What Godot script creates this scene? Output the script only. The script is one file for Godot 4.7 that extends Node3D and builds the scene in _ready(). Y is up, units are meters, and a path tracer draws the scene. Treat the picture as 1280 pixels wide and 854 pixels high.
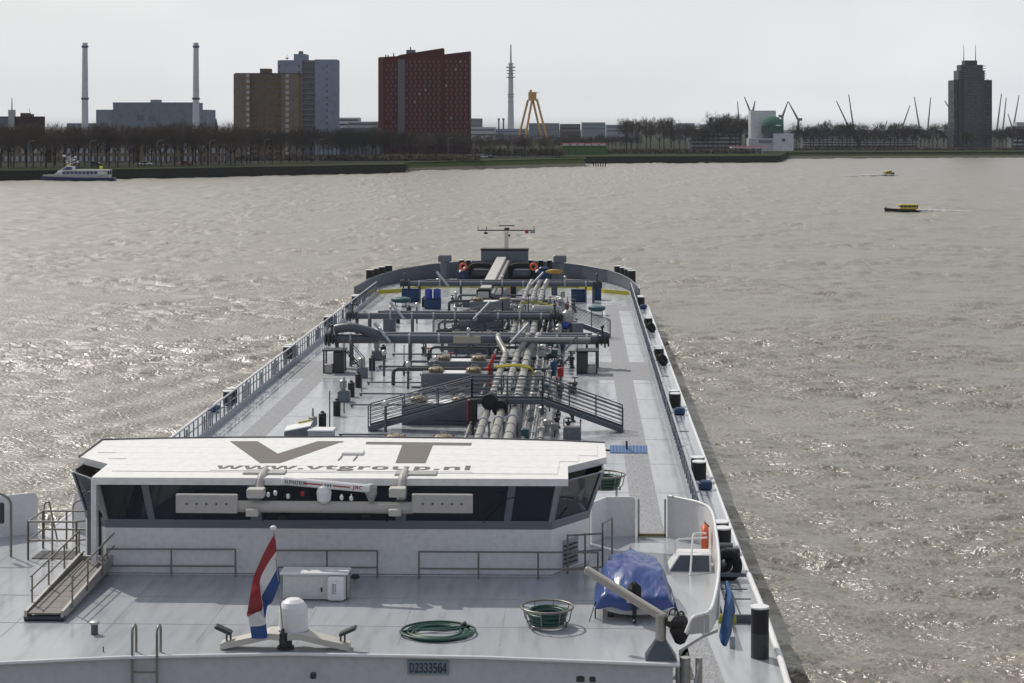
extends Node3D
# A tanker barge on a wide muddy river, seen from a bridge. y up, metres, ship's bow towards -z.
const DK := 2.0      # main deck above the water
const UD := 5.8      # roof deck of the aft deckhouse
const LAND := 3.0    # quay level
const FOC := 2300.0  # focal length in photograph pixels (1280 wide)
const DS := 1.2778
const HOR := 158.0   # row of the horizon
const EYE := 16.0    # camera above the water
const YAW := 0.03737
const CX := -6.6    # barge centre line
const ORD := ["first", "second", "third", "fourth", "fifth", "sixth", "seventh", "eighth", "ninth", "tenth", "eleventh", "twelfth"]
var M := {}
var count := {}
var T := Transform3D()
var rng := RandomNumberGenerator.new()
var cache := {}

# ---------- pixel helpers: a point on a level, a point on a transverse plane, a point at a depth ----------
func PL(px: float, py: float, y: float) -> Vector3:
	return at_depth(px, y, FOC * (EYE - y) / (py - HOR))
func PD(px: float, y: float, d: float) -> Vector3:
	return at_depth(px, y, d * DS)  # far distances are noted in units of DS metres
func at_depth(px: float, y: float, d: float) -> Vector3:
	var r := (px - 640.0) / FOC * d
	return Vector3(r * cos(YAW) - d * sin(YAW), y, -(r * sin(YAW) + d * cos(YAW)))
func PZ(px: float, py: float, z: float) -> Vector3:
	var k := (px - 640.0) / FOC
	var x := z * (sin(YAW) - k * cos(YAW)) / (cos(YAW) + k * sin(YAW))
	var d := -x * sin(YAW) - z * cos(YAW)
	return Vector3(x, EYE - (py - HOR) * d / FOC, z)
func YD(py: float, d: float) -> float:
	return EYE - (py - HOR) * d * DS / FOC

# ---------- nodes ----------
func numbered(n: String) -> String:
	count[n] = count.get(n, -1) + 1
	return n if count[n] == 0 else "%s_%03d" % [n, count[n]]
func tag(o: Node3D, label: String, category: String, group := "") -> Node3D:
	o.set_meta("label", label)
	o.set_meta("category", category)
	if group != "":
		o.set_meta("group", group)
	return o
func thing(called: String, label: String, category: String, at := Vector3.ZERO, group := "", turn := 0.0) -> Node3D:
	var o := Node3D.new()
	o.name = numbered(called)
	add_child(o)
	o.position = at
	o.rotation.y = turn
	tag(o, label, category, group)
	return o
func dup(src: Node3D, at: Vector3, label := "", turn := 0.0, sc := Vector3.ONE) -> Node3D:
	var base: String = src.name
	if base.length() > 4 and base[base.length() - 4] == "_" and base.right(3).is_valid_int():
		base = base.left(base.length() - 4)
	var o: Node3D = src.duplicate()
	o.name = numbered(base)
	add_child(o)
	o.position = at
	o.rotation.y = turn
	o.scale = sc
	if label != "":
		o.set_meta("label", label)
	return o
func S() -> SurfaceTool:
	var st := SurfaceTool.new()
	st.begin(Mesh.PRIMITIVE_TRIANGLES)
	return st
func put(st: SurfaceTool, called: String, m: String, parent: Node, label := "") -> MeshInstance3D:
	var o := MeshInstance3D.new()
	o.mesh = st.commit()
	return put_mesh(o, called, m, parent, label)
func put_mesh(o: MeshInstance3D, called: String, m: String, parent: Node, label := "") -> MeshInstance3D:
	o.material_override = M[m]
	o.name = called if parent != self else numbered(called)
	parent.add_child(o, true)
	if label != "":
		o.set_meta("label", label)
	return o
func again(mesh: Mesh, at: Vector3, called: String, m: String, parent: Node) -> MeshInstance3D:
	var o := MeshInstance3D.new()
	o.mesh = mesh
	o.position = at
	return put_mesh(o, called, m, parent)
func structure(o: Node3D) -> Node3D:
	o.set_meta("kind", "structure")
	return o
func stuff(o: Node3D) -> Node3D:
	o.set_meta("kind", "stuff")
	return o

# ---------- shapes (all pass through T) ----------
func tri(st: SurfaceTool, a: Vector3, b: Vector3, c: Vector3, na := Vector3.ZERO, nb := Vector3.ZERO, nc := Vector3.ZERO) -> void:
	# a b c counter-clockwise seen from outside
	var n := (b - a).cross(c - a).normalized()
	st.set_normal(T.basis * (n if na == Vector3.ZERO else na)); st.add_vertex(T * a)
	st.set_normal(T.basis * (n if nc == Vector3.ZERO else nc)); st.add_vertex(T * c)
	st.set_normal(T.basis * (n if nb == Vector3.ZERO else nb)); st.add_vertex(T * b)
func quad(st: SurfaceTool, a: Vector3, b: Vector3, c: Vector3, d: Vector3) -> void:
	tri(st, a, b, c); tri(st, a, c, d)
func hexa(st: SurfaceTool, p: Array) -> void:
	# p[0..3] bottom, counter-clockwise from above; p[4..7] top
	quad(st, p[3], p[2], p[1], p[0]); quad(st, p[4], p[5], p[6], p[7])
	for i in 4:
		var j := (i + 1) % 4
		quad(st, p[i], p[j], p[j + 4], p[i + 4])
func box(st: SurfaceTool, c: Vector3, s: Vector3, b := Basis()) -> void:
	var h := s * 0.5
	var p := []
	for y in [-1, 1]:
		for q in [[-1, 1], [1, 1], [1, -1], [-1, -1]]:
			p.append(c + b * Vector3(q[0] * h.x, y * h.y, q[1] * h.z))
	hexa(st, p)
func bbox(st: SurfaceTool, c: Vector3, s: Vector3, r := 0.02, b := Basis()) -> void:
	# box with chamfered edges
	var h := s * 0.5
	var ring := func(y: float, i: float) -> Array:
		var a := []
		for q in [[-h.x + i, h.z - i - r], [-h.x + i + r, h.z - i], [h.x - i - r, h.z - i], [h.x - i, h.z - i - r], [h.x - i, -h.z + i + r], [h.x - i - r, -h.z + i], [-h.x + i + r, -h.z + i], [-h.x + i, -h.z + i + r]]:
			a.append(c + b * Vector3(q[0], y, q[1]))
		return a
	var L := [ring.call(-h.y, r), ring.call(-h.y + r, 0.0), ring.call(h.y - r, 0.0), ring.call(h.y, r)]
	for k in 3:
		for i in 8:
			var j := (i + 1) % 8
			quad(st, L[k][i], L[k][j], L[k + 1][j], L[k + 1][i])
	for i in range(1, 7):
		tri(st, L[3][0], L[3][i], L[3][i + 1]); tri(st, L[0][0], L[0][i + 1], L[0][i])
func frame_of(d: Vector3) -> Array:
	var u := d.cross(Vector3.UP if absf(d.y) < 0.9 else Vector3.RIGHT).normalized()
	return [u, u.cross(d).normalized()]
func cyl(st: SurfaceTool, a: Vector3, b: Vector3, r0: float, r1 := -1.0, n := 10, caps := true) -> void:
	if r1 < 0.0:
		r1 = r0
	var d := (b - a).normalized()
	var f := frame_of(d)
	for i in n:
		var t0 := TAU * i / n
		var t1 := TAU * (i + 1) / n
		var e0: Vector3 = f[0] * cos(t0) + f[1] * sin(t0)
		var e1: Vector3 = f[0] * cos(t1) + f[1] * sin(t1)
		# (u, v=u x d): going u->v turns against d
		var A := a + e0 * r0
		var B := a + e1 * r0
		var C := b + e1 * r1
		var D := b + e0 * r1
		if r0 > 1e-5:
			tri(st, B, A, C, e1, e0, e1)
		if r1 > 1e-5:
			tri(st, A, D, C, e0, e0, e1)
		if caps:
			if r1 > 1e-5: tri(st, b, C, D)
			if r0 > 1e-5: tri(st, a, A, B)
func tube(st: SurfaceTool, pts: Array, r: float, n := 8, caps := true, closed := false) -> void:
	var rings := []
	var u := Vector3.ZERO
	var m := pts.size()
	for i in m:
		var prev: Vector3 = pts[(i - 1 + m) % m] if closed else pts[maxi(i - 1, 0)]
		var nxt: Vector3 = pts[(i + 1) % m] if closed else pts[mini(i + 1, m - 1)]
		var d := (nxt - prev).normalized()
		u = frame_of(d)[0] if u == Vector3.ZERO else (u - d * u.dot(d)).normalized()
		var v := u.cross(d)
		var ring := []
		for k in n:
			ring.append(u * cos(TAU * k / n) + v * sin(TAU * k / n))
		rings.append(ring)
	for i in (m if closed else m - 1):
		var i2 := (i + 1) % m
		for k in n:
			var k2 := (k + 1) % n
			var A: Vector3 = rings[i][k]
			var B: Vector3 = rings[i][k2]
			var C: Vector3 = rings[i2][k2]
			var D: Vector3 = rings[i2][k]
			var p: Vector3 = pts[i]
			var q: Vector3 = pts[i2]
			tri(st, p + B * r, p + A * r, q + C * r, B, A, C)
			tri(st, p + A * r, q + D * r, q + C * r, A, D, C)
	if caps and not closed:
		for k in n:
			var k2 := (k + 1) % n
			tri(st, pts[m - 1], pts[m - 1] + rings[m - 1][k2] * r, pts[m - 1] + rings[m - 1][k] * r)
			tri(st, pts[0], pts[0] + rings[0][k] * r, pts[0] + rings[0][k2] * r)
func bend(pts: Array, r: float, steps := 5) -> Array:
	# rounds the corners of a polyline
	var out := [pts[0]]
	for i in range(1, pts.size() - 1):
		var p: Vector3 = pts[i]
		var a: Vector3 = p + (pts[i - 1] - p).limit_length(r)
		var b: Vector3 = p + (pts[i + 1] - p).limit_length(r)
		for k in steps + 1:
			var t := float(k) / steps
			out.append(a.lerp(p, t).lerp(p.lerp(b, t), t))
	out.append(pts[-1])
	return out
func lathe(st: SurfaceTool, c: Vector3, prof: Array, n := 16) -> void:
	# prof: Vector2(radius, height) from the bottom up
	for i in prof.size() - 1:
		var p: Vector2 = prof[i]
		var q: Vector2 = prof[i + 1]
		var sl := Vector2(q.y - p.y, p.x - q.x).normalized()
		for k in n:
			var t0 := TAU * k / n
			var t1 := TAU * (k + 1) / n
			var e0 := Vector3(cos(t0), 0, -sin(t0))
			var e1 := Vector3(cos(t1), 0, -sin(t1))
			var n0 := e0 * sl.x + Vector3.UP * sl.y
			var n1 := e1 * sl.x + Vector3.UP * sl.y
			var A := c + e0 * p.x + Vector3.UP * p.y
			var B := c + e1 * p.x + Vector3.UP * p.y
			var C := c + e1 * q.x + Vector3.UP * q.y
			var D := c + e0 * q.x + Vector3.UP * q.y
			if p.x > 1e-5: tri(st, A, B, C, n0, n1, n1)
			if q.x > 1e-5: tri(st, A, C, D, n0, n1, n0)
func ball(st: SurfaceTool, c: Vector3, r: Vector3, rings := 7, n := 12) -> void:
	for i in rings:
		var a0 := -PI / 2 + PI * i / rings
		var a1 := -PI / 2 + PI * (i + 1) / rings
		for k in n:
			var P := []
			for q in [[a0, k], [a0, k + 1], [a1, k + 1], [a1, k]]:
				var t: float = TAU * q[1] / n
				P.append(Vector3(cos(q[0]) * cos(t), sin(q[0]), -cos(q[0]) * sin(t)))
			if i > 0: tri(st, c + P[0] * r, c + P[1] * r, c + P[2] * r, P[0], P[1], P[2])
			if i < rings - 1: tri(st, c + P[0] * r, c + P[2] * r, c + P[3] * r, P[0], P[2], P[3])
func torus(st: SurfaceTool, c: Vector3, R: float, r: float, ax := Vector3.UP, n := 20, k := 8, sx := 1.0) -> void:
	var f := frame_of(ax)
	var pts := []
	for i in n:
		pts.append(c + f[0] * cos(TAU * i / n) * R * sx + f[1] * sin(TAU * i / n) * R)
	tube(st, pts, r, k, false, true)
func prism(st: SurfaceTool, poly: Array, y0: float, y1: float, top := true, bottom := true, sides := true) -> void:
	# poly: Vector2(x, z)
	var pv := PackedVector2Array(poly)
	var area := 0.0
	for i in pv.size():
		var q := pv[(i + 1) % pv.size()]
		area += pv[i].x * q.y - q.x * pv[i].y
	if area > 0.0:  # make it counter-clockwise seen from above (z points down the page)
		pv.reverse()
	var ix := Geometry2D.triangulate_polygon(pv)
	for k in range(0, ix.size(), 3):
		var a := pv[ix[k]]
		var b := pv[ix[k + 1]]
		var c := pv[ix[k + 2]]
		if (b.x - a.x) * (c.y - a.y) - (b.y - a.y) * (c.x - a.x) > 0.0:
			var s := b; b = c; c = s
		if top: tri(st, Vector3(a.x, y1, a.y), Vector3(b.x, y1, b.y), Vector3(c.x, y1, c.y))
		if bottom: tri(st, Vector3(a.x, y0, a.y), Vector3(c.x, y0, c.y), Vector3(b.x, y0, b.y))
	if sides:
		for i in pv.size():
			var a := pv[i]
			var b := pv[(i + 1) % pv.size()]
			quad(st, Vector3(a.x, y0, a.y), Vector3(b.x, y0, b.y), Vector3(b.x, y1, b.y), Vector3(a.x, y1, a.y))
func wall(st: SurfaceTool, line: Array, h0: Array, h1: Array, th: float) -> void:
	# an upright sheet along a plan line (Vector2 x, z) from heights h0 to h1, th thick
	var nrm := []
	for i in line.size():
		var a: Vector2 = line[maxi(i - 1, 0)]
		var b: Vector2 = line[mini(i + 1, line.size() - 1)]
		nrm.append((b - a).normalized().orthogonal() * th * 0.5)
	for i in line.size() - 1:
		var p := []
		for H in [h0, h1]:
			for q in [[i, 1], [i, -1], [i + 1, -1], [i + 1, 1]]:
				var v: Vector2 = line[q[0]] + nrm[q[0]] * q[1]
				p.append(Vector3(v.x, H[q[0]], v.y))
		# order so that the bottom runs counter-clockwise from above
		var e1: Vector3 = p[1] - p[0]
		var e2: Vector3 = p[3] - p[0]
		if e1.cross(e2).y < 0.0:
			p = [p[0], p[3], p[2], p[1], p[4], p[7], p[6], p[5]]
		hexa(st, p)
func text_on(called: String, words: String, m: String, parent: Node, width: float, height: float, depth: float, tr: Transform3D, face := "Droid Sans", heavy := 700) -> MeshInstance3D:
	var tm := TextMesh.new()
	var f := SystemFont.new()
	f.font_names = PackedStringArray([face])
	f.font_weight = heavy
	tm.font = f
	tm.text = words
	tm.font_size = 64
	tm.pixel_size = 0.01
	tm.depth = 0.01
	var bb := tm.get_aabb()
	var o := MeshInstance3D.new()
	o.mesh = tm
	o.transform = tr * Transform3D(Basis.from_scale(Vector3(width / maxf(bb.size.x, 0.01), height / maxf(bb.size.y, 0.01), depth / 0.01)), Vector3.ZERO)
	o.transform = o.transform * Transform3D(Basis(), -bb.get_center())
	return put_mesh(o, called, m, parent)

# ---------- materials ----------
func grain(seed_: int, freq: float, ramp: Array, size := 512, kind := FastNoiseLite.TYPE_SIMPLEX_SMOOTH, oct := 5) -> NoiseTexture2D:
	var n := FastNoiseLite.new()
	n.seed = seed_
	n.noise_type = kind
	n.frequency = freq
	n.fractal_octaves = oct
	var t := NoiseTexture2D.new()
	t.width = size
	t.height = size
	t.seamless = true
	t.noise = n
	var g := Gradient.new()
	var offs := PackedFloat32Array()
	var cols := PackedColorArray()
	for r in ramp:
		offs.append(r[0])
		cols.append(Color(r[1], r[1], r[1]) if r[1] is float else r[1])
	g.offsets = offs
	g.colors = cols
	t.color_ramp = g
	return t
func mat(key: String, c: Array, rough := 0.6, metal := 0.0, tex: Texture2D = null, scale := 0.5, spec := 0.5) -> StandardMaterial3D:
	var m := StandardMaterial3D.new()
	m.albedo_color = Color(c[0], c[1], c[2]).linear_to_srgb()
	m.roughness = rough
	m.metallic = metal
	m.metallic_specular = spec
	m.resource_name = key
	if tex:
		m.albedo_texture = tex
		m.uv1_triplanar = true
		m.uv1_world_triplanar = true
		m.uv1_scale = Vector3.ONE * scale
	M[key] = m
	return m

func _ready() -> void:
	rng.seed = 7
	# ----- camera: level, lens shifted down -----
	var cam := Camera3D.new()
	cam.name = "camera"
	cam.projection = Camera3D.PROJECTION_FRUSTUM
	cam.near = 0.5
	cam.far = 9000.0
	cam.size = 0.5 * 854.0 / FOC
	cam.frustum_offset = Vector2(0, -0.5 * (427.0 - HOR) / FOC)
	cam.position = Vector3(0, EYE, 0)
	cam.rotation.y = YAW
	add_child(cam)
	cam.current = true
	# ----- sky, sun, exposure -----
	var sky := ProceduralSkyMaterial.new()
	sky.sky_top_color = Color(0.18, 0.225, 0.34).linear_to_srgb()
	sky.sky_horizon_color = Color(0.885, 0.905, 0.925).linear_to_srgb()
	sky.sky_curve = 0.30
	sky.ground_bottom_color = Color(0.25, 0.24, 0.22).linear_to_srgb()
	sky.ground_horizon_color = Color(0.735, 0.74, 0.75).linear_to_srgb()
	sky.sun_angle_max = 80.0
	sky.sun_curve = 0.8
	sky.sky_cover = cloud_cover()
	sky.sky_cover_modulate = Color(1, 1, 1, 0.28)
	var env := Environment.new()
	env.background_mode = Environment.BG_SKY
	env.sky = Sky.new()
	env.sky.sky_material = sky
	env.tonemap_mode = Environment.TONE_MAPPER_LINEAR
	env.tonemap_exposure = 1.0
	env.fog_enabled = true
	env.fog_density = 0.00006
	env.fog_light_color = Color(0.80, 0.83, 0.87)
	env.sdfgi_enabled = true
	env.ssao_enabled = true
	env.ssil_enabled = true
	var we := WorldEnvironment.new()
	we.name = "environment"
	we.environment = env
	add_child(we)
	var sun := DirectionalLight3D.new()
	sun.name = "sun"
	sun.light_energy = 0.93
	sun.light_color = Color(1.0, 0.98, 0.945)
	sun.light_angular_distance = 0.6
	sun.shadow_enabled = true
	add_child(sun)
	var towards := Vector3(0.62, -1.0, 0.72)
	sun.basis = Basis.looking_at(towards, Vector3.UP)
	materials()
	# ----- the setting -----
	water()
	land()
	# ----- the barge and what stands on it -----
	bridge()
	barge()
	wheelhouse()
	upper_deck()
	side_rails()
	bollards()
	pipes()
	catwalks()
	deck_fittings()
	foredeck()
	# ----- far shore -----
	trees()
	buildings()
	skyline()
	boats()
	street_things()

func cloud_cover() -> ImageTexture:
	# thin high streaks of cloud in a hazy sky, all round
	var n := FastNoiseLite.new()
	n.seed = 31
	n.frequency = 1.0
	n.fractal_octaves = 5
	var w := 1024
	var h := 512
	var im := Image.create(w, h, false, Image.FORMAT_RGBA8)
	for j in h / 2:
		var el := PI / 2 - PI * (j + 0.5) / h
		for i in w:
			var az := TAU * i / w
			var d := Vector3(cos(az) * cos(el), sin(el) * 5.0, sin(az) * cos(el))
			var v := n.get_noise_3d(d.x * 5.5, d.y * 2.2, d.z * 5.5)
			var a := clampf((v - 0.06) * 1.5, 0.0, 1.0)
			im.set_pixel(i, j, Color(0.62, 0.61, 0.60, a))
	return ImageTexture.create_from_image(im)

func materials() -> void:
	var fine := grain(3, 0.02, [[0.0, 0.93], [0.5, 0.98], [1.0, 1.0]])
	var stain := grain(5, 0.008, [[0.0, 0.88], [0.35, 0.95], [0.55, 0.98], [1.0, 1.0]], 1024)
	var speck := grain(9, 0.12, [[0.0, 0.55], [0.45, 0.85], [0.6, 1.0], [1.0, 1.0]], 512, FastNoiseLite.TYPE_VALUE, 3)
	var rough_n := grain(12, 0.012, [[0.0, 0.45], [0.5, 0.75], [1.0, 1.0]])
	# painted steel
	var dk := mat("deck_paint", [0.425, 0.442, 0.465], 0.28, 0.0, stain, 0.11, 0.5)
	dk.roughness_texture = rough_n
	dk.uv1_scale = Vector3(0.30, 0.2, 0.045)  # stretched into streaks: dirt together with painted-in reflections
	mat("antislip", [0.36, 0.365, 0.38], 0.85, 0.0, speck, 0.6)
	mat("white_paint", [0.78, 0.78, 0.78], 0.38, 0.0, fine, 0.5)
	mat("wall_grey", [0.50, 0.505, 0.53], 0.42, 0.0, fine, 0.4)
	mat("roof_white", [0.80, 0.795, 0.775], 0.42, 0.0, fine, 0.35)
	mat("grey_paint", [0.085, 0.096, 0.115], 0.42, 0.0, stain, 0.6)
	mat("grey_light", [0.33, 0.35, 0.385], 0.42, 0.0, stain, 0.5)
	mat("grey_dark", [0.042, 0.045, 0.05], 0.45, 0.0, stain, 0.7)
	mat("hull_grey", [0.12, 0.132, 0.155], 0.42, 0.0, stain, 0.21)
	mat("hull_side", [0.05, 0.055, 0.07], 0.4, 0.0, stain, 0.2)  # dark tone chosen so the unseen side darkens its reflection in the water
	mat("window_grey", [0.17, 0.185, 0.215], 0.4)
	mat("black", [0.008, 0.008, 0.009], 0.55, 0.0, fine, 1.2)
	mat("rubber", [0.008, 0.008, 0.008], 0.8, 0.0, fine, 1.5)
	mat("steel", [0.55, 0.535, 0.51], 0.33, 0.9, fine, 1.0)
	mat("rail_steel", [0.24, 0.225, 0.205], 0.4, 0.6)
	mat("galvanised", [0.42, 0.415, 0.40], 0.45, 0.55, stain, 0.9)
	mat("clad_pipe", [0.33, 0.32, 0.30], 0.42, 0.25, stain, 0.8)
	mat("brass", [0.22, 0.18, 0.11], 0.5, 0.35, stain, 1.4)
	mat("tan_arm", [0.46, 0.44, 0.41], 0.5, 0.0, fine, 0.8)
	mat("locker_white", [0.62, 0.62, 0.60], 0.5, 0.0, fine, 0.9)
	mat("dome_white", [0.74, 0.74, 0.74], 0.4)
	mat("mast_beige", [0.50, 0.48, 0.44], 0.5)
	mat("boat_white", [0.62, 0.62, 0.61], 0.4)
	mat("boom_beige", [0.36, 0.345, 0.315], 0.5, 0.0, fine, 0.8)
	mat("gang_grey", [0.20, 0.185, 0.165], 0.7, 0.0, stain, 1.0)
	mat("grey_warm", [0.45, 0.44, 0.44], 0.5)
	mat("rail_grey", [0.11, 0.122, 0.15], 0.45)
	mat("rail_light", [0.36, 0.38, 0.41], 0.4)
	mat("rope", [0.10, 0.085, 0.06], 0.95)
	mat("boom_pale", [0.50, 0.48, 0.45], 0.5, 0.0, fine, 0.6)
	mat("mast_cream", [0.66, 0.62, 0.55], 0.5)
	mat("brick_red_mid", [0.10, 0.02, 0.015], 0.9)
	mat("cladding_grey", [0.11, 0.105, 0.11], 0.7)
	mat("pane_red", [0.10, 0.022, 0.020], 0.4)
	mat("pane_mid", [0.2, 0.18, 0.18], 0.4)
	mat("car_white", [0.6, 0.6, 0.6], 0.3)
	mat("car_dark", [0.03, 0.035, 0.045], 0.3)
	mat("car_red", [0.16, 0.015, 0.015], 0.3)
	mat("pane_dim", [0.05, 0.055, 0.065], 0.3)
	mat("plaster_dull", [0.45, 0.45, 0.46], 0.85, 0.0, stain, 0.05)
	mat("drum_green", [0.035, 0.07, 0.06], 0.7)
	mat("hedge_dark", [0.03, 0.07, 0.02], 0.8)
	mat("telecom", [0.45, 0.44, 0.46], 0.85)
	mat("telecom_dark", [0.20, 0.20, 0.22], 0.85)
	mat("yellow_sign", [0.55, 0.50, 0.05], 0.5)
	mat("tan_paint", [0.34, 0.315, 0.24], 0.55)
	mat("letter_grey", [0.135, 0.122, 0.112], 0.75, 0.0, fine, 0.8)
	mat("plate_blue", [0.030, 0.050, 0.085], 0.5)
	mat("plate_pale", [0.20, 0.235, 0.26], 0.5)
	mat("sticker_grey", [0.2, 0.2, 0.22], 0.6)
	mat("yellow", [0.50, 0.45, 0.03], 0.5, 0.0, fine, 0.6)
	mat("gold_yellow", [0.50, 0.30, 0.045], 0.5)
	mat("ochre", [0.36, 0.21, 0.04], 0.6)
	mat("red", [0.36, 0.018, 0.022], 0.45)
	mat("orange", [0.62, 0.115, 0.035], 0.5)
	mat("blue", [0.010, 0.040, 0.115], 0.5, 0.0, fine, 1.0)
	mat("blue_bright", [0.02, 0.045, 0.26], 0.4)
	mat("teal", [0.015, 0.075, 0.085], 0.5)
	mat("hose_green", [0.022, 0.075, 0.055], 0.42, 0.0, fine, 2.0)
	mat("tarp_blue", [0.042, 0.078, 0.25], 0.3, 0.0, fine, 0.9)
	mat("tarp_sky", [0.005, 0.07, 0.22], 0.55, 0.0, fine, 0.9)
	mat("flag_red", [0.26, 0.006, 0.018], 0.8)
	mat("flag_white", [0.66, 0.65, 0.66], 0.8)
	mat("flag_blue", [0.006, 0.05, 0.22], 0.8)
	for k in ["flag_red", "flag_white", "flag_blue"]:
		var fm: StandardMaterial3D = M[k]
		fm.backlight_enabled = true
		fm.backlight = Color(0.16, 0.16, 0.16)
		fm.cull_mode = BaseMaterial3D.CULL_DISABLED
	mat("solar", [0.10, 0.20, 0.42], 0.2)
	mat("scanner_white", [0.75, 0.75, 0.74], 0.35)
	var gl := mat("glass_dark", [0.030, 0.036, 0.045], 0.04)
	gl.transparency = BaseMaterial3D.TRANSPARENCY_ALPHA
	gl.albedo_color.a = 0.82
	mat("interior", [0.05, 0.048, 0.045], 0.8)
	# shore
	var shore_from := M.size()
	mat("quay", [0.030, 0.026, 0.021], 0.9, 0.0, stain, 0.05)
	mat("bank_stone", [0.13, 0.12, 0.095], 0.95, 0.0, stain, 0.07)
	mat("grass", [0.042, 0.056, 0.016], 0.95, 0.0, stain, 0.03)
	mat("soil", [0.032, 0.033, 0.022], 0.95, 0.0, stain, 0.02)
	mat("bark", [0.024, 0.020, 0.016], 0.9)
	mat("twig", [0.105, 0.082, 0.062], 0.9)
	mat("twig_pale", [0.065, 0.053, 0.040], 0.9)
	mat("brick_brown", [0.155, 0.105, 0.062], 0.9, 0.0, stain, 0.05)
	mat("brick_pale", [0.19, 0.15, 0.105], 0.9, 0.0, stain, 0.04)
	mat("brick_dark", [0.075, 0.052, 0.034], 0.9, 0.0, stain, 0.06)
	mat("brick_red", [0.078, 0.010, 0.009], 0.9, 0.0, stain, 0.05)
	mat("brick_red_dark", [0.040, 0.012, 0.010], 0.9)
	mat("concrete_blue", [0.25, 0.275, 0.345], 0.85, 0.0, stain, 0.03)
	mat("concrete_grey", [0.15, 0.15, 0.155], 0.85, 0.0, stain, 0.04)
	mat("concrete_pale", [0.44, 0.435, 0.44], 0.85, 0.0, stain, 0.04)
	mat("plaster_white", [0.62, 0.62, 0.63], 0.85, 0.0, stain, 0.05)
	mat("cladding_blue", [0.15, 0.17, 0.21], 0.7, 0.0, stain, 0.02)
	mat("cladding_mid", [0.20, 0.22, 0.26], 0.7, 0.0, stain, 0.03)
	mat("chimney", [0.60, 0.59, 0.62], 0.85, 0.0, stain, 0.03)
	mat("chimney_band", [0.10, 0.11, 0.15], 0.8)
	mat("tower_dark", [0.012, 0.015, 0.021], 0.5, 0.0, stain, 0.05)
	mat("tower_mid", [0.026, 0.030, 0.040], 0.5)
	mat("pane_dark", [0.018, 0.02, 0.026], 0.15)
	mat("pane_grey", [0.10, 0.11, 0.125], 0.2)
	mat("pane_light", [0.34, 0.35, 0.37], 0.35)
	mat("copper_green", [0.06, 0.155, 0.105], 0.7, 0.0, stain, 0.1)
	mat("hedge_green", [0.07, 0.14, 0.04], 0.8)
	mat("crane_yellow", [0.52, 0.27, 0.035], 0.6)
	mat("crane_grey", [0.20, 0.21, 0.225], 0.7)
	mat("taxi_yellow", [0.52, 0.42, 0.05], 0.4)
	mat("ferry_blue", [0.02, 0.03, 0.10], 0.4)
	mat("foam", [0.70, 0.69, 0.66], 0.9)
	mat("red_trim", [0.35, 0.04, 0.05], 0.6)
	for k in M.keys().slice(shore_from):
		if M[k].roughness > 0.65:
			M[k].metallic_specular = 0.12

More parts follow.
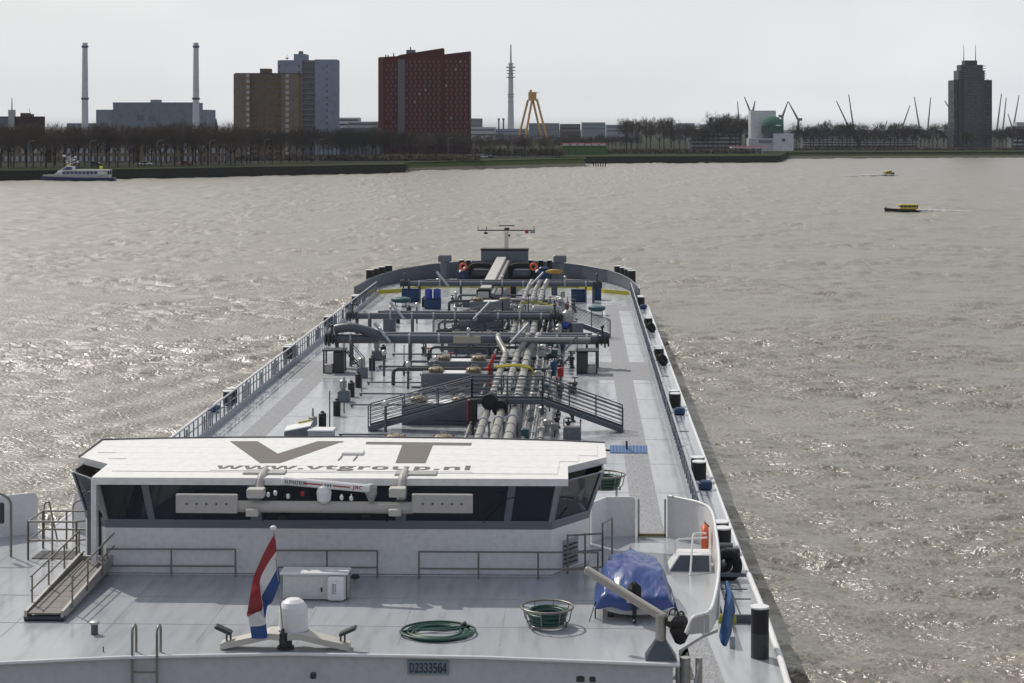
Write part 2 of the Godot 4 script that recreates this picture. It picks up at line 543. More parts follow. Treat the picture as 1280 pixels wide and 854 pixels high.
# ---------- water ----------
func axis_steps(lo: float, hi: float, a: float, b: float, fine: float, grow: float) -> PackedFloat32Array:
	# fine steps between a and b, growing outwards to lo and hi
	var left := []
	var x := a
	var s := fine
	while x > lo:
		s *= grow
		x -= s
		left.append(maxf(x, lo))
	left.reverse()
	var out := PackedFloat32Array(left)
	x = a
	while x < b:
		out.append(x)
		x += fine
	out.append(b)
	x = b
	s = fine
	while x < hi:
		s *= grow
		x += s
		out.append(minf(x, hi))
	return out
func water() -> void:
	var xs := axis_steps(-2600.0, 2600.0, -60.0, 62.0, 0.36, 1.018)
	# rows: fine near the barge, wider with distance where rows crowd together
	var zr := []
	var zz := -44.0
	while zz < 300.0:
		zr.append(minf(zz, 300.0))
		zz += clampf((zz + 44.0) * 0.05, 0.28, 20.0)
	zr.reverse()
	zz = -44.0
	while zz > -5200.0:
		zz -= clampf(zz * zz / 49000.0, 0.26, 90.0)
		zr.append(zz)
	zr.reverse()
	var zs := PackedFloat32Array(zr)
	var n1 := FastNoiseLite.new()
	n1.seed = 41
	n1.noise_type = FastNoiseLite.TYPE_SIMPLEX_SMOOTH
	n1.frequency = 0.66
	n1.fractal_octaves = 4
	n1.fractal_gain = 0.52
	var n2 := FastNoiseLite.new()
	n2.seed = 87
	n2.noise_type = FastNoiseLite.TYPE_SIMPLEX
	n2.frequency = 0.045
	n2.fractal_octaves = 2
	var nx := xs.size()
	var nz := zs.size()
	var V := PackedVector3Array(); V.resize(nx * nz)
	var N := PackedVector3Array(); N.resize(nx * nz)
	var U := PackedVector2Array(); U.resize(nx * nz)
	var C := PackedColorArray(); C.resize(nx * nz)
	var ca := cos(0.35)
	var sa := sin(0.35)
	for j in nz:
		var z := zs[j]
		for i in nx:
			var x := xs[i]
			# wind chop: crests run across the wind
			var p := x * ca + z * sa
			var q := -x * sa + z * ca
			var big := n2.get_noise_2d(p * 0.8, q)
			var v := n1.get_noise_2d(p * 0.55, q * 1.05)
			var mid := n2.get_noise_2d(p * 3.1 + 40.0, q * 4.4)
			# the barge's own waves fall away from its sides
			var side := maxf(maxf(x - 5.2, -18.4 - x), 0.0)
			var stir := 1.0 + (0.45 * exp(-side / 14.0) if z < -30.0 and z > -170.0 else 0.0)
			var h := 0.22 * stir * (0.6 - 1.4 * absf(v) + 0.5 * v) * (0.8 + 0.9 * big) + 0.10 * big + 0.15 * mid * (1.0 + 0.6 * big) * (1.0 + 0.4 * smoothstep(-140.0, -420.0, z))
			if side > 0.0 and z < -20.0:
				var back := z + 165.0 - side * 1.6
				if back > 0.0:
					h += 0.12 * exp(-side * 0.09) * sin(back * 0.55 - side * 0.9) * smoothstep(0.0, 25.0, back)
			if x > -18.4 and x < 4.9 and z < -31.0 and z > -160.0:
				h = -0.4
			var k := j * nx + i
			V[k] = Vector3(x, h, z)
			U[k] = Vector2(p, q)
			# a few breaking crests
			var fo := 0.0
			var c := 1.0
			if fo > 0.0:
				c = 1.0
			C[k] = Color(c, c, c)
	for j in nz:
		var j0 := maxi(j - 1, 0)
		var j1 := mini(j + 1, nz - 1)
		for i in nx:
			var i0 := maxi(i - 1, 0)
			var i1 := mini(i + 1, nx - 1)
			var a := V[j * nx + i1] - V[j * nx + i0]
			var b := V[j1 * nx + i] - V[j0 * nx + i]
			N[j * nx + i] = b.cross(a).normalized()
	var I := PackedInt32Array()
	I.resize((nx - 1) * (nz - 1) * 6)
	var w := 0
	for j in nz - 1:
		for i in nx - 1:
			var k := j * nx + i
			for e in [k, k + 1, k + nx + 1, k, k + nx + 1, k + nx]:
				I[w] = e
				w += 1
	var arr := []
	arr.resize(Mesh.ARRAY_MAX)
	arr[Mesh.ARRAY_VERTEX] = V
	arr[Mesh.ARRAY_NORMAL] = N
	arr[Mesh.ARRAY_TEX_UV] = U
	arr[Mesh.ARRAY_INDEX] = I
	var am := ArrayMesh.new()
	am.add_surface_from_arrays(Mesh.PRIMITIVE_TRIANGLES, arr)
	var m := mat("river", [0.205, 0.188, 0.15], 0.33, 0.0, null, 1.0, 0.62)
	var hn := FastNoiseLite.new()
	hn.seed = 11
	hn.noise_type = FastNoiseLite.TYPE_SIMPLEX_SMOOTH
	hn.frequency = 0.026
	hn.fractal_octaves = 4
	var ht := NoiseTexture2D.new()
	ht.width = 1024
	ht.height = 1024
	ht.seamless = true
	ht.noise = hn
	ht.as_normal_map = true
	ht.bump_strength = 8.0
	m.normal_enabled = true
	m.normal_texture = ht
	m.normal_scale = 1.0
	m.uv1_scale = Vector3(0.085, 0.15, 1.0)
	var o := MeshInstance3D.new()
	o.mesh = am
	structure(put_mesh(o, "river_water", "river", self))
	print("water ", nx, " x ", nz)

# ---------- land ----------
func land() -> void:
	# shore line from photograph rows at water level, then far back
	var line := []
	for q in [[-420, 262], [0, 226], [145, 224], [320, 220.3], [504, 216.2]]:
		line.append(PL(q[0], q[1], 0.0))
	var bank := [PL(506, 214.6, 0.0), PL(600, 211.8, 0.0), PL(700, 209.2, 0.0), PL(733, 208.4, 0.0)]
	var inlet := [PL(700, 204.6, 0.0), PL(975, 203.2, 0.0)]
	var far := [PL(985, 198.6, 0.0), PL(1280, 197.2, 0.0), PL(1700, 196.5, 0.0)]
	var g := S()
	var poly := []
	for p in line:
		poly.append(Vector2(p.x, p.z))
	for p in bank:
		poly.append(Vector2(p.x - 1.0, p.z - 9.0))
	poly.append(Vector2(-14.0, -766.0))
	for p in inlet:
		poly.append(Vector2(p.x, p.z))
	for p in far:
		poly.append(Vector2(p.x, p.z - 6.0))
	poly.append(Vector2(2500, -1150))
	poly.append(Vector2(2500, -6500))
	poly.append(Vector2(-2500, -6500))
	poly.append(Vector2(-2500, -400))
	prism(g, poly, -1.0, LAND, true, false, false)
	structure(put(g, "ground", "soil", self))
	# quay walls: vertical, with a coping
	var seg := func(called: String, pts: Array, h: float) -> void:
		var l := []
		var a := []
		var b := []
		for p in pts:
			l.append(Vector2(p.x, p.z))
			a.append(-1.0)
			b.append(h)
		var s := S()
		wall(s, l, a, b, 1.2)
		var o := put(s, called, "quay", self)
		structure(o)
	seg.call("quay_wall", line, LAND - 0.1)
	seg.call("quay_wall", [PL(504, 216.2, 0.0), PL(506, 214.6, 0.0) + Vector3(-1, 0, -9)], LAND - 0.1)
	seg.call("quay_wall", inlet, LAND - 0.1)
	seg.call("quay_wall", [inlet[1], far[0] + Vector3(0, 0, -6)], LAND - 0.3)
	# sloping banks with stones at the foot and grass above
	var slope := func(pts: Array, back: float) -> void:
		var s1 := S()
		var s2 := S()
		for i in pts.size() - 1:
			var a: Vector3 = pts[i]
			var b: Vector3 = pts[i + 1]
			var f := func(p: Vector3, t: float) -> Vector3: return p + Vector3(-1.0 * t, lerpf(-0.6, LAND + 0.05, t), -back * t)
			quad(s1, f.call(a, 0.0), f.call(b, 0.0), f.call(b, 0.5), f.call(a, 0.5))
			quad(s2, f.call(a, 0.5), f.call(b, 0.5), f.call(b, 1.02), f.call(a, 1.02))
		structure(put(s1, "stone_bank", "bank_stone", self))
		structure(put(s2, "grass_bank", "grass", self))
	slope.call(bank, 9.0)
	slope.call(far, 7.0)
	# strips of grass behind the quays
	var gs := S()
	for i in line.size() - 1:
		var a: Vector3 = line[i]
		var b: Vector3 = line[i + 1]
		var y := Vector3.UP * (LAND + 0.02)
		quad(gs, a + y + Vector3(0, 0, -4), b + y + Vector3(0, 0, -4), b + y + Vector3(0, 0, -22), a + y + Vector3(0, 0, -22))
	for pr in [[bank, -9.5, -40.0], [inlet, -6.0, -34.0], [far, -7.0, -40.0]]:
		for i in pr[0].size() - 1:
			var a: Vector3 = pr[0][i]
			var b: Vector3 = pr[0][i + 1]
			var y := Vector3.UP * (LAND + 0.02)
			quad(gs, a + y + Vector3(0, 0, pr[1]), b + y + Vector3(0, 0, pr[1]), b + y + Vector3(0, 0, pr[2]), a + y + Vector3(0, 0, pr[2]))
	structure(put(gs, "grass_strip", "grass", self))

# ---------- the barge: hull, decks, bulwark ----------
func bow_line() -> Array:
	# deck edge from starboard amidships round the bow to port: [half width, z, bulwark top]
	var half := [[11.8, -142.0, 2.75], [11.5, -148.5, 2.95], [11.0, -154.61, 3.1], [10.4, -157.93, 3.2], [9.2, -162.28, 3.32], [6.75, -165.6, 3.5], [4.25, -167.01, 3.62], [1.6, -167.64, 3.7]]
	var out := []
	for h in half:
		out.append([CX - 0.2 + h[0] * 1.0 + (0.2 if h[1] > -145.0 else 0.0), h[1], h[2]])
	for i in range(half.size() - 1, -1, -1):
		out.append([CX - 0.2 - half[i][0] + (0.2 if half[i][1] > -145.0 else 0.0), half[i][1], half[i][2]])
	return out
func barge() -> void:
	var o := thing("tanker_barge", "long pale grey tanker barge heading up the muddy river", "barge", Vector3.ZERO)
	var bow := bow_line()
	var edge := [Vector2(CX + 9.0, -29.39), Vector2(CX + 11.4, -33.86), Vector2(CX + 11.8, -40.89)]
	for b in bow:
		edge.append(Vector2(b[0], b[1]))
	edge.append_array([Vector2(CX - 11.8, -40.89), Vector2(CX - 11.4, -33.86), Vector2(CX - 9.0, -29.39)])
	var s := S()
	prism(s, edge, -1.2, DK - 0.02, false, true)
	put(s, "hull", "hull_side", o)
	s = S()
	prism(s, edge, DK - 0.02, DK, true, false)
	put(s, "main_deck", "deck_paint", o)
	# foredeck a step higher, with a yellow edge
	var step := [Vector2(CX + 10.8, -152.82), Vector2(CX + 8.6, -154.87), Vector2(CX + 6.4, -159.72), Vector2(CX - 6.4, -159.72), Vector2(CX - 8.6, -154.87), Vector2(CX - 11.2, -152.82)]
	var fd := step.duplicate()
	for i in range(bow.size() - 3, 1, -1):
		fd.append(Vector2(CX + (bow[i][0] - CX) * 0.985, bow[i][1] * 0.9985))
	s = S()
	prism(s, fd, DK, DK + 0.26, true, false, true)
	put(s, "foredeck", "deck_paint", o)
	s = S()
	var hh := []
	var h0 := []
	for i in step.size():
		hh.append(DK + 0.30); h0.append(DK)
	wall(s, step, h0, hh, 0.1)
	put(s, "deck_step", "yellow", o, "yellow painted step along the foredeck")
	# bow bulwark
	s = S()
	var l := []
	var a := []
	var t := []
	for i in range(1, bow.size() - 1):
		var b: Array = bow[i]
		l.append(Vector2(b[0], b[1])); a.append(DK - 0.3); t.append(b[2])
	wall(s, l, a, t, 0.12)
	put(s, "bulwark", "hull_grey", o)
	s = S()
	var cap := []
	for i in l.size():
		cap.append(Vector3(l[i].x, t[i] + 0.02, l[i].y))
	tube(s, cap, 0.08, 6)
	put(s, "bulwark_rail", "hull_grey", o)
	# coamings that carry the side railings
	for x in [4.06, -16.92]:
		s = S()
		box(s, Vector3(x, DK + 0.16, -101.2), Vector3(0.14, 0.32, 103.4))
		put(s, "coaming", "grey_light", o)
	# rubbing edge along the hull
	for sd in [1, -1]:
		s = S()
		tube(s, [Vector3(CX + sd * 11.84, DK - 0.02, -39.61), Vector3(CX + sd * 11.84, DK - 0.02, -144.39)], 0.07, 6)
		put(s, "rubbing_edge", "white_paint", o)
	# grey anti-slip walkways painted on the deck
	for q in [[1.84, 2.87, -144.39, -46.64], [-15.35, -14.25, -144.39, -47.92]]:
		s = S()
		box(s, Vector3((q[0] + q[1]) / 2, DK + 0.002, (q[2] + q[3]) / 2), Vector3(q[1] - q[0], 0.008, q[3] - q[2]))
		put(s, "walkway_strip", "antislip", o)
	for q in [[2.875, 3.98, -109.38, -101.71], [0.2, 1.835, -109.38, -101.71], [-17.04, -15.355, -109.38, -101.71], [-14.245, -12.6, -109.38, -101.71], [2.875, 3.98, -143.11, -140.04], [-17.04, -15.355, -143.11, -140.04], [-16.0, 2.5, -150.27, -147.97]]:
		s = S()
		box(s, Vector3((q[0] + q[1]) / 2, DK + 0.002, (q[2] + q[3]) / 2), Vector3(q[1] - q[0], 0.008, q[3] - q[2]))
		put(s, "walkway_strip", "antislip", o)
	# aft walkway strip bends round the deckhouse
	var outer := []
	var inner := []
	for i in 12:
		var u := float(i) / 11.0
		outer.append(Vector2(3.35 + 0.35 * sin(u * PI * 0.5), -52.64 + 10.9 * u))
		inner.append(Vector2(2.3, -52.64 + 10.9 * u))
	inner.reverse()
	s = S()
	prism(s, outer + inner, DK + 0.001, DK + 0.006)
	put(s, "walkway_strip", "antislip", o)
	# plate seams, raised weld beads
	for z in range(-143, -51, 6):
		s = S()
		box(s, Vector3(CX, DK + 0.001, z + 0.6), Vector3(21.2, 0.012, 0.02))
		put(s, "weld_seam", "deck_paint", o)
	# deckhouse below the roof deck
	var dh := [Vector2(-15.2, -33.99), Vector2(-11.1, -34.69), Vector2(-8.8, -35.16), Vector2(-5.7, -35.5), Vector2(-1.9, -35.39), Vector2(1.75, -35.07), Vector2(1.75, -45.49), Vector2(-15.2, -45.49)]
	s = S()
	prism(s, dh, DK, UD - 0.06, false, false)
	put(s, "deckhouse_wall", "wall_grey", o)
	var rd := [Vector2(-15.6, -33.86), Vector2(-11.1, -34.6), Vector2(-8.8, -35.07), Vector2(-5.7, -35.42), Vector2(-1.9, -35.32), Vector2(1.88, -34.96)]
	rd.append_array([Vector2(1.9, -35.9), Vector2(2.45, -37.0)])
	for q in wing_line().slice(3):
		rd.append(q)
	rd.append_array([Vector2(-14.2, -45.94), Vector2(-15.6, -44.47)])
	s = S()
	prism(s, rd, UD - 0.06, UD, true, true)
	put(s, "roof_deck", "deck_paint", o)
	for x in range(-14, 2, 2):
		s = S(); box(s, Vector3(x + 0.4, UD + 0.001, -40.4), Vector3(0.018, 0.01, 8.6)); put(s, "weld_seam", "deck_paint", o)
	for z in [-37.4, -39.6]:
		s = S(); box(s, Vector3(-6.6, UD + 0.0015, z), Vector3(17.0, 0.01, 0.018)); put(s, "weld_seam", "deck_paint", o)
	s = S()
	var lip := []
	for i in 6:
		lip.append(Vector3(rd[i].x, UD - 0.01, rd[i].y + 0.01))
	tube(s, lip, 0.035, 8)
	put(s, "deck_edge", "white_paint", o)
	# door sill panels and frames on the deckhouse side, pipes and a strut at the corner
	for x in [[2.02, 0.10], [2.28, 0.07], [1.88, 0.05]]:
		s = S()
		cyl(s, Vector3(x[0], DK, -35.65), Vector3(x[0], UD - 0.06, -35.65), x[1], x[1], 12)
		put(s, "drain_pipe", "galvanised", o)
	s = S()
	tube(s, [Vector3(1.85, UD - 1.6, -34.5), Vector3(2.3, UD - 0.1, -35.65)], 0.03, 6)
	put(s, "strut", "galvanised", o)

func wing_line() -> Array:
	# outer edge of the starboard wing of the roof deck, from aft to forward
	return [Vector2(1.98, -34.69), Vector2(2.3, -34.76), Vector2(2.5, -35.27), Vector2(2.78, -37.44), Vector2(2.95, -39.48), Vector2(3.08, -42.17), Vector2(3.12, -44.21), Vector2(2.9, -45.11), Vector2(2.25, -45.81), Vector2(0.2, -45.94)]

# ---------- wheelhouse ----------
func wheelhouse() -> void:
	var o := thing("wheelhouse", "wide white wheelhouse with slanting dark windows and lettered flat roof", "wheelhouse", Vector3(-5.75, UD, -43.32))
	T = Transform3D(Basis(), Vector3(5.75, -UD, 43.32))
	# plan of the lower walls
	var plan := [Vector2(-10.82, -41.53), Vector2(-0.66, -41.68), Vector2(0.2, -43.0), Vector2(0.2, -44.98), Vector2(-11.55, -44.72), Vector2(-11.55, -42.55)]
	var y1 := 6.86
	var s := S()
	prism(s, plan, UD, y1, false, false)
	put(s, "lower_wall", "white_paint", o)
	# sill band and slanting windows: the top edge leans out
	var y2 := 7.04
	var y3 := 7.99
	var plan_top := [Vector2(-10.98, -41.2), Vector2(-0.47, -41.3), Vector2(0.55, -42.68), Vector2(0.5, -45.13), Vector2(-11.8, -44.79), Vector2(-11.8, -42.23)]
	var ring := func(t: float, y: float) -> Array:
		var r := []
		for i in 6:
			var q: Vector2 = plan[i].lerp(plan_top[i], t)
			r.append(Vector3(q.x, y, q.y))
		return r
	var r1: Array = ring.call(0.0, y1)
	var r2: Array = ring.call(0.1, y2)
	var r3: Array = ring.call(1.0, y3)
	s = S()
	for i in 6:
		var j := (i + 1) % 6
		quad(s, r1[i], r1[j], r2[j], r2[i])
	put(s, "sill_band", "window_grey", o)
	# each face: panes between mullions
	var cuts := [[0.0, 0.008, 0.100, 0.113, 0.329, 0.352, 0.652, 0.673, 0.893, 0.906, 0.992, 1.0], [0.0, 0.05, 0.93, 1.0], [0.0, 0.05, 0.95, 1.0], [0.0, 0.02, 0.24, 0.26, 0.49, 0.51, 0.74, 0.76, 0.98, 1.0], [0.0, 0.05, 0.95, 1.0], [0.0, 0.06, 0.95, 1.0]]
	for i in 6:
		var j := (i + 1) % 6
		var cu: Array = cuts[i]
		var out: Vector3 = ((r2[j] - r2[i]) as Vector3).cross(r3[i] - r2[i]).normalized()
		for k in cu.size() - 1:
			var a: Vector3 = r2[i].lerp(r2[j], cu[k])
			var b: Vector3 = r2[i].lerp(r2[j], cu[k + 1])
			var c: Vector3 = r3[i].lerp(r3[j], cu[k + 1])
			var d: Vector3 = r3[i].lerp(r3[j], cu[k])
			s = S()
			if k % 2 == 1:
				var inn := -out * 0.03
				hexa(s, [a + inn - out * 0.02, b + inn - out * 0.02, b + inn, a + inn, d + inn - out * 0.02, c + inn - out * 0.02, c + inn, d + inn])
				var fr := S()
				for e in [[a, b], [d, c], [a, d], [b, c]]:
					cyl(fr, e[0] - out * 0.015, e[1] - out * 0.015, 0.018, 0.018, 6)
				var w := put(s, "window", "glass_dark", o)
				put(fr, "frame", "window_grey", w)
			else:
				var inn := -out * 0.08
				hexa(s, [a + inn, b + inn, b, a, d + inn, c + inn, c, d])
				put(s, "mullion", "window_grey" if i != 0 or (k > 0 and k < 10) else "galvanised", o)
	# wipers parked on the aft windows
	for x in [-9.2, -7.2, -4.4, -2.2]:
		s = S()
		cyl(s, Vector3(x, 7.06, -41.46), Vector3(x + 0.5, 7.62, -41.24), 0.012, 0.01, 5)
		cyl(s, Vector3(x + 0.28, 7.55, -41.27), Vector3(x + 0.72, 7.69, -41.21), 0.012, 0.012, 5)
		put(s, "wiper", "black", o)
	# inside: floor, console, dark ceiling
	s = S()
	prism(s, plan, UD + 0.02, UD + 0.04)
	box(s, Vector3(-5.6, 6.3, -43.83), Vector3(5.5, 0.9, 0.8))
	for x in [-7.2, -5.6, -4.0]:
		bbox(s, Vector3(x, 6.75, -42.81), Vector3(0.6, 1.1, 0.5), 0.06)
	put(s, "console", "interior", o)
	# roof
	var rp := [Vector2(-10.93, -40.75), Vector2(-10.99, -42.40), Vector2(-11.90, -43.30), Vector2(-11.97, -45.58), Vector2(-10.56, -45.86), Vector2(-8.78, -46.07), Vector2(-5.77, -46.25), Vector2(-2.53, -46.14), Vector2(-0.52, -45.90), Vector2(0.59, -45.65), Vector2(0.61, -43.71), Vector2(-0.30, -42.50), Vector2(-0.28, -40.96)]
	s = S()
	prism(s, rp, 7.99, 8.15, true, true)
	put(s, "roof", "roof_white", o)
	# low roof panels with open joints
	for k in 5:
		var za := -41.5 - k * 0.78
		s = S()
		box(s, Vector3(-5.6, 8.156, za - 0.38), Vector3([10.15, 10.2, 11.1, 12.0, 12.0][k], 0.014, 0.765))
		put(s, "roof_panel", "roof_white", o)
	s = S()
	var gut := []
	for i in range(2, 10):
		gut.append(Vector3(rp[i].x, 8.145, rp[i].y - 0.02))
	tube(s, gut, 0.04, 6)
	put(s, "gutter", "grey_dark", o)
	# lettering on the roof
	s = S()
	prism(s, [Vector2(-8.73, -45.48), Vector2(-8.04, -45.51), Vector2(-7.25, -43.80), Vector2(-6.54, -45.57), Vector2(-5.89, -45.59), Vector2(-6.99, -42.56), Vector2(-7.45, -42.54)], 8.163, 8.168)
	put(s, "letter_v", "letter_grey", o)
	s = S()
	prism(s, [Vector2(-5.32, -45.53), Vector2(-2.69, -45.47), Vector2(-2.69, -45.08), Vector2(-3.63, -45.09), Vector2(-3.61, -42.68), Vector2(-4.31, -42.66), Vector2(-4.39, -45.13), Vector2(-5.30, -45.16)], 8.163, 8.168)
	put(s, "letter_t", "letter_grey", o)
	s = S()
	box(s, Vector3(-5.45, 8.166, -41.62), Vector3(6.0, 0.004, 0.02))
	put(s, "letter_rule", "letter_grey", o)
	text_on("web_address", "www.vtgroup.nl", "letter_grey", o, 5.85, 0.70, 0.006, Transform3D(Basis(Vector3.UP, 0.008) * Basis(Vector3.RIGHT, -PI / 2), T * Vector3(-5.46, 8.167, -42.02)))
	# roof hatch lid
	s = S()
	bbox(s, Vector3(-5.45, 8.2, -43.85), Vector3(0.52, 0.06, 0.42), 0.015)
	put(s, "roof_hatch", "roof_white", o)
	s = S()
	for x in [-5.66, -5.3]:
		tube(s, [Vector3(x, 8.18, -43.5), Vector3(x - 0.02, 8.18, -42.9)], 0.012, 5)
	put(s, "hatch_cable", "grey_dark", o)
	# two roof steps where the radar arm is hinged
	for x in [-7.15, -3.72]:
		s = S()
		bbox(s, Vector3(x, 8.17, -41.42), Vector3(0.95, 0.05, 0.42), 0.012)
		put(s, "hinge_plate", "galvanised", o)
	# door with a dark pane in the port side, vent panel and door to starboard
	s = S()
	box(s, Vector3(0.13, 6.35, -43.96), Vector3(0.18, 1.0, 0.7))
	put(s, "door", "white_paint", o)
	s = S()
	box(s, Vector3(-0.25, 6.22, -42.32), Vector3(0.62, 0.62, 0.06), Basis(Vector3.UP, 0.99))
	var vp := put(s, "vent_panel", "grey_light", o)
	s = S()
	for k in 5:
		box(s, Vector3(-0.235, 6.0 + k * 0.1, -42.27), Vector3(0.5, 0.03, 0.06), Basis(Vector3.UP, 0.99))
	put(s, "vent_slat", "grey_dark", vp)
	s = S()
	box(s, Vector3(-11.2, 6.7, -41.99), Vector3(0.08, 1.75, 0.7), Basis(Vector3.UP, 0.62))
	put(s, "door", "grey_dark", o)
	# post under the port corner of the roof
	s = S()
	box(s, Vector3(-10.98, 6.9, -41.2), Vector3(0.12, 2.25, 0.2))
	put(s, "corner_post", "white_paint", o)
	T = Transform3D()

	# ----- radar arm across the windows -----
	var ra := thing("radar_arm", "beige radar arm hinged on the wheelhouse roof with plates at both ends", "radar arm", Vector3(-5.45, 7.75, -40.6))
	T = Transform3D(Basis(), -ra.position)
	s = S()
	var ay := 7.76
	cyl(s, PZ(296, 633, -40.6), PZ(516, 635, -40.6), 0.13, 0.13, 16)
	put(s, "arm_tube", "tan_arm", ra)
	for q in [[220, 297], [515, 591]]:
		s = S()
		var a := PZ(q[0], 641, -40.47)
		var b := PZ(q[1], 618, -40.47)
		bbox(s, (a + b) / 2, Vector3(absf(b.x - a.x), absf(b.y - a.y), 0.1), 0.015)
		var pl := put(s, "end_plate", "tan_arm", ra)
		for k in 5:
			s = S()
			ball(s, Vector3(lerpf(a.x, b.x, 0.18 + 0.16 * k), (a.y + b.y) / 2, -40.41), Vector3(0.022, 0.022, 0.012), 5, 8)
			put(s, "bolt", "grey_dark", pl)
	for px in [326, 503]:
		s = S()
		var p := PZ(px, 606, -40.9)
		tube(s, bend([Vector3(p.x, 8.2, -41.5), Vector3(p.x, 8.15, -40.85), Vector3(p.x, 7.75, -40.6)], 0.15), 0.1, 4)
		put(s, "bracket", "tan_arm", ra)
	for q in [[320, 616, 0.42, 0.22], [316, 640, 0.3, 0.18], [497, 615, 0.4, 0.22], [494, 640, 0.3, 0.16]]:
		s = S()
		var p := PZ(q[0], q[1], -40.47)
		bbox(s, p, Vector3(q[2] * 0.9, q[3] * 0.9, 0.3), 0.015)
		put(s, "lamp_box", "mast_beige", ra)
	for q in [[335, 619], [344, 617], [360, 621], [378, 618], [427, 623], [439, 624]]:
		s = S()
		var p := PZ(q[0], q[1], -40.6)
		cyl(s, Vector3(p.x, 7.85, p.z), p, 0.015, 0.015, 6)
		lathe(s, p, [Vector2(0.03, -0.04), Vector2(0.045, 0.0), Vector2(0.04, 0.05), Vector2(0.0, 0.07)], 10)
		put(s, "small_antenna", "red" if q[0] == 378 else "scanner_white", ra)
	s = S()
	var hp := PZ(464, 612, -40.53)
	lathe(s, hp, [Vector2(0.05, -0.28), Vector2(0.13, -0.1), Vector2(0.13, 0.06), Vector2(0.08, 0.12), Vector2(0.0, 0.14)], 14)
	put(s, "horn", "galvanised", ra)
	for q in [[353, 646], [458, 645]]:
		s = S()
		var p := PZ(q[0], q[1], -40.6)
		ball(s, p, Vector3(0.17, 0.07, 0.1))
		cyl(s, p, p + Vector3(0, 0.14, 0), 0.03, 0.03, 6)
		put(s, "deck_lamp", "black", ra)
	# the turning scanner on its gearbox
	var pr := PZ(405, 620, -40.53)
	s = S()
	lathe(s, pr, [Vector2(0.06, -0.17), Vector2(0.15, -0.1), Vector2(0.17, 0.08), Vector2(0.13, 0.2), Vector2(0.08, 0.24), Vector2(0.0, 0.24)], 14)
	put(s, "scanner_gearbox", "scanner_white", ra)
	s = S()
	var sa := PZ(352, 601, -40.73)
	var sb := PZ(462, 611, -40.34)
	var sd := (sb - sa).normalized()
	var bs := Basis(sd, sd.cross(Vector3(0, 0, -1)).cross(sd).normalized() * 0, Vector3.ZERO)
	var sx := sd
	var szv := sx.cross(Vector3.UP).normalized()
	var sy := szv.cross(sx).normalized()
	bs = Basis(sx, sy, szv)
	var sc := (sa + sb) / 2
	bbox(s, sc, Vector3(sa.distance_to(sb), 0.17, 0.11), 0.03, bs)
	var scn := put(s, "scanner", "scanner_white", ra)
	var face := Transform3D(bs, T * sc)
	var fz := 0.0565
	s = S()
	for q in [[-0.30, 0.45], [0.36, 0.40]]:
		box(s, sc + bs * Vector3(q[0] + 0.03, 0.0, fz), Vector3(q[1], 0.028, 0.006), bs)
	put(s, "stripe", "red_trim", scn)
	s = S()
	for k in 3:
		box(s, sc + bs * Vector3(0.02 + 0.06 * k, 0.0, fz), Vector3(0.03, 0.05, 0.006), bs)
	put(s, "mark", "black", scn)
	text_on("maker_name", "ALPHATRON", "letter_grey", scn, 0.52, 0.085, 0.006, face * Transform3D(Basis(), Vector3(-0.68, 0.0, fz)))
	text_on("maker_name", "JRC", "red_trim", scn, 0.24, 0.1, 0.006, face * Transform3D(Basis(), Vector3(0.76, 0.0, fz)))
	T = Transform3D()

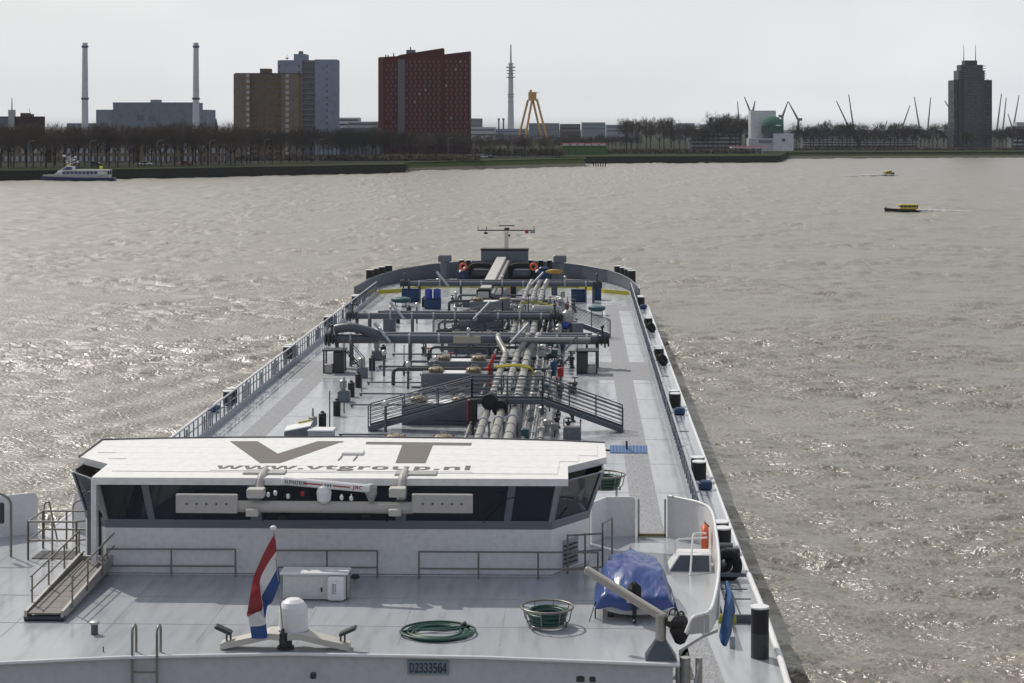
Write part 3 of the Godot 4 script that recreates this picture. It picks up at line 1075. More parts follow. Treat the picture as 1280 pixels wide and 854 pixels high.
# ---------- things on the roof deck ----------
func rail_fence(o: Node3D, a: Vector3, b: Vector3, h: float, posts: int, bars: Array, r := 0.022, m := "galvanised", drop := 0.0) -> void:
	# straight railing from a to b (feet), each post and bar a part
	for k in posts + 1:
		var p := a.lerp(b, float(k) / posts)
		var s := S()
		cyl(s, p - Vector3(0, drop, 0), p + Vector3(0, h, 0), r * 1.05, r * 1.05, 8)
		put(s, "post", m, o)
	for f in bars:
		var s := S()
		cyl(s, a + Vector3(0, h * f, 0), b + Vector3(0, h * f, 0), r, r, 8)
		put(s, "rail", m, o)
func upper_deck() -> void:
	var s: SurfaceTool
	var o: Node3D
	# low handrails along the wheelhouse wall
	for q in [[137, 297, 2, "left end of the white wheelhouse wall"], [349, 474, 2, "behind the white equipment locker"], [526, 747, 3, "beside the blue boat cover"]]:
		var a := PL(q[0], 717.0, UD)
		var b := PL(q[1], 717.0, UD)
		a.z = -41.37; b.z = -41.43
		o = thing("wall_railing", "low steel two-bar railing on the grey roof deck, " + q[3], "railing", a, "railings along the wheelhouse wall")
		T = Transform3D(Basis(), -a)
		rail_fence(o, a, b, 0.62, q[2], [0.985, 0.37], 0.02, "rail_steel")
		T = Transform3D()
	# white equipment locker
	var c := PL(393, 750.5, UD) + Vector3(0, 0, -0.2)
	o = thing("equipment_locker", "white steel equipment locker with a pale panel on its end", "locker", c)
	s = S(); bbox(s, Vector3(0, 0.29, 0), Vector3(1.36, 0.54, 0.46), 0.02); put(s, "body", "locker_white", o)
	s = S(); bbox(s, Vector3(0, 0.585, 0.02), Vector3(1.48, 0.05, 0.56), 0.015); put(s, "lid", "white_paint", o)
	s = S(); bbox(s, Vector3(-0.22, 0.3, 0.225), Vector3(0.84, 0.44, 0.03), 0.008)
	var d := put(s, "door", "locker_white", o)
	s = S(); box(s, Vector3(0.16, 0.24, 0.25), Vector3(0.03, 0.09, 0.03)); put(s, "handle", "black", d)
	s = S(); bbox(s, Vector3(0.48, 0.28, 0.28), Vector3(0.36, 0.52, 0.14), 0.03); d = put(s, "control_panel", "white_paint", o)
	s = S()
	for k in 5:
		box(s, Vector3(0.42, 0.2 + 0.045 * k, 0.3525), Vector3(0.035, 0.03, 0.006)); box(s, Vector3(0.47, 0.19 + 0.045 * k, 0.3525), Vector3(0.03, 0.025, 0.006))
	put(s, "print", "sticker_grey", d)
	s = S(); bbox(s, Vector3(0.72, 0.3, 0.05), Vector3(0.06, 0.5, 0.3), 0.02); put(s, "side_pipe", "galvanised", o)
	s = S()
	for x in [-0.6, 0.6]:
		box(s, Vector3(x, 0.015, 0), Vector3(0.1, 0.05, 0.4))
	put(s, "foot", "grey_dark", o)
	# mushroom vents
	var first: Node3D = null
	for k in 4:
		var p := PL(375 + 25.3 * k, 713.5, UD)
		p.z = -41.02
		if first == null:
			o = thing("deck_vent", "small dark mushroom vent between white locker and wheelhouse wall", "vent", p, "mushroom vents behind the locker")
			s = S(); lathe(s, Vector3.ZERO, [Vector2(0.045, 0.0), Vector2(0.045, 0.1)], 10); put(s, "stem", "galvanised", o)
			s = S(); lathe(s, Vector3.ZERO, [Vector2(0.04, 0.08), Vector2(0.11, 0.09), Vector2(0.11, 0.13), Vector2(0.06, 0.17), Vector2(0.0, 0.18)], 12); put(s, "cap", "grey_dark", o)
			first = o
		else:
			dup(first, p)
	# stern light mast with wings, radome and flag
	var mp := PL(357, 811, UD)
	o = thing("stern_mast", "grey winged stern mast with a lamp on each tip", "mast", mp)
	s = S(); lathe(s, Vector3.ZERO, [Vector2(0.17, 0.0), Vector2(0.17, 0.05), Vector2(0.13, 0.06), Vector2(0.13, 0.2)], 12); put(s, "base", "grey_dark", o)
	s = S(); bbox(s, Vector3(0, 0.27, 0), Vector3(0.3, 0.18, 0.34), 0.03); put(s, "post", "grey_paint", o)
	for sd in [-1, 1]:
		s = S()
		var pr := [Vector2(0.08, 0.36), Vector2(0.30, 0.36), Vector2(0.62, 0.27), Vector2(1.26, 0.12)]
		for k in 3:
			var x0: float = pr[k].x * sd
			var x1: float = pr[k + 1].x * sd
			var a: float = pr[k].y
			var b: float = pr[k + 1].y
			var w0 := 0.30 - 0.05 * k
			var w1 := 0.25 - 0.05 * k
			var P := [Vector3(x0, a - 0.12, w0), Vector3(x1, b - 0.12, w1), Vector3(x1, b - 0.12, -w1), Vector3(x0, a - 0.12, -w0), Vector3(x0, a, w0), Vector3(x1, b, w1), Vector3(x1, b, -w1), Vector3(x0, a, -w0)]
			if sd < 0:
				P = [P[1], P[0], P[3], P[2], P[5], P[4], P[7], P[6]]
			hexa(s, P)
		put(s, "wing", "mast_beige", o)
		s = S()
		bbox(s, Vector3(1.22 * sd, 0.36, 0.0), Vector3(0.36, 0.07, 0.22), 0.02, Basis(Vector3.BACK, 0.42 * sd))
		cyl(s, Vector3(1.16 * sd, 0.1, 0.0), Vector3(1.16 * sd, 0.32, 0.0), 0.02, 0.02, 6)
		cyl(s, Vector3(1.08 * sd, 0.1, 0.0), Vector3(1.08 * sd, 0.30, 0.0), 0.02, 0.02, 6)
		put(s, "lamp", "grey_dark", o)
	o = thing("radome", "white domed radome behind the flag on the stern mast", "radome", mp + Vector3(0.13, 0.36, -0.12))
	s = S(); lathe(s, Vector3.ZERO, [Vector2(0.26, 0.0), Vector2(0.285, 0.03), Vector2(0.285, 0.34), Vector2(0.265, 0.44), Vector2(0.21, 0.53), Vector2(0.13, 0.585), Vector2(0.0, 0.605)], 28); put(s, "dome", "dome_white", o)
	s = S(); lathe(s, Vector3.ZERO, [Vector2(0.3, -0.01), Vector2(0.3, 0.03), Vector2(0.26, 0.035)], 24); put(s, "base_ring", "white_paint", o)
	# flag and its staff
	var z0 := mp.z + 0.22
	var foot := PZ(354.5, 800, z0)
	var top := PZ(341.5, 660, z0)
	o = thing("flagstaff", "thin grey leaning flagstaff with a white ball on top", "flagstaff", foot)
	T = Transform3D(Basis(), -foot)
	s = S(); cyl(s, foot, top, 0.016, 0.012, 8); put(s, "staff", "galvanised", o)
	s = S(); ball(s, top, Vector3(0.065, 0.045, 0.065)); put(s, "ball", "white_paint", o)
	s = S(); cyl(s, foot - Vector3(0, 0.06, 0), foot.lerp(top, 0.1), 0.04, 0.035, 8); put(s, "socket", "grey_dark", o)
	T = Transform3D()
	flag(z0)
	# coiled hose on the deck
	c = PL(547, 792, UD)
	o = thing("hose_coil", "flat coil of dark green hose lying on the roof deck", "hose", c)
	var pts := []
	for i in 260:
		var a := TAU * i / 40.0
		var r := 0.44 + 0.05 * (a / TAU) + 0.02 * sin(a * 1.7)
		pts.append(Vector3(r * cos(a), 0.03 + 0.012 * sin(a * 0.37) + (0.025 if i > 200 else 0.0), 0.93 * r * sin(a)))
	for i in 18:
		var u := i / 17.0
		pts.append(Vector3(0.62 - 1.1 * u, 0.06, -0.35 + 0.5 * u + 0.12 * sin(u * 5.0)))
	pts.append(Vector3(-0.5, 0.035, 0.25)); pts.append(Vector3(-0.2, 0.035, 0.42)); pts.append(Vector3(0.25, 0.035, 0.4))
	s = S(); tube(s, pts, 0.024, 6); put(s, "hose", "hose_green", o)
	s = S(); cyl(s, Vector3(0.45, 0.07, -0.32), Vector3(0.55, 0.13, -0.3), 0.04, 0.05, 8); put(s, "nozzle", "grey_dark", o)
	# hose basket
	c = PL(684, 783, UD)
	o = thing("hose_basket", "round steel basket holding dark green hose on the roof deck", "basket", c)
	hose_basket(o)
	# hooped ladder over the aft edge
	c = PL(183, 818, UD)
	o = thing("ladder", "steel ladder with two hooped handrails over the aft deck edge", "ladder", c)
	for x in [-0.24, 0.24]:
		s = S()
		tube(s, bend([Vector3(x, -2.0, 0.16), Vector3(x, 0.56, 0.16), Vector3(x, 0.56, -0.16), Vector3(x, 0.0, -0.16)], 0.16, 6), 0.026, 8)
		put(s, "handrail", "rail_steel", o)
	for y in [-0.3, -0.62, -0.94, -1.26]:
		s = S(); cyl(s, Vector3(-0.24, y, 0.16), Vector3(0.24, y, 0.16), 0.018, 0.018, 6); put(s, "rung", "rail_steel", o)
	# small posts on the deck
	o = thing("vent_post", "short grey capped vent post on the sunny roof deck", "vent", PL(118, 793, UD))
	s = S(); cyl(s, Vector3.ZERO, Vector3(0, 0.22, 0), 0.075, 0.07, 12); put(s, "pipe", "grey_paint", o)
	s = S(); lathe(s, Vector3.ZERO, [Vector2(0.07, 0.2), Vector2(0.1, 0.21), Vector2(0.1, 0.255), Vector2(0.05, 0.27), Vector2(0.0, 0.27)], 14); put(s, "cap", "galvanised", o)
	o = thing("short_pin", "thin dark pin standing by the aft deck edge", "pin", PL(129, 815, UD))
	s = S(); cyl(s, Vector3.ZERO, Vector3(0, 0.1, 0), 0.012, 0.012, 6); put(s, "pin", "grey_dark", o)
	# number plate on the aft wall
	var np := PZ(535, 835, -35.37)
	o = thing("number_plate", "dark registration plate on the white aft wall", "plate", np)
	s = S(); box(s, Vector3(0, 0, -0.03), Vector3(0.80, 0.27, 0.06)); put(s, "plate", "plate_pale", o)
	text_on("number", "D2333564", "plate_blue", o, 0.72, 0.2, 0.012, Transform3D(Basis(), Vector3(0, 0, 0.006)), "Droid Sans", 700)
	for q in [[726, 846, 0.1], [741, 846, 0.1], [392, 843, 0.06]]:
		var p := PZ(q[0], q[1], -35.34)
		o = thing("wall_lamp", "small dark round fitting on the white aft wall", "lamp", p, "fittings on the aft wall")
		s = S(); cyl(s, Vector3(0, -0.03, -0.1), Vector3(0, -0.03, 0.04), q[2] * 0.5, q[2] * 0.5, 10); put(s, "mount", "galvanised", o)
		s = S(); lathe(s, Vector3(0, 0, 0.06), [Vector2(q[2], -0.06), Vector2(q[2], 0.03), Vector2(q[2] * 0.6, 0.05), Vector2(0, 0.05)], 12); put(s, "cap", "grey_dark", o)
	gangway()
	wings()
	dinghy()

func hose_basket(o: Node3D) -> void:
	var s := S()
	torus(s, Vector3(0, 0.40, 0), 0.53, 0.024, Vector3.UP, 28, 8); put(s, "rim", "rail_steel", o)
	s = S(); torus(s, Vector3(0, 0.06, 0), 0.40, 0.016, Vector3.UP, 24, 6); put(s, "foot_ring", "rail_steel", o)
	for k in 8:
		var a := TAU * (k + 0.3) / 8
		var e := Vector3(cos(a), 0, sin(a))
		s = S(); tube(s, [e * 0.52 + Vector3(0, 0.4, 0), e * 0.47 + Vector3(0, 0.16, 0), e * 0.40 + Vector3(0, 0.06, 0)], 0.013, 6); put(s, "bar", "rail_steel", o)
	for k in 3:
		var a := TAU * (k + 0.1) / 3
		s = S(); cyl(s, Vector3(cos(a) * 0.4, 0, sin(a) * 0.4), Vector3(cos(a) * 0.4, 0.07, sin(a) * 0.4), 0.02, 0.02, 6); put(s, "foot", "rail_steel", o)
	s = S()
	var pts := []
	for i in 220:
		var a := TAU * i / 30.0
		var lay := int(i / 55.0)
		pts.append(Vector3(cos(a), 0, sin(a)) * (0.31 + 0.03 * sin(a * 0.61) + 0.02 * lay) + Vector3(0, 0.09 + 0.0011 * i, 0))
	tube(s, pts, 0.038, 6)
	put(s, "hose", "hose_green", o)

func flag(z0: float) -> void:
	# columns from the hoist to the fly end, rows: top edge, red/white, white/blue, bottom edge
	var cols := [
		[[343.5, 666], [345.7, 689], [348, 708], [350, 728], 0.0],
		[[329, 693], [334, 706], [338, 726], [345, 741], 0.07],
		[[317, 722], [325, 725], [327, 746], [340, 753], -0.05],
		[[312, 748], [326, 743], [328, 752], [334, 759], 0.06],
		[[308.5, 768], [328, 761], [330, 768], [331.5, 780], 0.0],
		[[308.5, 769], [320, 766], [331, 781], [333.5, 797], 0.10],
		[[308, 769.5], [310, 771], [312.5, 783.5], [314.5, 798.5], 0.13]]
	var base := PZ(345, 690, z0)
	var o := thing("flag", "red, white and blue striped flag hanging limp from its staff", "flag", base)
	T = Transform3D(Basis(), -base)
	var names := ["flag_red", "flag_white", "flag_blue"]
	var steps := 8
	for b in 3:
		var s := S()
		var rows := []
		for sub in 5:
			var f := sub / 4.0
			var row := []
			for c in cols.size() - 1:
				for k in (steps if c < cols.size() - 2 else steps + 1):
					var t := float(k) / steps
					var pt := func(row_: int) -> Vector2:
						var q := []
						for d in [-1, 0, 1, 2]:
							var cc: Array = cols[clampi(c + d, 0, cols.size() - 1)][row_]
							q.append(Vector2(cc[0], cc[1]))
						return (q[1] as Vector2).cubic_interpolate(q[2], q[0], q[3], t)
					var p0: Vector2 = pt.call(b)
					var p1: Vector2 = pt.call(b + 1)
					var p := p0.lerp(p1, f)
					var zo := lerpf(cols[c][4], cols[c + 1][4], smoothstep(0, 1, t)) + 0.03 * sin((c + t) * 2.4 + (b + f) * 1.9)
					row.append(PZ(p.x, p.y, z0 + (zo if c + t > 0.3 else zo * (c + t) / 0.3)))
			rows.append(row)
		for j in 4:
			for i in rows[0].size() - 1:
				quad(s, rows[j + 1][i], rows[j][i], rows[j][i + 1], rows[j + 1][i + 1])
		var m := s.commit()
		var st := SurfaceTool.new()
		st.create_from(m, 0)
		st.index()
		st.generate_normals()
		put(st, "stripe", names[b], o, ["red stripe", "white stripe", "blue stripe"][b])
	T = Transform3D()

func gangway() -> void:
	var a := Vector3(-11.05, UD, -37.5)
	var o := thing("gangway", "grey aluminium gangway with handrails lying on the roof deck", "gangway", a)
	# runs forward and slightly up
	var l := 4.3
	var up := 0.16
	var y := func(z: float) -> float: return 0.16 + up * z / l
	var s := S()
	var n := 11
	for k in n:
		s = S()
		var z := (k + 0.5) * l / n
		box(s, Vector3(0, y.call(z), -z), Vector3(0.66, 0.03, l / n - 0.012), Basis(Vector3.RIGHT, up / l))
		put(s, "tread", "gang_grey", o)
	for x in [-0.38, 0.38]:
		s = S()
		hexa(s, [Vector3(x - 0.03, 0.04, 0), Vector3(x + 0.03, 0.04, 0), Vector3(x + 0.03, 0.04 + up, -l), Vector3(x - 0.03, 0.04 + up, -l), Vector3(x - 0.03, 0.22, 0), Vector3(x + 0.03, 0.22, 0), Vector3(x + 0.03, 0.30 + up, -l), Vector3(x - 0.03, 0.30 + up, -l)])
		put(s, "side_beam", "galvanised", o)
		for k in 4:
			var z := 0.6 + k * 1.2
			s = S(); cyl(s, Vector3(x * 1.12, y.call(z) - 0.05, -z), Vector3(x * 1.12, y.call(z) + 0.62, -z), 0.02, 0.02, 8); put(s, "post", "rail_steel", o)
		for h in [0.62, 0.33]:
			s = S(); cyl(s, Vector3(x * 1.12, y.call(0.5) + h, -0.5), Vector3(x * 1.12, y.call(4.25) + h, -4.25), 0.018, 0.018, 8); put(s, "rail", "rail_steel", o)
	s = S()
	cyl(s, Vector3(-0.42, 0.06, -0.05), Vector3(0.42, 0.06, -0.05), 0.06, 0.06, 10)
	put(s, "roller", "grey_dark", o)
	s = S()
	box(s, Vector3(0, 0.2, -4.1), Vector3(0.7, 0.4, 0.08))
	put(s, "end_support", "galvanised", o)
	# railing round the stair opening beyond the gangway
	var b := PL(35, 700, UD)
	o = thing("stair_railing", "steel tube railing round a stair opening beside the gangway", "railing", b)
	var w := 1.15
	for q in [[0, 0, w, 0, 2], [0, 0, 0, -1.2, 1], [0, -1.2, w, -1.2, 2], [w, 0, w + 0.75, -0.5, 1]]:
		rail_fence(o, Vector3(q[0], 0, q[1]), Vector3(q[2], 0, q[3]), 0.92, q[4], [0.98, 0.5], 0.024, "rail_steel")
	s = S(); box(s, Vector3(w * 0.5, 0.012, -0.48), Vector3(w - 0.1, 0.01, 0.8)); put(s, "opening_sheet", "grey_dark", o)  # flat dark sheet in place of a cut opening
	# slanted stay and bent posts by the bulwark
	var c := PL(60, 676, UD)
	o = thing("boarding_ladder", "two leaning grey handrails of a ladder over the forward deck edge", "ladder", c)
	s = S(); tube(s, bend([Vector3(-0.1, 0, 0), Vector3(-0.1, 0.9, 0), Vector3(0.02, 0.98, 0), Vector3(0.2, 0, -0.1)], 0.08), 0.022, 8); put(s, "handrail", "rail_steel", o)
	s = S(); tube(s, bend([Vector3(0.62, 0, 0), Vector3(0.62, 0.9, 0), Vector3(0.74, 1.0, 0), Vector3(0.95, 1.0, -0.1)], 0.08), 0.022, 8); put(s, "handrail", "rail_steel", o)
	c = PL(13.5, 696, UD)
	o = thing("bent_rail", "bent steel tube rail standing against the white port bulwark", "railing", c)
	s = S(); tube(s, bend([Vector3(0, 0, 0), Vector3(0, 1.35, 0), Vector3(-0.25, 1.5, 0), Vector3(-1.3, 1.5, 0)], 0.14), 0.032, 8); put(s, "tube", "rail_steel", o)
	s = S(); bbox(s, Vector3(-0.2, 1.05, 0.1), Vector3(0.14, 0.5, 0.1), 0.03); put(s, "fitting", "grey_dark", o)
	s = S(); cyl(s, Vector3(-1.3, 0, 0), Vector3(-1.3, 1.5, 0), 0.032, 0.032, 8); put(s, "tube", "rail_steel", o)

func round_panel(s: SurfaceTool, a: Vector3, b: Vector3, h: float, r: float, th: float, left := true, right := true) -> void:
	# upright plate with rounded top corners
	var d := b - a
	var w := d.length()
	var x := d / w
	var n := x.cross(Vector3.UP)
	var prof := [Vector2(0, 0), Vector2(w, 0)]
	for k in 7:
		var t := PI / 2 * k / 6
		prof.append(Vector2(w - r + r * cos(t), h - r + r * sin(t)) if right else Vector2(w, h))
	for k in 7:
		var t := PI / 2 + PI / 2 * k / 6
		prof.append(Vector2(r + r * cos(t), h - r + r * sin(t)) if left else Vector2(0, h))
	var clean := []
	for p in prof:
		if clean.is_empty() or clean[-1].distance_to(p) > 0.001:
			clean.append(p)
	var keep := T
	T = T * Transform3D(Basis(x, -n, Vector3.UP) if false else Basis(x, n, -Vector3.UP), a)
	# prism works in (x, z) with height y: z = -up
	var poly := []
	for p in clean:
		poly.append(Vector2(p.x, -p.y))
	prism(s, poly, -th / 2, th / 2)
	T = keep

func wings() -> void:
	var s := S()
	# port bulwark panels
	var o := thing("port_bulwark", "rounded white bulwark panels at the port front of the roof deck", "bulwark", Vector3(-13.4, UD, -45.49))
	T = Transform3D(Basis(), -o.position)
	round_panel(s, Vector3(-15.55, UD - 0.02, -44.34), Vector3(-13.62, UD - 0.02, -45.68), 1.05, 0.16, 0.05, false, true)
	put(s, "panel", "white_paint", o)
	s = S()
	round_panel(s, Vector3(-12.72, UD - 0.02, -45.81), Vector3(-11.62, UD - 0.02, -45.62), 1.05, 0.16, 0.05, true, false)
	put(s, "panel", "white_paint", o)
	T = Transform3D()
	# starboard: two front panels, a gate between them, then the curved side
	o = thing("starboard_bulwark", "curved white bulwark round the starboard wing of the roof deck", "bulwark", Vector3(2.2, UD, -45.36))
	T = Transform3D(Basis(), -o.position)
	s = S()
	round_panel(s, Vector3(0.62, UD - 0.02, -45.82), Vector3(1.35, UD - 0.02, -45.9), 1.0, 0.12, 0.05, false, true)
	put(s, "front_panel", "white_paint", o)
	s = S()
	round_panel(s, Vector3(0.25, UD - 0.02, -45.11), Vector3(0.62, UD - 0.02, -45.82), 1.0, 0.05, 0.05, false, false)
	put(s, "front_panel", "white_paint", o)
	# side shell
	var w := wing_line()
	var line := []
	for i in range(1, 9):
		line.append(w[i])
	line.append(Vector2(2.18, -45.85))
	var fine := []
	for i in line.size() - 1:
		for k in 5:
			var t := k / 5.0
			fine.append((line[i] as Vector2).cubic_interpolate(line[i + 1], line[maxi(i - 1, 0)], line[mini(i + 2, line.size() - 1)], t))
	fine.append(line[-1])
	var h0 := []
	var h1 := []
	var rim := []
	for i in fine.size():
		h0.append(lerpf(UD + 0.62, UD - 0.06, smoothstep(-35.0, -39.5, fine[i].y)))
		h1.append(UD + 1.0)
		rim.append(Vector3(fine[i].x, UD + 1.0, fine[i].y))
	s = S(); wall(s, fine, h0, h1, 0.05); put(s, "side_shell", "white_paint", o)
	s = S()
	var hook := [Vector3(1.97, UD + 0.70, -34.58), Vector3(2.1, UD + 0.98, -34.70)]
	tube(s, bend(hook + rim, 0.1, 3), 0.035, 8); put(s, "rim", "white_paint", o)
	s = S()
	var e0 := Vector3(1.98, UD + 0.66, -34.60)
	var e1 := Vector3(2.42, UD + 0.66, -34.80)
	hexa(s, [e0, e1, e1 + Vector3(0, 0, -0.05), e0 + Vector3(0, 0, -0.05), Vector3(2.1, UD + 0.97, -34.62), Vector3(2.42, UD + 0.99, -34.80), Vector3(2.42, UD + 0.99, -34.85), Vector3(2.1, UD + 0.97, -34.67)])
	put(s, "end_plate", "grey_warm", o)
	T = Transform3D()
	# gate posts between the panels
	var g := PL(815, 672, UD)
	g.z = -45.81
	o = thing("boarding_gate", "two brown steel gate posts over a brass sill between white panels", "gate", g)
	for x in [-0.33, 0.33]:
		s = S(); box(s, Vector3(x, 0.45, 0), Vector3(0.05, 0.98, 0.05)); put(s, "post", "galvanised", o)
	s = S(); box(s, Vector3(0, 0.05, 0), Vector3(0.70, 0.07, 0.1)); put(s, "sill", "brass", o)
	# lifebuoy seen edge on, on its hook
	var lb := PL(884, 690, UD)
	o = thing("lifebuoy", "orange lifebuoy hung edge-on inside the starboard bulwark", "lifebuoy", Vector3(2.94, UD + 0.42, -43.7))
	s = S(); torus(s, Vector3.ZERO, 0.30, 0.075, Vector3(1, 0, 0.12), 24, 8); put(s, "ring", "orange", o)
	s = S(); tube(s, [Vector3(0.1, 0.30, 0), Vector3(-0.02, 0.42, 0)], 0.02, 6); put(s, "hook", "rail_steel", o)
	# sloped hatch with handrail
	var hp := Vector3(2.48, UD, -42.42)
	o = thing("companion_hatch", "white companion hatch with shade-painted sloping face and handrail, starboard wing", "hatch", hp)
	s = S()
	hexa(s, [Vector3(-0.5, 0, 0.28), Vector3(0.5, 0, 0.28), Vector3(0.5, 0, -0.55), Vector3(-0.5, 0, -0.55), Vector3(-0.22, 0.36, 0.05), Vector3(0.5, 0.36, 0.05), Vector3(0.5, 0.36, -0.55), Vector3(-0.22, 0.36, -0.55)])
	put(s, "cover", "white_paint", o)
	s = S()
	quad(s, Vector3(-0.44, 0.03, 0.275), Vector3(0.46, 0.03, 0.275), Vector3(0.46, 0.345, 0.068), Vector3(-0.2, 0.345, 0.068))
	put(s, "shaded_face", "grey_paint", o)  # shade on the aft slope is put into its dark colour
	s = S(); tube(s, bend([Vector3(0.0, 0.0, 0.55), Vector3(0.12, 0.78, -0.3), Vector3(0.42, 0.78, -0.3)], 0.1), 0.024, 8); put(s, "handrail", "white_paint", o)
	s = S(); tube(s, bend([Vector3(-0.3, 0.3, -0.3), Vector3(-0.28, 0.62, -0.35), Vector3(0.45, 0.66, -0.4)], 0.1), 0.02, 8); put(s, "handrail", "white_paint", o)
	# blue canvas hung outside the bulwark
	var bl := Vector3(2.86, UD + 0.4, -37.0)
	o = thing("canvas_roll", "bright blue canvas hanging outside the starboard bulwark", "canvas", bl)
	s = S()
	# sections along the ship: z, top, bottom, thickness
	var rows := [[-1.0, 0.45, 0.36, 0.03], [-0.6, 0.46, 0.16, 0.06], [-0.2, 0.45, -0.02, 0.09], [0.15, 0.40, -0.18, 0.10], [0.55, 0.28, -0.34, 0.11], [0.9, 0.05, -0.38, 0.08], [1.1, -0.2, -0.3, 0.03]]
	var prev := []
	for q in rows:
		var ring := []
		for k in 10:
			var t := TAU * k / 10
			ring.append(Vector3(0.14 - 0.22 * maxf(0.0, q[0]) + q[3] * cos(t) + 0.02 * sin(q[0] * 7.0 + k), (q[1] + q[2]) / 2 + (q[1] - q[2]) / 2 * sin(t), q[0]))
		if prev.size() > 0:
			for k in 10:
				var k2 := (k + 1) % 10
				quad(s, prev[k], ring[k], ring[k2], prev[k2])
		prev = ring
	for k in range(1, 9):
		tri(s, prev[0], prev[k], prev[k + 1])
	put(s, "canvas", "tarp_sky", o)
	# roofside solar panel on a bracket
	var sp := PZ(786, 562, -45.49)
	o = thing("solar_panel", "small blue solar panel on a bracket beside the wheelhouse roof", "panel", sp)
	s = S(); box(s, Vector3(0, 0, 0), Vector3(0.92, 0.03, 0.30), Basis(Vector3.RIGHT, 0.45)); put(s, "panel", "solar", o)
	s = S()
	for k in 11:
		box(s, Vector3(-0.42 + k * 0.084, 0.0, 0.0), Vector3(0.012, 0.036, 0.30), Basis(Vector3.RIGHT, 0.45))
	put(s, "cell_line", "concrete_pale", o)
	s = S(); cyl(s, Vector3(-0.85, 0.0, 0.0), Vector3(0.0, -0.06, 0), 0.025, 0.025, 6); cyl(s, Vector3(-0.05, -0.06, 0), Vector3(-0.05, 0.2, -0.05), 0.03, 0.03, 6); put(s, "bracket", "grey_dark", o)
	# second hose basket on a stand beside the wheelhouse
	var hb := PZ(757, 616, -46.77)
	o = thing("hose_basket", "steel hose basket on a stand beyond the starboard bulwark", "basket", Vector3(0.62, 6.62, -47.53))
	hose_basket(o)
	for x in [-0.3, 0.3]:
		s = S(); cyl(s, Vector3(x, 0.06, 0.1), Vector3(x, DK - 6.62, 0.1), 0.03, 0.03, 8); put(s, "stand_leg", "galvanised", o)
	# steel guard frame at the wheelhouse door
	var gf := Vector3(-0.05, UD, -42.04)
	o = thing("door_guard", "steel tube guard frame by the starboard wheelhouse door", "railing", gf)
	rail_fence(o, Vector3(-0.25, 0, 0.1), Vector3(0.55, 0, -0.15), 0.9, 2, [0.97, 0.55, 0.12], 0.022, "rail_steel")
	rail_fence(o, Vector3(0.55, 0, -0.15), Vector3(0.78, 0, -0.75), 1.12, 1, [0.98], 0.022, "rail_steel")

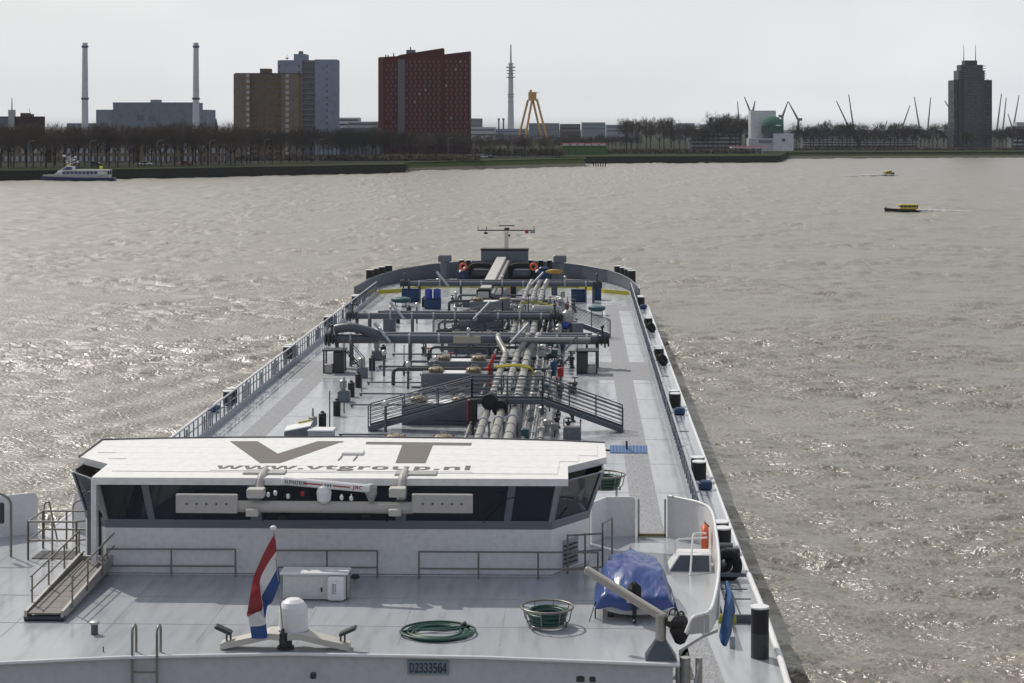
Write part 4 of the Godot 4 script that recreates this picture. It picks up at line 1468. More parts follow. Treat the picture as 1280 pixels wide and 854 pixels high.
func dinghy() -> void:
	var o := thing("dinghy", "small white boat under a creased dark blue cover on chocks", "boat", Vector3(1.12, UD, -38.08))
	var s := S()
	# hull sections from the transom forward: half width at gunwale, keel height, gunwale height
	var sec := []
	for i in 13:
		var u := i / 12.0
		sec.append([0.76 * (1.0 - pow(u, 3.2)) + 0.02, 0.10 + 0.22 * u * u, 0.42 + 0.10 * u, -3.5 * u])
	var ring := func(q: Array, grow: float) -> Array:
		var r := []
		for k in 9:
			var t := PI * k / 8
			r.append(Vector3(-cos(t) * (q[0] + grow) * (1.0 if k in [0, 8] else 0.97), lerpf(q[2], q[1], pow(sin(t), 0.7)), q[3]))
		return r
	var prev: Array = []
	for q in sec:
		var r: Array = ring.call(q, 0.0)
		if prev.size() > 0:
			for k in 8:
				quad(s, prev[k], prev[k + 1], r[k + 1], r[k])
		prev = r
	var f: Array = ring.call(sec[0], 0.0)
	for k in range(1, 8):
		tri(s, f[0], f[k + 1], f[k])
	put(s, "hull", "boat_white", o)
	# cover: domed sheet with folds
	s = S()
	var nz := FastNoiseLite.new()
	nz.seed = 5
	nz.frequency = 1.0
	var grid := []
	for i in 61:
		var u := i / 60.0
		var row := []
		for k in 65:
			var v := k / 64.0 * 2.0 - 1.0
			var hw := 0.80 * (1.0 - pow(u, 3.4)) + 0.05
			var av := absf(v)
			# a ridge pole under the sheet, steep skirts at the sides
			var dome := (1.0 - smoothstep(0.62, 1.0, av)) * 0.82 + 0.18 * (1.0 - av)
			var crest := 0.66 + 0.24 * smoothstep(0.0, 0.35, u) - 0.22 * smoothstep(0.6, 1.0, u)
			var y := lerpf(0.26 + 0.12 * u, crest, dome)
			# a dent over the motor, sagging folds
			y -= 0.16 * exp(-pow(v * 2.2, 2.0)) * (1.0 - smoothstep(0.0, 0.22, u))
			var f1 := 1.0 - 2.2 * absf(nz.get_noise_2d(v * 1.9 - u * 1.2 + 4.0, u * 3.2 + 9.0))
			var f2 := 1.0 - 2.2 * absf(nz.get_noise_2d(v * 4.2 + u * 3.0, u * 6.5 - 3.0))
			y += 0.04 * nz.get_noise_2d(v * 1.8 + u * 1.5, u * 3.0) + (0.04 * (f1 - 0.5) + 0.008 * (f2 - 0.5)) * (0.4 + 0.6 * smoothstep(0.1, 0.7, av)) - 0.05 * smoothstep(0.04, 0.5, av) * (1.0 - smoothstep(0.5, 0.9, av))
			var x := hw * signf(v) * minf(1.0, 1.18 * av - 0.18 * av * av * av)
			x += 0.02 * nz.get_noise_2d(u * 9.0, v * 3.0)
			var z := 0.08 - 3.66 * u
			if i == 0:
				y = 0.24 + 0.04 * av + 0.03 * sin(v * 9.0)
				z = 0.12
			elif i == 1:
				y = lerpf(0.26, y, 0.78)
				z = 0.09
			row.append(Vector3(x, y, z))
		grid.append(row)
	for i in 60:
		for k in 64:
			quad(s, grid[i][k], grid[i][k + 1], grid[i + 1][k + 1], grid[i + 1][k])
	var st := SurfaceTool.new()
	st.create_from(s.commit(), 0)
	st.index()
	st.generate_normals()
	put(st, "cover", "tarp_blue", o)
	for x in [-0.5, 0.5]:
		s = S(); bbox(s, Vector3(x, 0.09, -0.35), Vector3(0.12, 0.2, 0.3), 0.02); put(s, "chock", "grey_dark", o)
	for x in [-0.82, 0.83]:
		s = S(); cyl(s, Vector3(x, 0.0, -0.1), Vector3(x, 0.34, -0.05), 0.018, 0.018, 6); cyl(s, Vector3(x * 1.15, 0.0, 0.15), Vector3(x * 0.99, 0.36, -0.05), 0.01, 0.01, 5); put(s, "stay", "grey_dark", o)
	# outboard motor under its black hood, shaft below
	s = S(); bbox(s, Vector3(-0.02, 0.62, 0.2), Vector3(0.28, 0.4, 0.32), 0.09, Basis(Vector3.RIGHT, 0.12)); put(s, "motor_hood", "rubber", o)
	s = S(); cyl(s, Vector3(-0.02, 0.45, 0.22), Vector3(-0.02, 0.12, 0.24), 0.05, 0.04, 8); bbox(s, Vector3(-0.02, 0.07, 0.26), Vector3(0.07, 0.08, 0.34), 0.02); put(s, "motor_shaft", "black", o)
	s = S(); bbox(s, Vector3(-0.02, 0.36, 0.07), Vector3(0.34, 0.2, 0.06), 0.02); put(s, "motor_bracket", "boat_white", o)
	# davit crane with beige boom
	var b := PL(826, 822, UD)
	var c := thing("davit_crane", "davit crane with a pale slanting boom beside the covered boat", "crane", b)
	T = Transform3D(Basis(), -b)
	s = S()
	var q := b
	hexa(s, [q + Vector3(-0.3, 0, 0.26), q + Vector3(0.3, 0, 0.26), q + Vector3(0.3, 0, -0.26), q + Vector3(-0.3, 0, -0.26), q + Vector3(-0.1, 0.34, 0.1), q + Vector3(0.1, 0.34, 0.1), q + Vector3(0.1, 0.34, -0.1), q + Vector3(-0.1, 0.34, -0.1)])
	put(s, "pedestal", "grey_paint", c)
	var head := PZ(826, 770, b.z)
	var tip := PZ(737, 715, b.z - 1.0)
	s = S(); cyl(s, q + Vector3(0, 0.3, 0), head + Vector3(0, 0.04, 0), 0.105, 0.105, 14); put(s, "column", "galvanised", c)
	s = S()
	var dx := (tip - head).normalized()
	var side := dx.cross(Vector3.UP).normalized()
	bbox(s, (tip + head) / 2, Vector3(0.13, 0.16, head.distance_to(tip) + 0.2), 0.025, Basis(side, side.cross(dx) * -1.0 if side.cross(dx).y < 0 else side.cross(dx), -dx))
	put(s, "boom", "boom_beige", c)
	s = S()
	var wp := PZ(846, 777, b.z)
	bbox(s, wp, Vector3(0.42, 0.26, 0.4), 0.08)
	put(s, "winch", "black", c)
	s = S()
	torus(s, wp + Vector3(-0.06, 0.16, 0.0), 0.08, 0.018, Vector3(0, 0.3, 1), 14, 6); torus(s, wp + Vector3(0.08, 0.14, 0.05), 0.06, 0.018, Vector3(0.4, 0.3, 1), 14, 6)
	put(s, "winch_hose", "black", c)
	s = S()
	lathe(s, PZ(850, 806, b.z), [Vector2(0.02, 0.0), Vector2(0.1, 0.04), Vector2(0.2, 0.25), Vector2(0.19, 0.42), Vector2(0.0, 0.46)], 10)
	put(s, "winch_bag", "black", c)
	T = Transform3D()

# ---------- railings along the sides ----------
func side_rails() -> void:
	# sections between the bollard bays; each section is one railing with its own posts and plates
	var cuts := [-56.22, -64.66, -73.86, -82.54, -92.26, -100.94, -108.1, -117.56, -125.48, -134.17, -142.6, -151.54]
	for sd in [1, -1]:
		var x := 4.1 if sd > 0 else -16.86
		var first: Node3D = null
		for k in cuts.size() - 1:
			var za: float = cuts[k] - 0.18
			var zb: float = cuts[k + 1] + 0.18
			if sd < 0 and za > -71.56:
				continue
			var base := Vector3(x, DK + 0.32, za)
			var l := za - zb
			var o := thing("side_railing", "grey steel railing on the %s coaming, %s section counted from the bow" % ["starboard" if sd > 0 else "port", ORD[cuts.size() - 2 - k]], "railing", base, "%s railing sections" % ("starboard" if sd > 0 else "port"))
			var n := int(round(l / 0.95))
			if not cache.has("rp"):
				var s := S()
				box(s, Vector3(0, 0.4, 0), Vector3(0.045, 0.82, 0.06)); cache.rp = s.commit()
				s = S(); box(s, Vector3(0, 0.36, 0), Vector3(0.03, 0.66, 0.30)); cache.rq = s.commit()
			for i in n + 1:
				again(cache.rp, Vector3(0, 0, -l * i / n), "post", "rail_grey", o)
			for i in n:
				if i == 0 or i == n - 1 or i == n / 2:
					again(cache.rq, Vector3(0, 0, -l * (i + 0.5) / n), "plate", "hull_grey", o)
			var s2 := S()
			box(s2, Vector3(0, 0.84, -l / 2), Vector3(0.07, 0.06, l + 0.05)); put(s2, "top_rail", "rail_light", o)
			s2 = S(); box(s2, Vector3(0, 0.45, -l / 2), Vector3(0.035, 0.04, l)); put(s2, "mid_rail", "rail_grey", o)

# ---------- bollards, fenders and tyres in the side bays ----------
func bollard_shape(o: Node3D, r: float, h: float, grey: float) -> void:
	var s := S()
	if grey > 0.0:
		lathe(s, Vector3.ZERO, [Vector2(r * 1.02, 0.0), Vector2(r * 1.02, grey)], 20)
		put(s, "lower_part", "grey_dark", o)
	s = S(); lathe(s, Vector3.ZERO, [Vector2(r, grey), Vector2(r, h - 0.05)], 20); put(s, "body", "black", o)
	s = S(); lathe(s, Vector3.ZERO, [Vector2(r * 1.06, h - 0.05), Vector2(r * 1.06, h - 0.01), Vector2(r * 0.98, h), Vector2(0.0, h)], 20); put(s, "cap", "white_paint", o)
func bollards() -> void:
	var o: Node3D
	var s: SurfaceTool
	var proto: Node3D = null
	var zs := [-142.98, -127.27, -109.89, -91.36, -72.83, -60.82]
	var spots := []
	for z in zs:
		for dz in [0.0, -0.95]:
			spots.append([Vector3(4.68, DK, z + dz), "starboard", zs.find(z)])
			spots.append([Vector3(-17.6, DK, z + dz), "port", zs.find(z)])
	for q in spots:
		if q[1] == "port" and q[0].z > -74.11:
			continue
		var lab := "black white-capped bollard in the %s pair from the bow, outside the %s railing" % [ORD[q[2]], q[1]]
		if proto == null:
			proto = thing("mooring_bollard", lab, "bollard", q[0], "bollard pairs along the %s side" % q[1])
			bollard_shape(proto, 0.27, 0.80, 0.0)
			s = S(); bbox(s, Vector3(0, 0.03, 0), Vector3(0.8, 0.06, 0.9), 0.02); put(s, "base_plate", "white_paint", proto)
		else:
			var c := dup(proto, q[0], lab)
			c.set_meta("group", "bollard pairs along the %s side" % q[1])
	# the tall aft bollard
	o = thing("tall_bollard", "tall black and grey bollard with a white cap near the stern", "bollard", PL(950, 822, DK))
	bollard_shape(o, 0.235, 1.36, 0.66)
	# blue fender boxes and black tyres beside them
	for q in [[-141.32, "blue"], [-125.48, "tyre"], [-108.1, "tyre"], [-89.57, "blue"], [-71.17, "blue"]]:
		for sd in [1, -1]:
			var x := 4.8 if sd > 0 else -17.95
			if sd < 0 and q[0] > -76.67: continue
			var side := "starboard" if sd > 0 else "port"
			if q[1] == "blue":
				o = thing("fender_box", "dark blue fender block behind %s bollards" % side, "fender", Vector3(x, DK, q[0]), "blue fender blocks, %s" % side)
				s = S(); bbox(s, Vector3(0, 0.17, 0), Vector3(0.5, 0.34, 0.5), 0.07); put(s, "block", "blue", o)
			else:
				if sd < 0: continue
				o = thing("tyre_fender", "black tyre fender leaning by the %s bollards" % side, "tyre", Vector3(x, DK + 0.32, q[0]), "tyre fenders, %s" % side)
				s = S(); torus(s, Vector3.ZERO, 0.25, 0.13, Vector3(0.7, 0.5, 0.6), 22, 8); put(s, "tyre", "rubber", o)
				o = thing("rope_heap", "heap of grey-brown mooring rope by the %s railing" % side, "rope", Vector3(x - sd * 0.45, DK + 0.3, q[0] - 1.6), "rope heaps, %s" % side)
				s = S()
				var pts := []
				for i in 90:
					var a := TAU * i / 15.0
					pts.append(Vector3(0.16 * cos(a), 0.07 + 0.10 * sin(a) + 0.1 * sin(i * 0.23), -0.7 + 0.016 * i + 0.1 * sin(a * 1.3)))
				tube(s, pts, 0.04, 5)
				put(s, "rope", "rope", o)
	# small white cleats along the starboard edge
	for z in [-133.53, -117.94, -99.67, -81.65]:
		o = thing("edge_cleat", "small white cleat on the starboard deck edge", "cleat", Vector3(4.35, DK, z), "deck edge cleats")
		s = S(); cyl(s, Vector3(0, 0, 0), Vector3(0, 0.5, 0), 0.04, 0.04, 6); put(s, "stem", "galvanised", o)
		s = S(); cyl(s, Vector3(-0.05, 0.5, 0), Vector3(0.42, 0.5, 0), 0.035, 0.035, 6); put(s, "arm", "galvanised", o)
	# dark winch and tyres in the aft starboard bay
	o = thing("mooring_winch", "dark mooring winch with a tyre in the aft starboard bay", "winch", Vector3(4.45, DK, -58.01))
	s = S(); torus(s, Vector3(0.05, 0.42, 0.9), 0.36, 0.16, Vector3(0.2, 0.25, 1), 22, 8); put(s, "tyre", "rubber", o)
	s = S(); torus(s, Vector3(-0.1, 0.4, 0.2), 0.33, 0.14, Vector3(0.5, 0.2, 1), 22, 8); put(s, "tyre", "rubber", o)
	s = S(); cyl(s, Vector3(-0.35, 0.6, -0.4), Vector3(0.35, 0.6, -0.4), 0.22, 0.22, 14); bbox(s, Vector3(0.3, 0.55, -0.1), Vector3(0.5, 0.36, 0.25), 0.04); put(s, "drum", "grey_dark", o)
	s = S(); cyl(s, Vector3(-0.55, 1.0, -0.6), Vector3(0.0, 0.25, 0.5), 0.06, 0.06, 8); put(s, "lever", "grey_dark", o)
	# cross bar and yellow-black step before the tall bollard
	o = thing("deck_barrier", "low cross bar and yellow step across the aft side deck", "barrier", Vector3(4.5, DK, -55.46))
	s = S(); box(s, Vector3(0, 0.22, -1.28), Vector3(1.25, 0.1, 0.12)); put(s, "bar", "hull_grey", o)
	for k in 2:
		s = S(); cyl(s, Vector3(-0.62, 0.10 + 0.0 * k, k * 1.15), Vector3(0.5, 0.10, k * 1.15), 0.02, 0.02, 6); put(s, "wire", "grey_dark", o)
	s = S(); cyl(s, Vector3(-0.05, 0.10, -1.28), Vector3(0.05, 0.10, 3.35), 0.02, 0.02, 6); put(s, "wire", "grey_dark", o)
	s = S(); box(s, Vector3(-0.38, 0.12, 3.4), Vector3(0.5, 0.26, 0.1)); put(s, "yellow_end", "yellow", o)
	s = S(); box(s, Vector3(0.28, 0.12, 3.41), Vector3(0.8, 0.24, 0.1)); put(s, "step_face", "grey_paint", o)
	s = S(); tube(s, [Vector3(0.66, 0.22, -1.28), Vector3(0.70, 0.22, 3.3), Vector3(0.66, 0.22, 8.0), Vector3(0.5, 0.22, 14.0)], 0.09, 8); put(s, "kerb_tube", "white_paint", o)
	s = S(); box(s, Vector3(-0.6, 0.2, 1.0), Vector3(0.06, 0.4, 4.6)); put(s, "toe_board", "white_paint", o)

# ---------- cargo pipes ----------
func pipe_run(called: String, label: String, pts: Array, r: float, m: String, gap: float, flange: float, group := "") -> Node3D:
	var base: Vector3 = pts[0]
	base.y = DK
	var o := thing(called, label, "pipe", base, group)
	T = Transform3D(Basis(), -base)
	var path := bend(pts, r * 3.0, 5)
	var s := S()
	tube(s, path, r, 14)
	put(s, "pipe", m, o)
	if gap > 0.0:
		for i in pts.size() - 1:
			var a: Vector3 = pts[i]
			var b: Vector3 = pts[i + 1]
			var l := a.distance_to(b)
			var d := (b - a) / l
			var n := int(l / gap)
			for k in n:
				var p := a + d * (k + 0.5) * l / n
				s = S()
				var w := 0.05 if k % 3 else 0.09
				cyl(s, p - d * w, p + d * w, r * (flange if k % 3 else flange * 1.12), -1.0, 14)
				put(s, "flange", m if k % 3 else "grey_light", o)
	T = Transform3D()
	return o
func stand(o: Node3D, p: Vector3, w: float, top: float) -> void:
	# a small pipe support from the deck
	var s := S()
	for x in [-w, w]:
		box(s, Vector3(p.x + x, (DK + top) / 2, p.z), Vector3(0.07, top - DK, 0.07))
	box(s, Vector3(p.x, top - 0.03, p.z), Vector3(w * 2 + 0.16, 0.08, 0.1))
	put(s, "support", "grey_paint", o)
func pipes() -> void:
	var s: SurfaceTool
	var o: Node3D
	# three lagged cargo lines along the deck
	var lines := [[-4.28, 0.17, "lagged grey cargo pipe along the deck, farthest to port of three"], [-3.62, 0.18, "lagged grey cargo pipe along the deck, middle one of three"], [-3.02, 0.21, "thick lagged cargo pipe along the deck beside the pipe rack"]]
	for k in 3:
		var x: float = lines[k][0]
		var y := 3.0
		var pts := [Vector3(x, y, -47.92), Vector3(x, y, -105.29 - 0.5 * k), Vector3(x + 0.55 * signf(k - 0.5), y + 0.75, -106.57), Vector3(x + 0.55 * signf(k - 0.5), y + 0.75, -108.1), Vector3(x, y, -110.4), Vector3(x, y, -144.39 - k * 0.4), Vector3(x + 0.4, y + 0.7, -146.43)]
		o = pipe_run("cargo_pipe", lines[k][2], pts, lines[k][1], "clad_pipe", 2.1, 1.14, "lagged cargo pipes")
		T = Transform3D(Basis(), -o.position)
		for z in [-53.67, -63.89, -74.11, -81.78, -89.44, -97.11, -104.78, -115.0, -125.22, -135.44, -143.11]:
			stand(o, Vector3(x, DK, z), 0.2, y - lines[k][1] + 0.02)
		T = Transform3D()
	# thin pipes on the rack to starboard
	for q in [[-2.45, 0.07, 2.75, "clad_pipe", "thin pale pipe running along the deck pipe rack"], [-2.12, 0.05, 2.6, "galvanised", "thin grey pipe running along the deck pipe rack"], [-1.72, 0.09, 2.72, "clad_pipe", "pale pipe along the outer edge of the deck pipe rack"], [-5.0, 0.06, 2.5, "galvanised", "thin grey pipe between hatch blocks and cargo pipes"]]:
		o = pipe_run("deck_pipe", q[4], [Vector3(q[0], q[2], -51.11), Vector3(q[0], q[2], -104.78), Vector3(q[0] - 0.12, q[2] + 0.3, -106.69), Vector3(q[0] - 0.12, q[2], -108.61), Vector3(q[0], q[2], -143.11)], q[1], q[3], 2.3, 1.5)
		T = Transform3D(Basis(), -o.position)
		for z in [-56.22, -76.67, -93.28, -102.22, -121.39, -138.0]:
			stand(o, Vector3(q[0], DK, z), 0.1, q[2] - q[1] + 0.02)
		T = Transform3D()
	# pipe rack: rungs across two long bearers
	o = thing("pipe_rack", "low grey ladder-like pipe rack along the deck centre", "rack", Vector3(-2.0, DK, -76.67))
	T = Transform3D(Basis(), -o.position)
	for x in [-2.72, -1.3]:
		s = S(); box(s, Vector3(x, DK + 0.36, -95.83), Vector3(0.1, 0.12, 94.6)); put(s, "bearer", "grey_dark", o)
	s = S(); box(s, Vector3(0, 0, 0), Vector3(1.5, 0.08, 0.16))
	var rung := s.commit()
	s = S(); box(s, Vector3(0, 0, 0), Vector3(0.08, 0.32, 0.08))
	var leg := s.commit()
	for k in 103:
		again(rung, T * Vector3(-2.0, DK + 0.46, -49.83 - k * 0.92), "rung", "clad_pipe" if k % 3 else "grey_light", o)
		if k % 8 == 0:
			again(leg, T * Vector3(-2.72, DK + 0.16, -49.83 - k * 0.92), "leg", "grey_dark", o)
			again(leg, T * Vector3(-1.3, DK + 0.16, -49.83 - k * 0.92), "leg", "grey_dark", o)
	T = Transform3D()
	# small valves, gauges and boxes on the rack
	var r2 := RandomNumberGenerator.new()
	r2.seed = 21
	var kinds := ["clad_pipe", "red", "grey_dark", "blue", "teal", "grey_light", "galvanised", "black", "scanner_white"]
	for k in 46:
		var z := -74.75 - k * 1.56 - r2.randf() * 0.5
		var x := [-1.45, -1.1, -2.3, -1.75][k % 4] as float
		var kind: String = kinds[r2.randi() % kinds.size()]
		var at := Vector3(x + r2.randf_range(-0.08, 0.08), DK + 0.44, z)
		if x == -1.1: at.y = DK
		var colour: String = {"clad_pipe": "pale grey", "red": "red", "grey_dark": "dark grey", "blue": "blue", "teal": "teal", "grey_light": "grey", "galvanised": "steel", "black": "black", "scanner_white": "white"}[kind]
		if k % 3 == 0:
			o = thing("valve", "%s handwheel valve standing on the deck pipe rack" % colour, "valve", at, "%s valves on the pipe rack" % colour)
			s = S(); lathe(s, Vector3.ZERO, [Vector2(0.12, 0.0), Vector2(0.14, 0.12), Vector2(0.06, 0.2), Vector2(0.035, 0.55), Vector2(0.0, 0.56)], 10); put(s, "body", "grey_light" if kind == "red" else kind, o)
			s = S(); torus(s, Vector3(0, 0.52, 0), 0.15, 0.022, Vector3.UP, 16, 6); box(s, Vector3(0, 0.52, 0), Vector3(0.28, 0.02, 0.03)); put(s, "handwheel", kind, o)
		elif k % 3 == 1:
			o = thing("filter_pot", "%s capped filter pot by the deck pipe rack" % colour, "filter", at, "%s filter pots by the pipe rack" % colour)
			var h := r2.randf_range(0.45, 0.95)
			s = S(); lathe(s, Vector3.ZERO, [Vector2(0.12, 0), Vector2(0.12, h * 0.4), Vector2(0.19, h * 0.42), Vector2(0.19, h * 0.9), Vector2(0.1, h), Vector2(0, h)], 12); put(s, "pot", kind, o)
			s = S(); torus(s, Vector3(0, h * 0.55, 0), 0.19, 0.02, Vector3.UP, 14, 5); put(s, "ring", "grey_dark", o)
		else:
			o = thing("junction_box", "%s junction box on a leg by the deck pipe rack" % colour, "box", at, "%s junction boxes by the pipe rack" % colour)
			s = S(); bbox(s, Vector3(0, 0.45, 0), Vector3(0.34, r2.randf_range(0.3, 0.5), 0.22), 0.03); put(s, "box", kind, o)
			s = S(); cyl(s, Vector3.ZERO, Vector3(0, 0.3, 0), 0.04, 0.04, 6); put(s, "leg", "grey_dark", o)
	# more pipes and valves that fill the middle of the deck
	for k in 16:
		var z := -92.0 - k * 3.5 - r2.randf() * 1.2
		var xa := r2.randf_range(-10.5, -7.5)
		var xb := r2.randf_range(-5.2, -1.6)
		var y := DK + r2.randf_range(0.35, 0.95)
		o = thing("cross_pipe", "dark pipe on short legs crossing between the tank hatches", "pipe", Vector3(xa, DK, z), "dark cross pipes")
		T = Transform3D(Basis(), -o.position)
		s = S(); tube(s, bend([Vector3(xa, DK + 0.02, z), Vector3(xa, y, z), Vector3(xb, y, z), Vector3(xb, y, z - 0.7)], 0.3), r2.randf_range(0.06, 0.12), 8); put(s, "pipe", "grey_dark" if k % 3 else "grey_paint", o)
		for t in [0.3, 0.7]:
			s = S(); box(s, Vector3(lerpf(xa, xb, t), (DK + y) / 2, z), Vector3(0.08, y - DK, 0.08)); put(s, "leg", "grey_dark", o)
		s = S(); torus(s, Vector3(lerpf(xa, xb, 0.5), y + 0.3, z), 0.16, 0.025, Vector3.UP, 14, 5); cyl(s, Vector3(lerpf(xa, xb, 0.5), y, z), Vector3(lerpf(xa, xb, 0.5), y + 0.3, z), 0.03, 0.03, 6); put(s, "handwheel", "black", o)
		T = Transform3D()
	for k in 34:
		var at2 := Vector3(r2.randf_range(-10.2, -4.8), DK, r2.randf_range(-150.0, -84.0))
		if k % 2:
			at2.x = r2.randf_range(-1.4, -0.3)
		o = thing("deck_valve", "dark valve with handwheel standing on the deck plating", "valve", at2, "dark deck valves")
		var h := r2.randf_range(0.5, 1.0)
		s = S(); lathe(s, Vector3.ZERO, [Vector2(0.16, 0), Vector2(0.16, 0.06), Vector2(0.09, 0.1), Vector2(0.09, h * 0.5), Vector2(0.15, h * 0.55), Vector2(0.15, h * 0.7), Vector2(0.04, h * 0.75), Vector2(0.03, h), Vector2(0, h)], 10); put(s, "body", "grey_dark", o)
		s = S(); torus(s, Vector3(0, h, 0), 0.15, 0.025, Vector3.UP, 14, 5); box(s, Vector3(0, h, 0), Vector3(0.28, 0.02, 0.03)); put(s, "handwheel", "black" if k % 5 else "red", o)
	# manifolds: pipes across the whole deck
	manifold("midships", -106.82, 3.62, -14.2, 0.95, true)
	manifold("forward", -120.88, 3.5, -14.75, -2.0, false)
	manifold("bow", -146.43, 3.45, -13.7, 1.0, false)
	# large black hose ends over the two port lines
	for q in [[612, 502], [625, 510]]:
		var p := PZ(q[0], q[1], -83.57)
		o = thing("hose_end", "big black bell-shaped hose end over the cargo pipes", "hose", p, "black hose ends")
		s = S()
		cyl(s, Vector3(0.0, 0.0, 0.18), Vector3(0.06, 0.06, -0.5), 0.34, 0.30, 18)
		put(s, "bell", "black", o)
		s = S(); torus(s, Vector3(0, 0, 0.18), 0.33, 0.045, Vector3(0, 0, 1), 20, 6); put(s, "lip", "black", o)
		s = S(); tube(s, bend([Vector3(0.05, 0.05, -0.4), Vector3(0.1, 0.1, -1.0), Vector3(0.15, -0.5, -1.6)], 0.5), 0.17, 10); put(s, "hose", "clad_pipe", o)
	# yellow hose slung over the lines, red fire monitor, black and red extinguisher box
	o = thing("yellow_hose", "yellow hose slung across the lagged cargo pipes", "hose", Vector3(-3.7, 3.2, -97.75))
	s = S(); tube(s, bend([Vector3(-0.9, 0.0, 0.1), Vector3(-0.5, 0.1, 0), Vector3(0.35, 0.14, 0.1), Vector3(1.05, 0.06, 0.2), Vector3(1.3, -0.5, 0.3)], 0.3), 0.055, 8); put(s, "hose", "yellow", o)
	s = S(); tube(s, bend([Vector3(-0.8, 0.02, 0.3), Vector3(0.2, 0.14, 0.4), Vector3(1.0, 0.02, 0.5)], 0.3), 0.05, 8); put(s, "hose", "yellow", o)
	o = thing("yellow_hose", "yellow hose bundle over the cargo pipes near the bow", "hose", Vector3(-3.4, 3.2, -132.25))
	s = S(); tube(s, bend([Vector3(-0.9, 0.1, 0.0), Vector3(0.0, 0.2, 0), Vector3(1.6, -0.1, 0.5)], 0.3), 0.1, 8); put(s, "hose", "yellow", o)
	var rp := Vector3(-4.98, DK, -99.0)
	o = thing("fire_monitor", "red fire monitor standing beside the cargo pipes", "monitor", rp)
	s = S(); lathe(s, Vector3.ZERO, [Vector2(0.28, 0.0), Vector2(0.3, 0.12), Vector2(0.16, 0.2), Vector2(0.13, 0.8), Vector2(0.2, 0.85), Vector2(0.2, 1.0), Vector2(0.0, 1.05)], 12); put(s, "body", "red", o)
	s = S(); cyl(s, Vector3(0, 0.95, 0), Vector3(0.35, 1.7, -0.2), 0.12, 0.08, 10); torus(s, Vector3(-0.2, 0.6, 0.15), 0.2, 0.04, Vector3(0.3, 0, 1), 14, 6); put(s, "barrel", "red", o)
	var xb := PZ(591, 520, -83.3)
	o = thing("extinguisher_box", "black extinguisher box with a red side, on a post by the near catwalk", "box", Vector3(xb.x, DK, -83.3))
	s = S(); bbox(s, Vector3(0, 1.15, 0), Vector3(0.40, 0.98, 0.4), 0.04); put(s, "box", "black", o)
	s = S(); box(s, Vector3(-0.22, 1.15, 0), Vector3(0.05, 0.92, 0.38)); put(s, "red_side", "red", o)
	s = S(); cyl(s, Vector3.ZERO, Vector3(0, 0.7, 0), 0.06, 0.06, 8); put(s, "post", "grey_dark", o)
	for q in [[683, 410, "beside the silver pressure tank"], [642, 372, "near the bow crane"]]:
		var p := PL(q[0], q[1], DK)
		o = thing("extinguisher_box", "black extinguisher box with a red side, " + q[2], "box", p)
		s = S(); bbox(s, Vector3(0, 0.55, 0), Vector3(0.42, 1.05, 0.5), 0.04); put(s, "box", "black", o)
		s = S(); box(s, Vector3(-0.23, 0.55, 0), Vector3(0.05, 0.95, 0.46)); put(s, "red_side", "red", o)

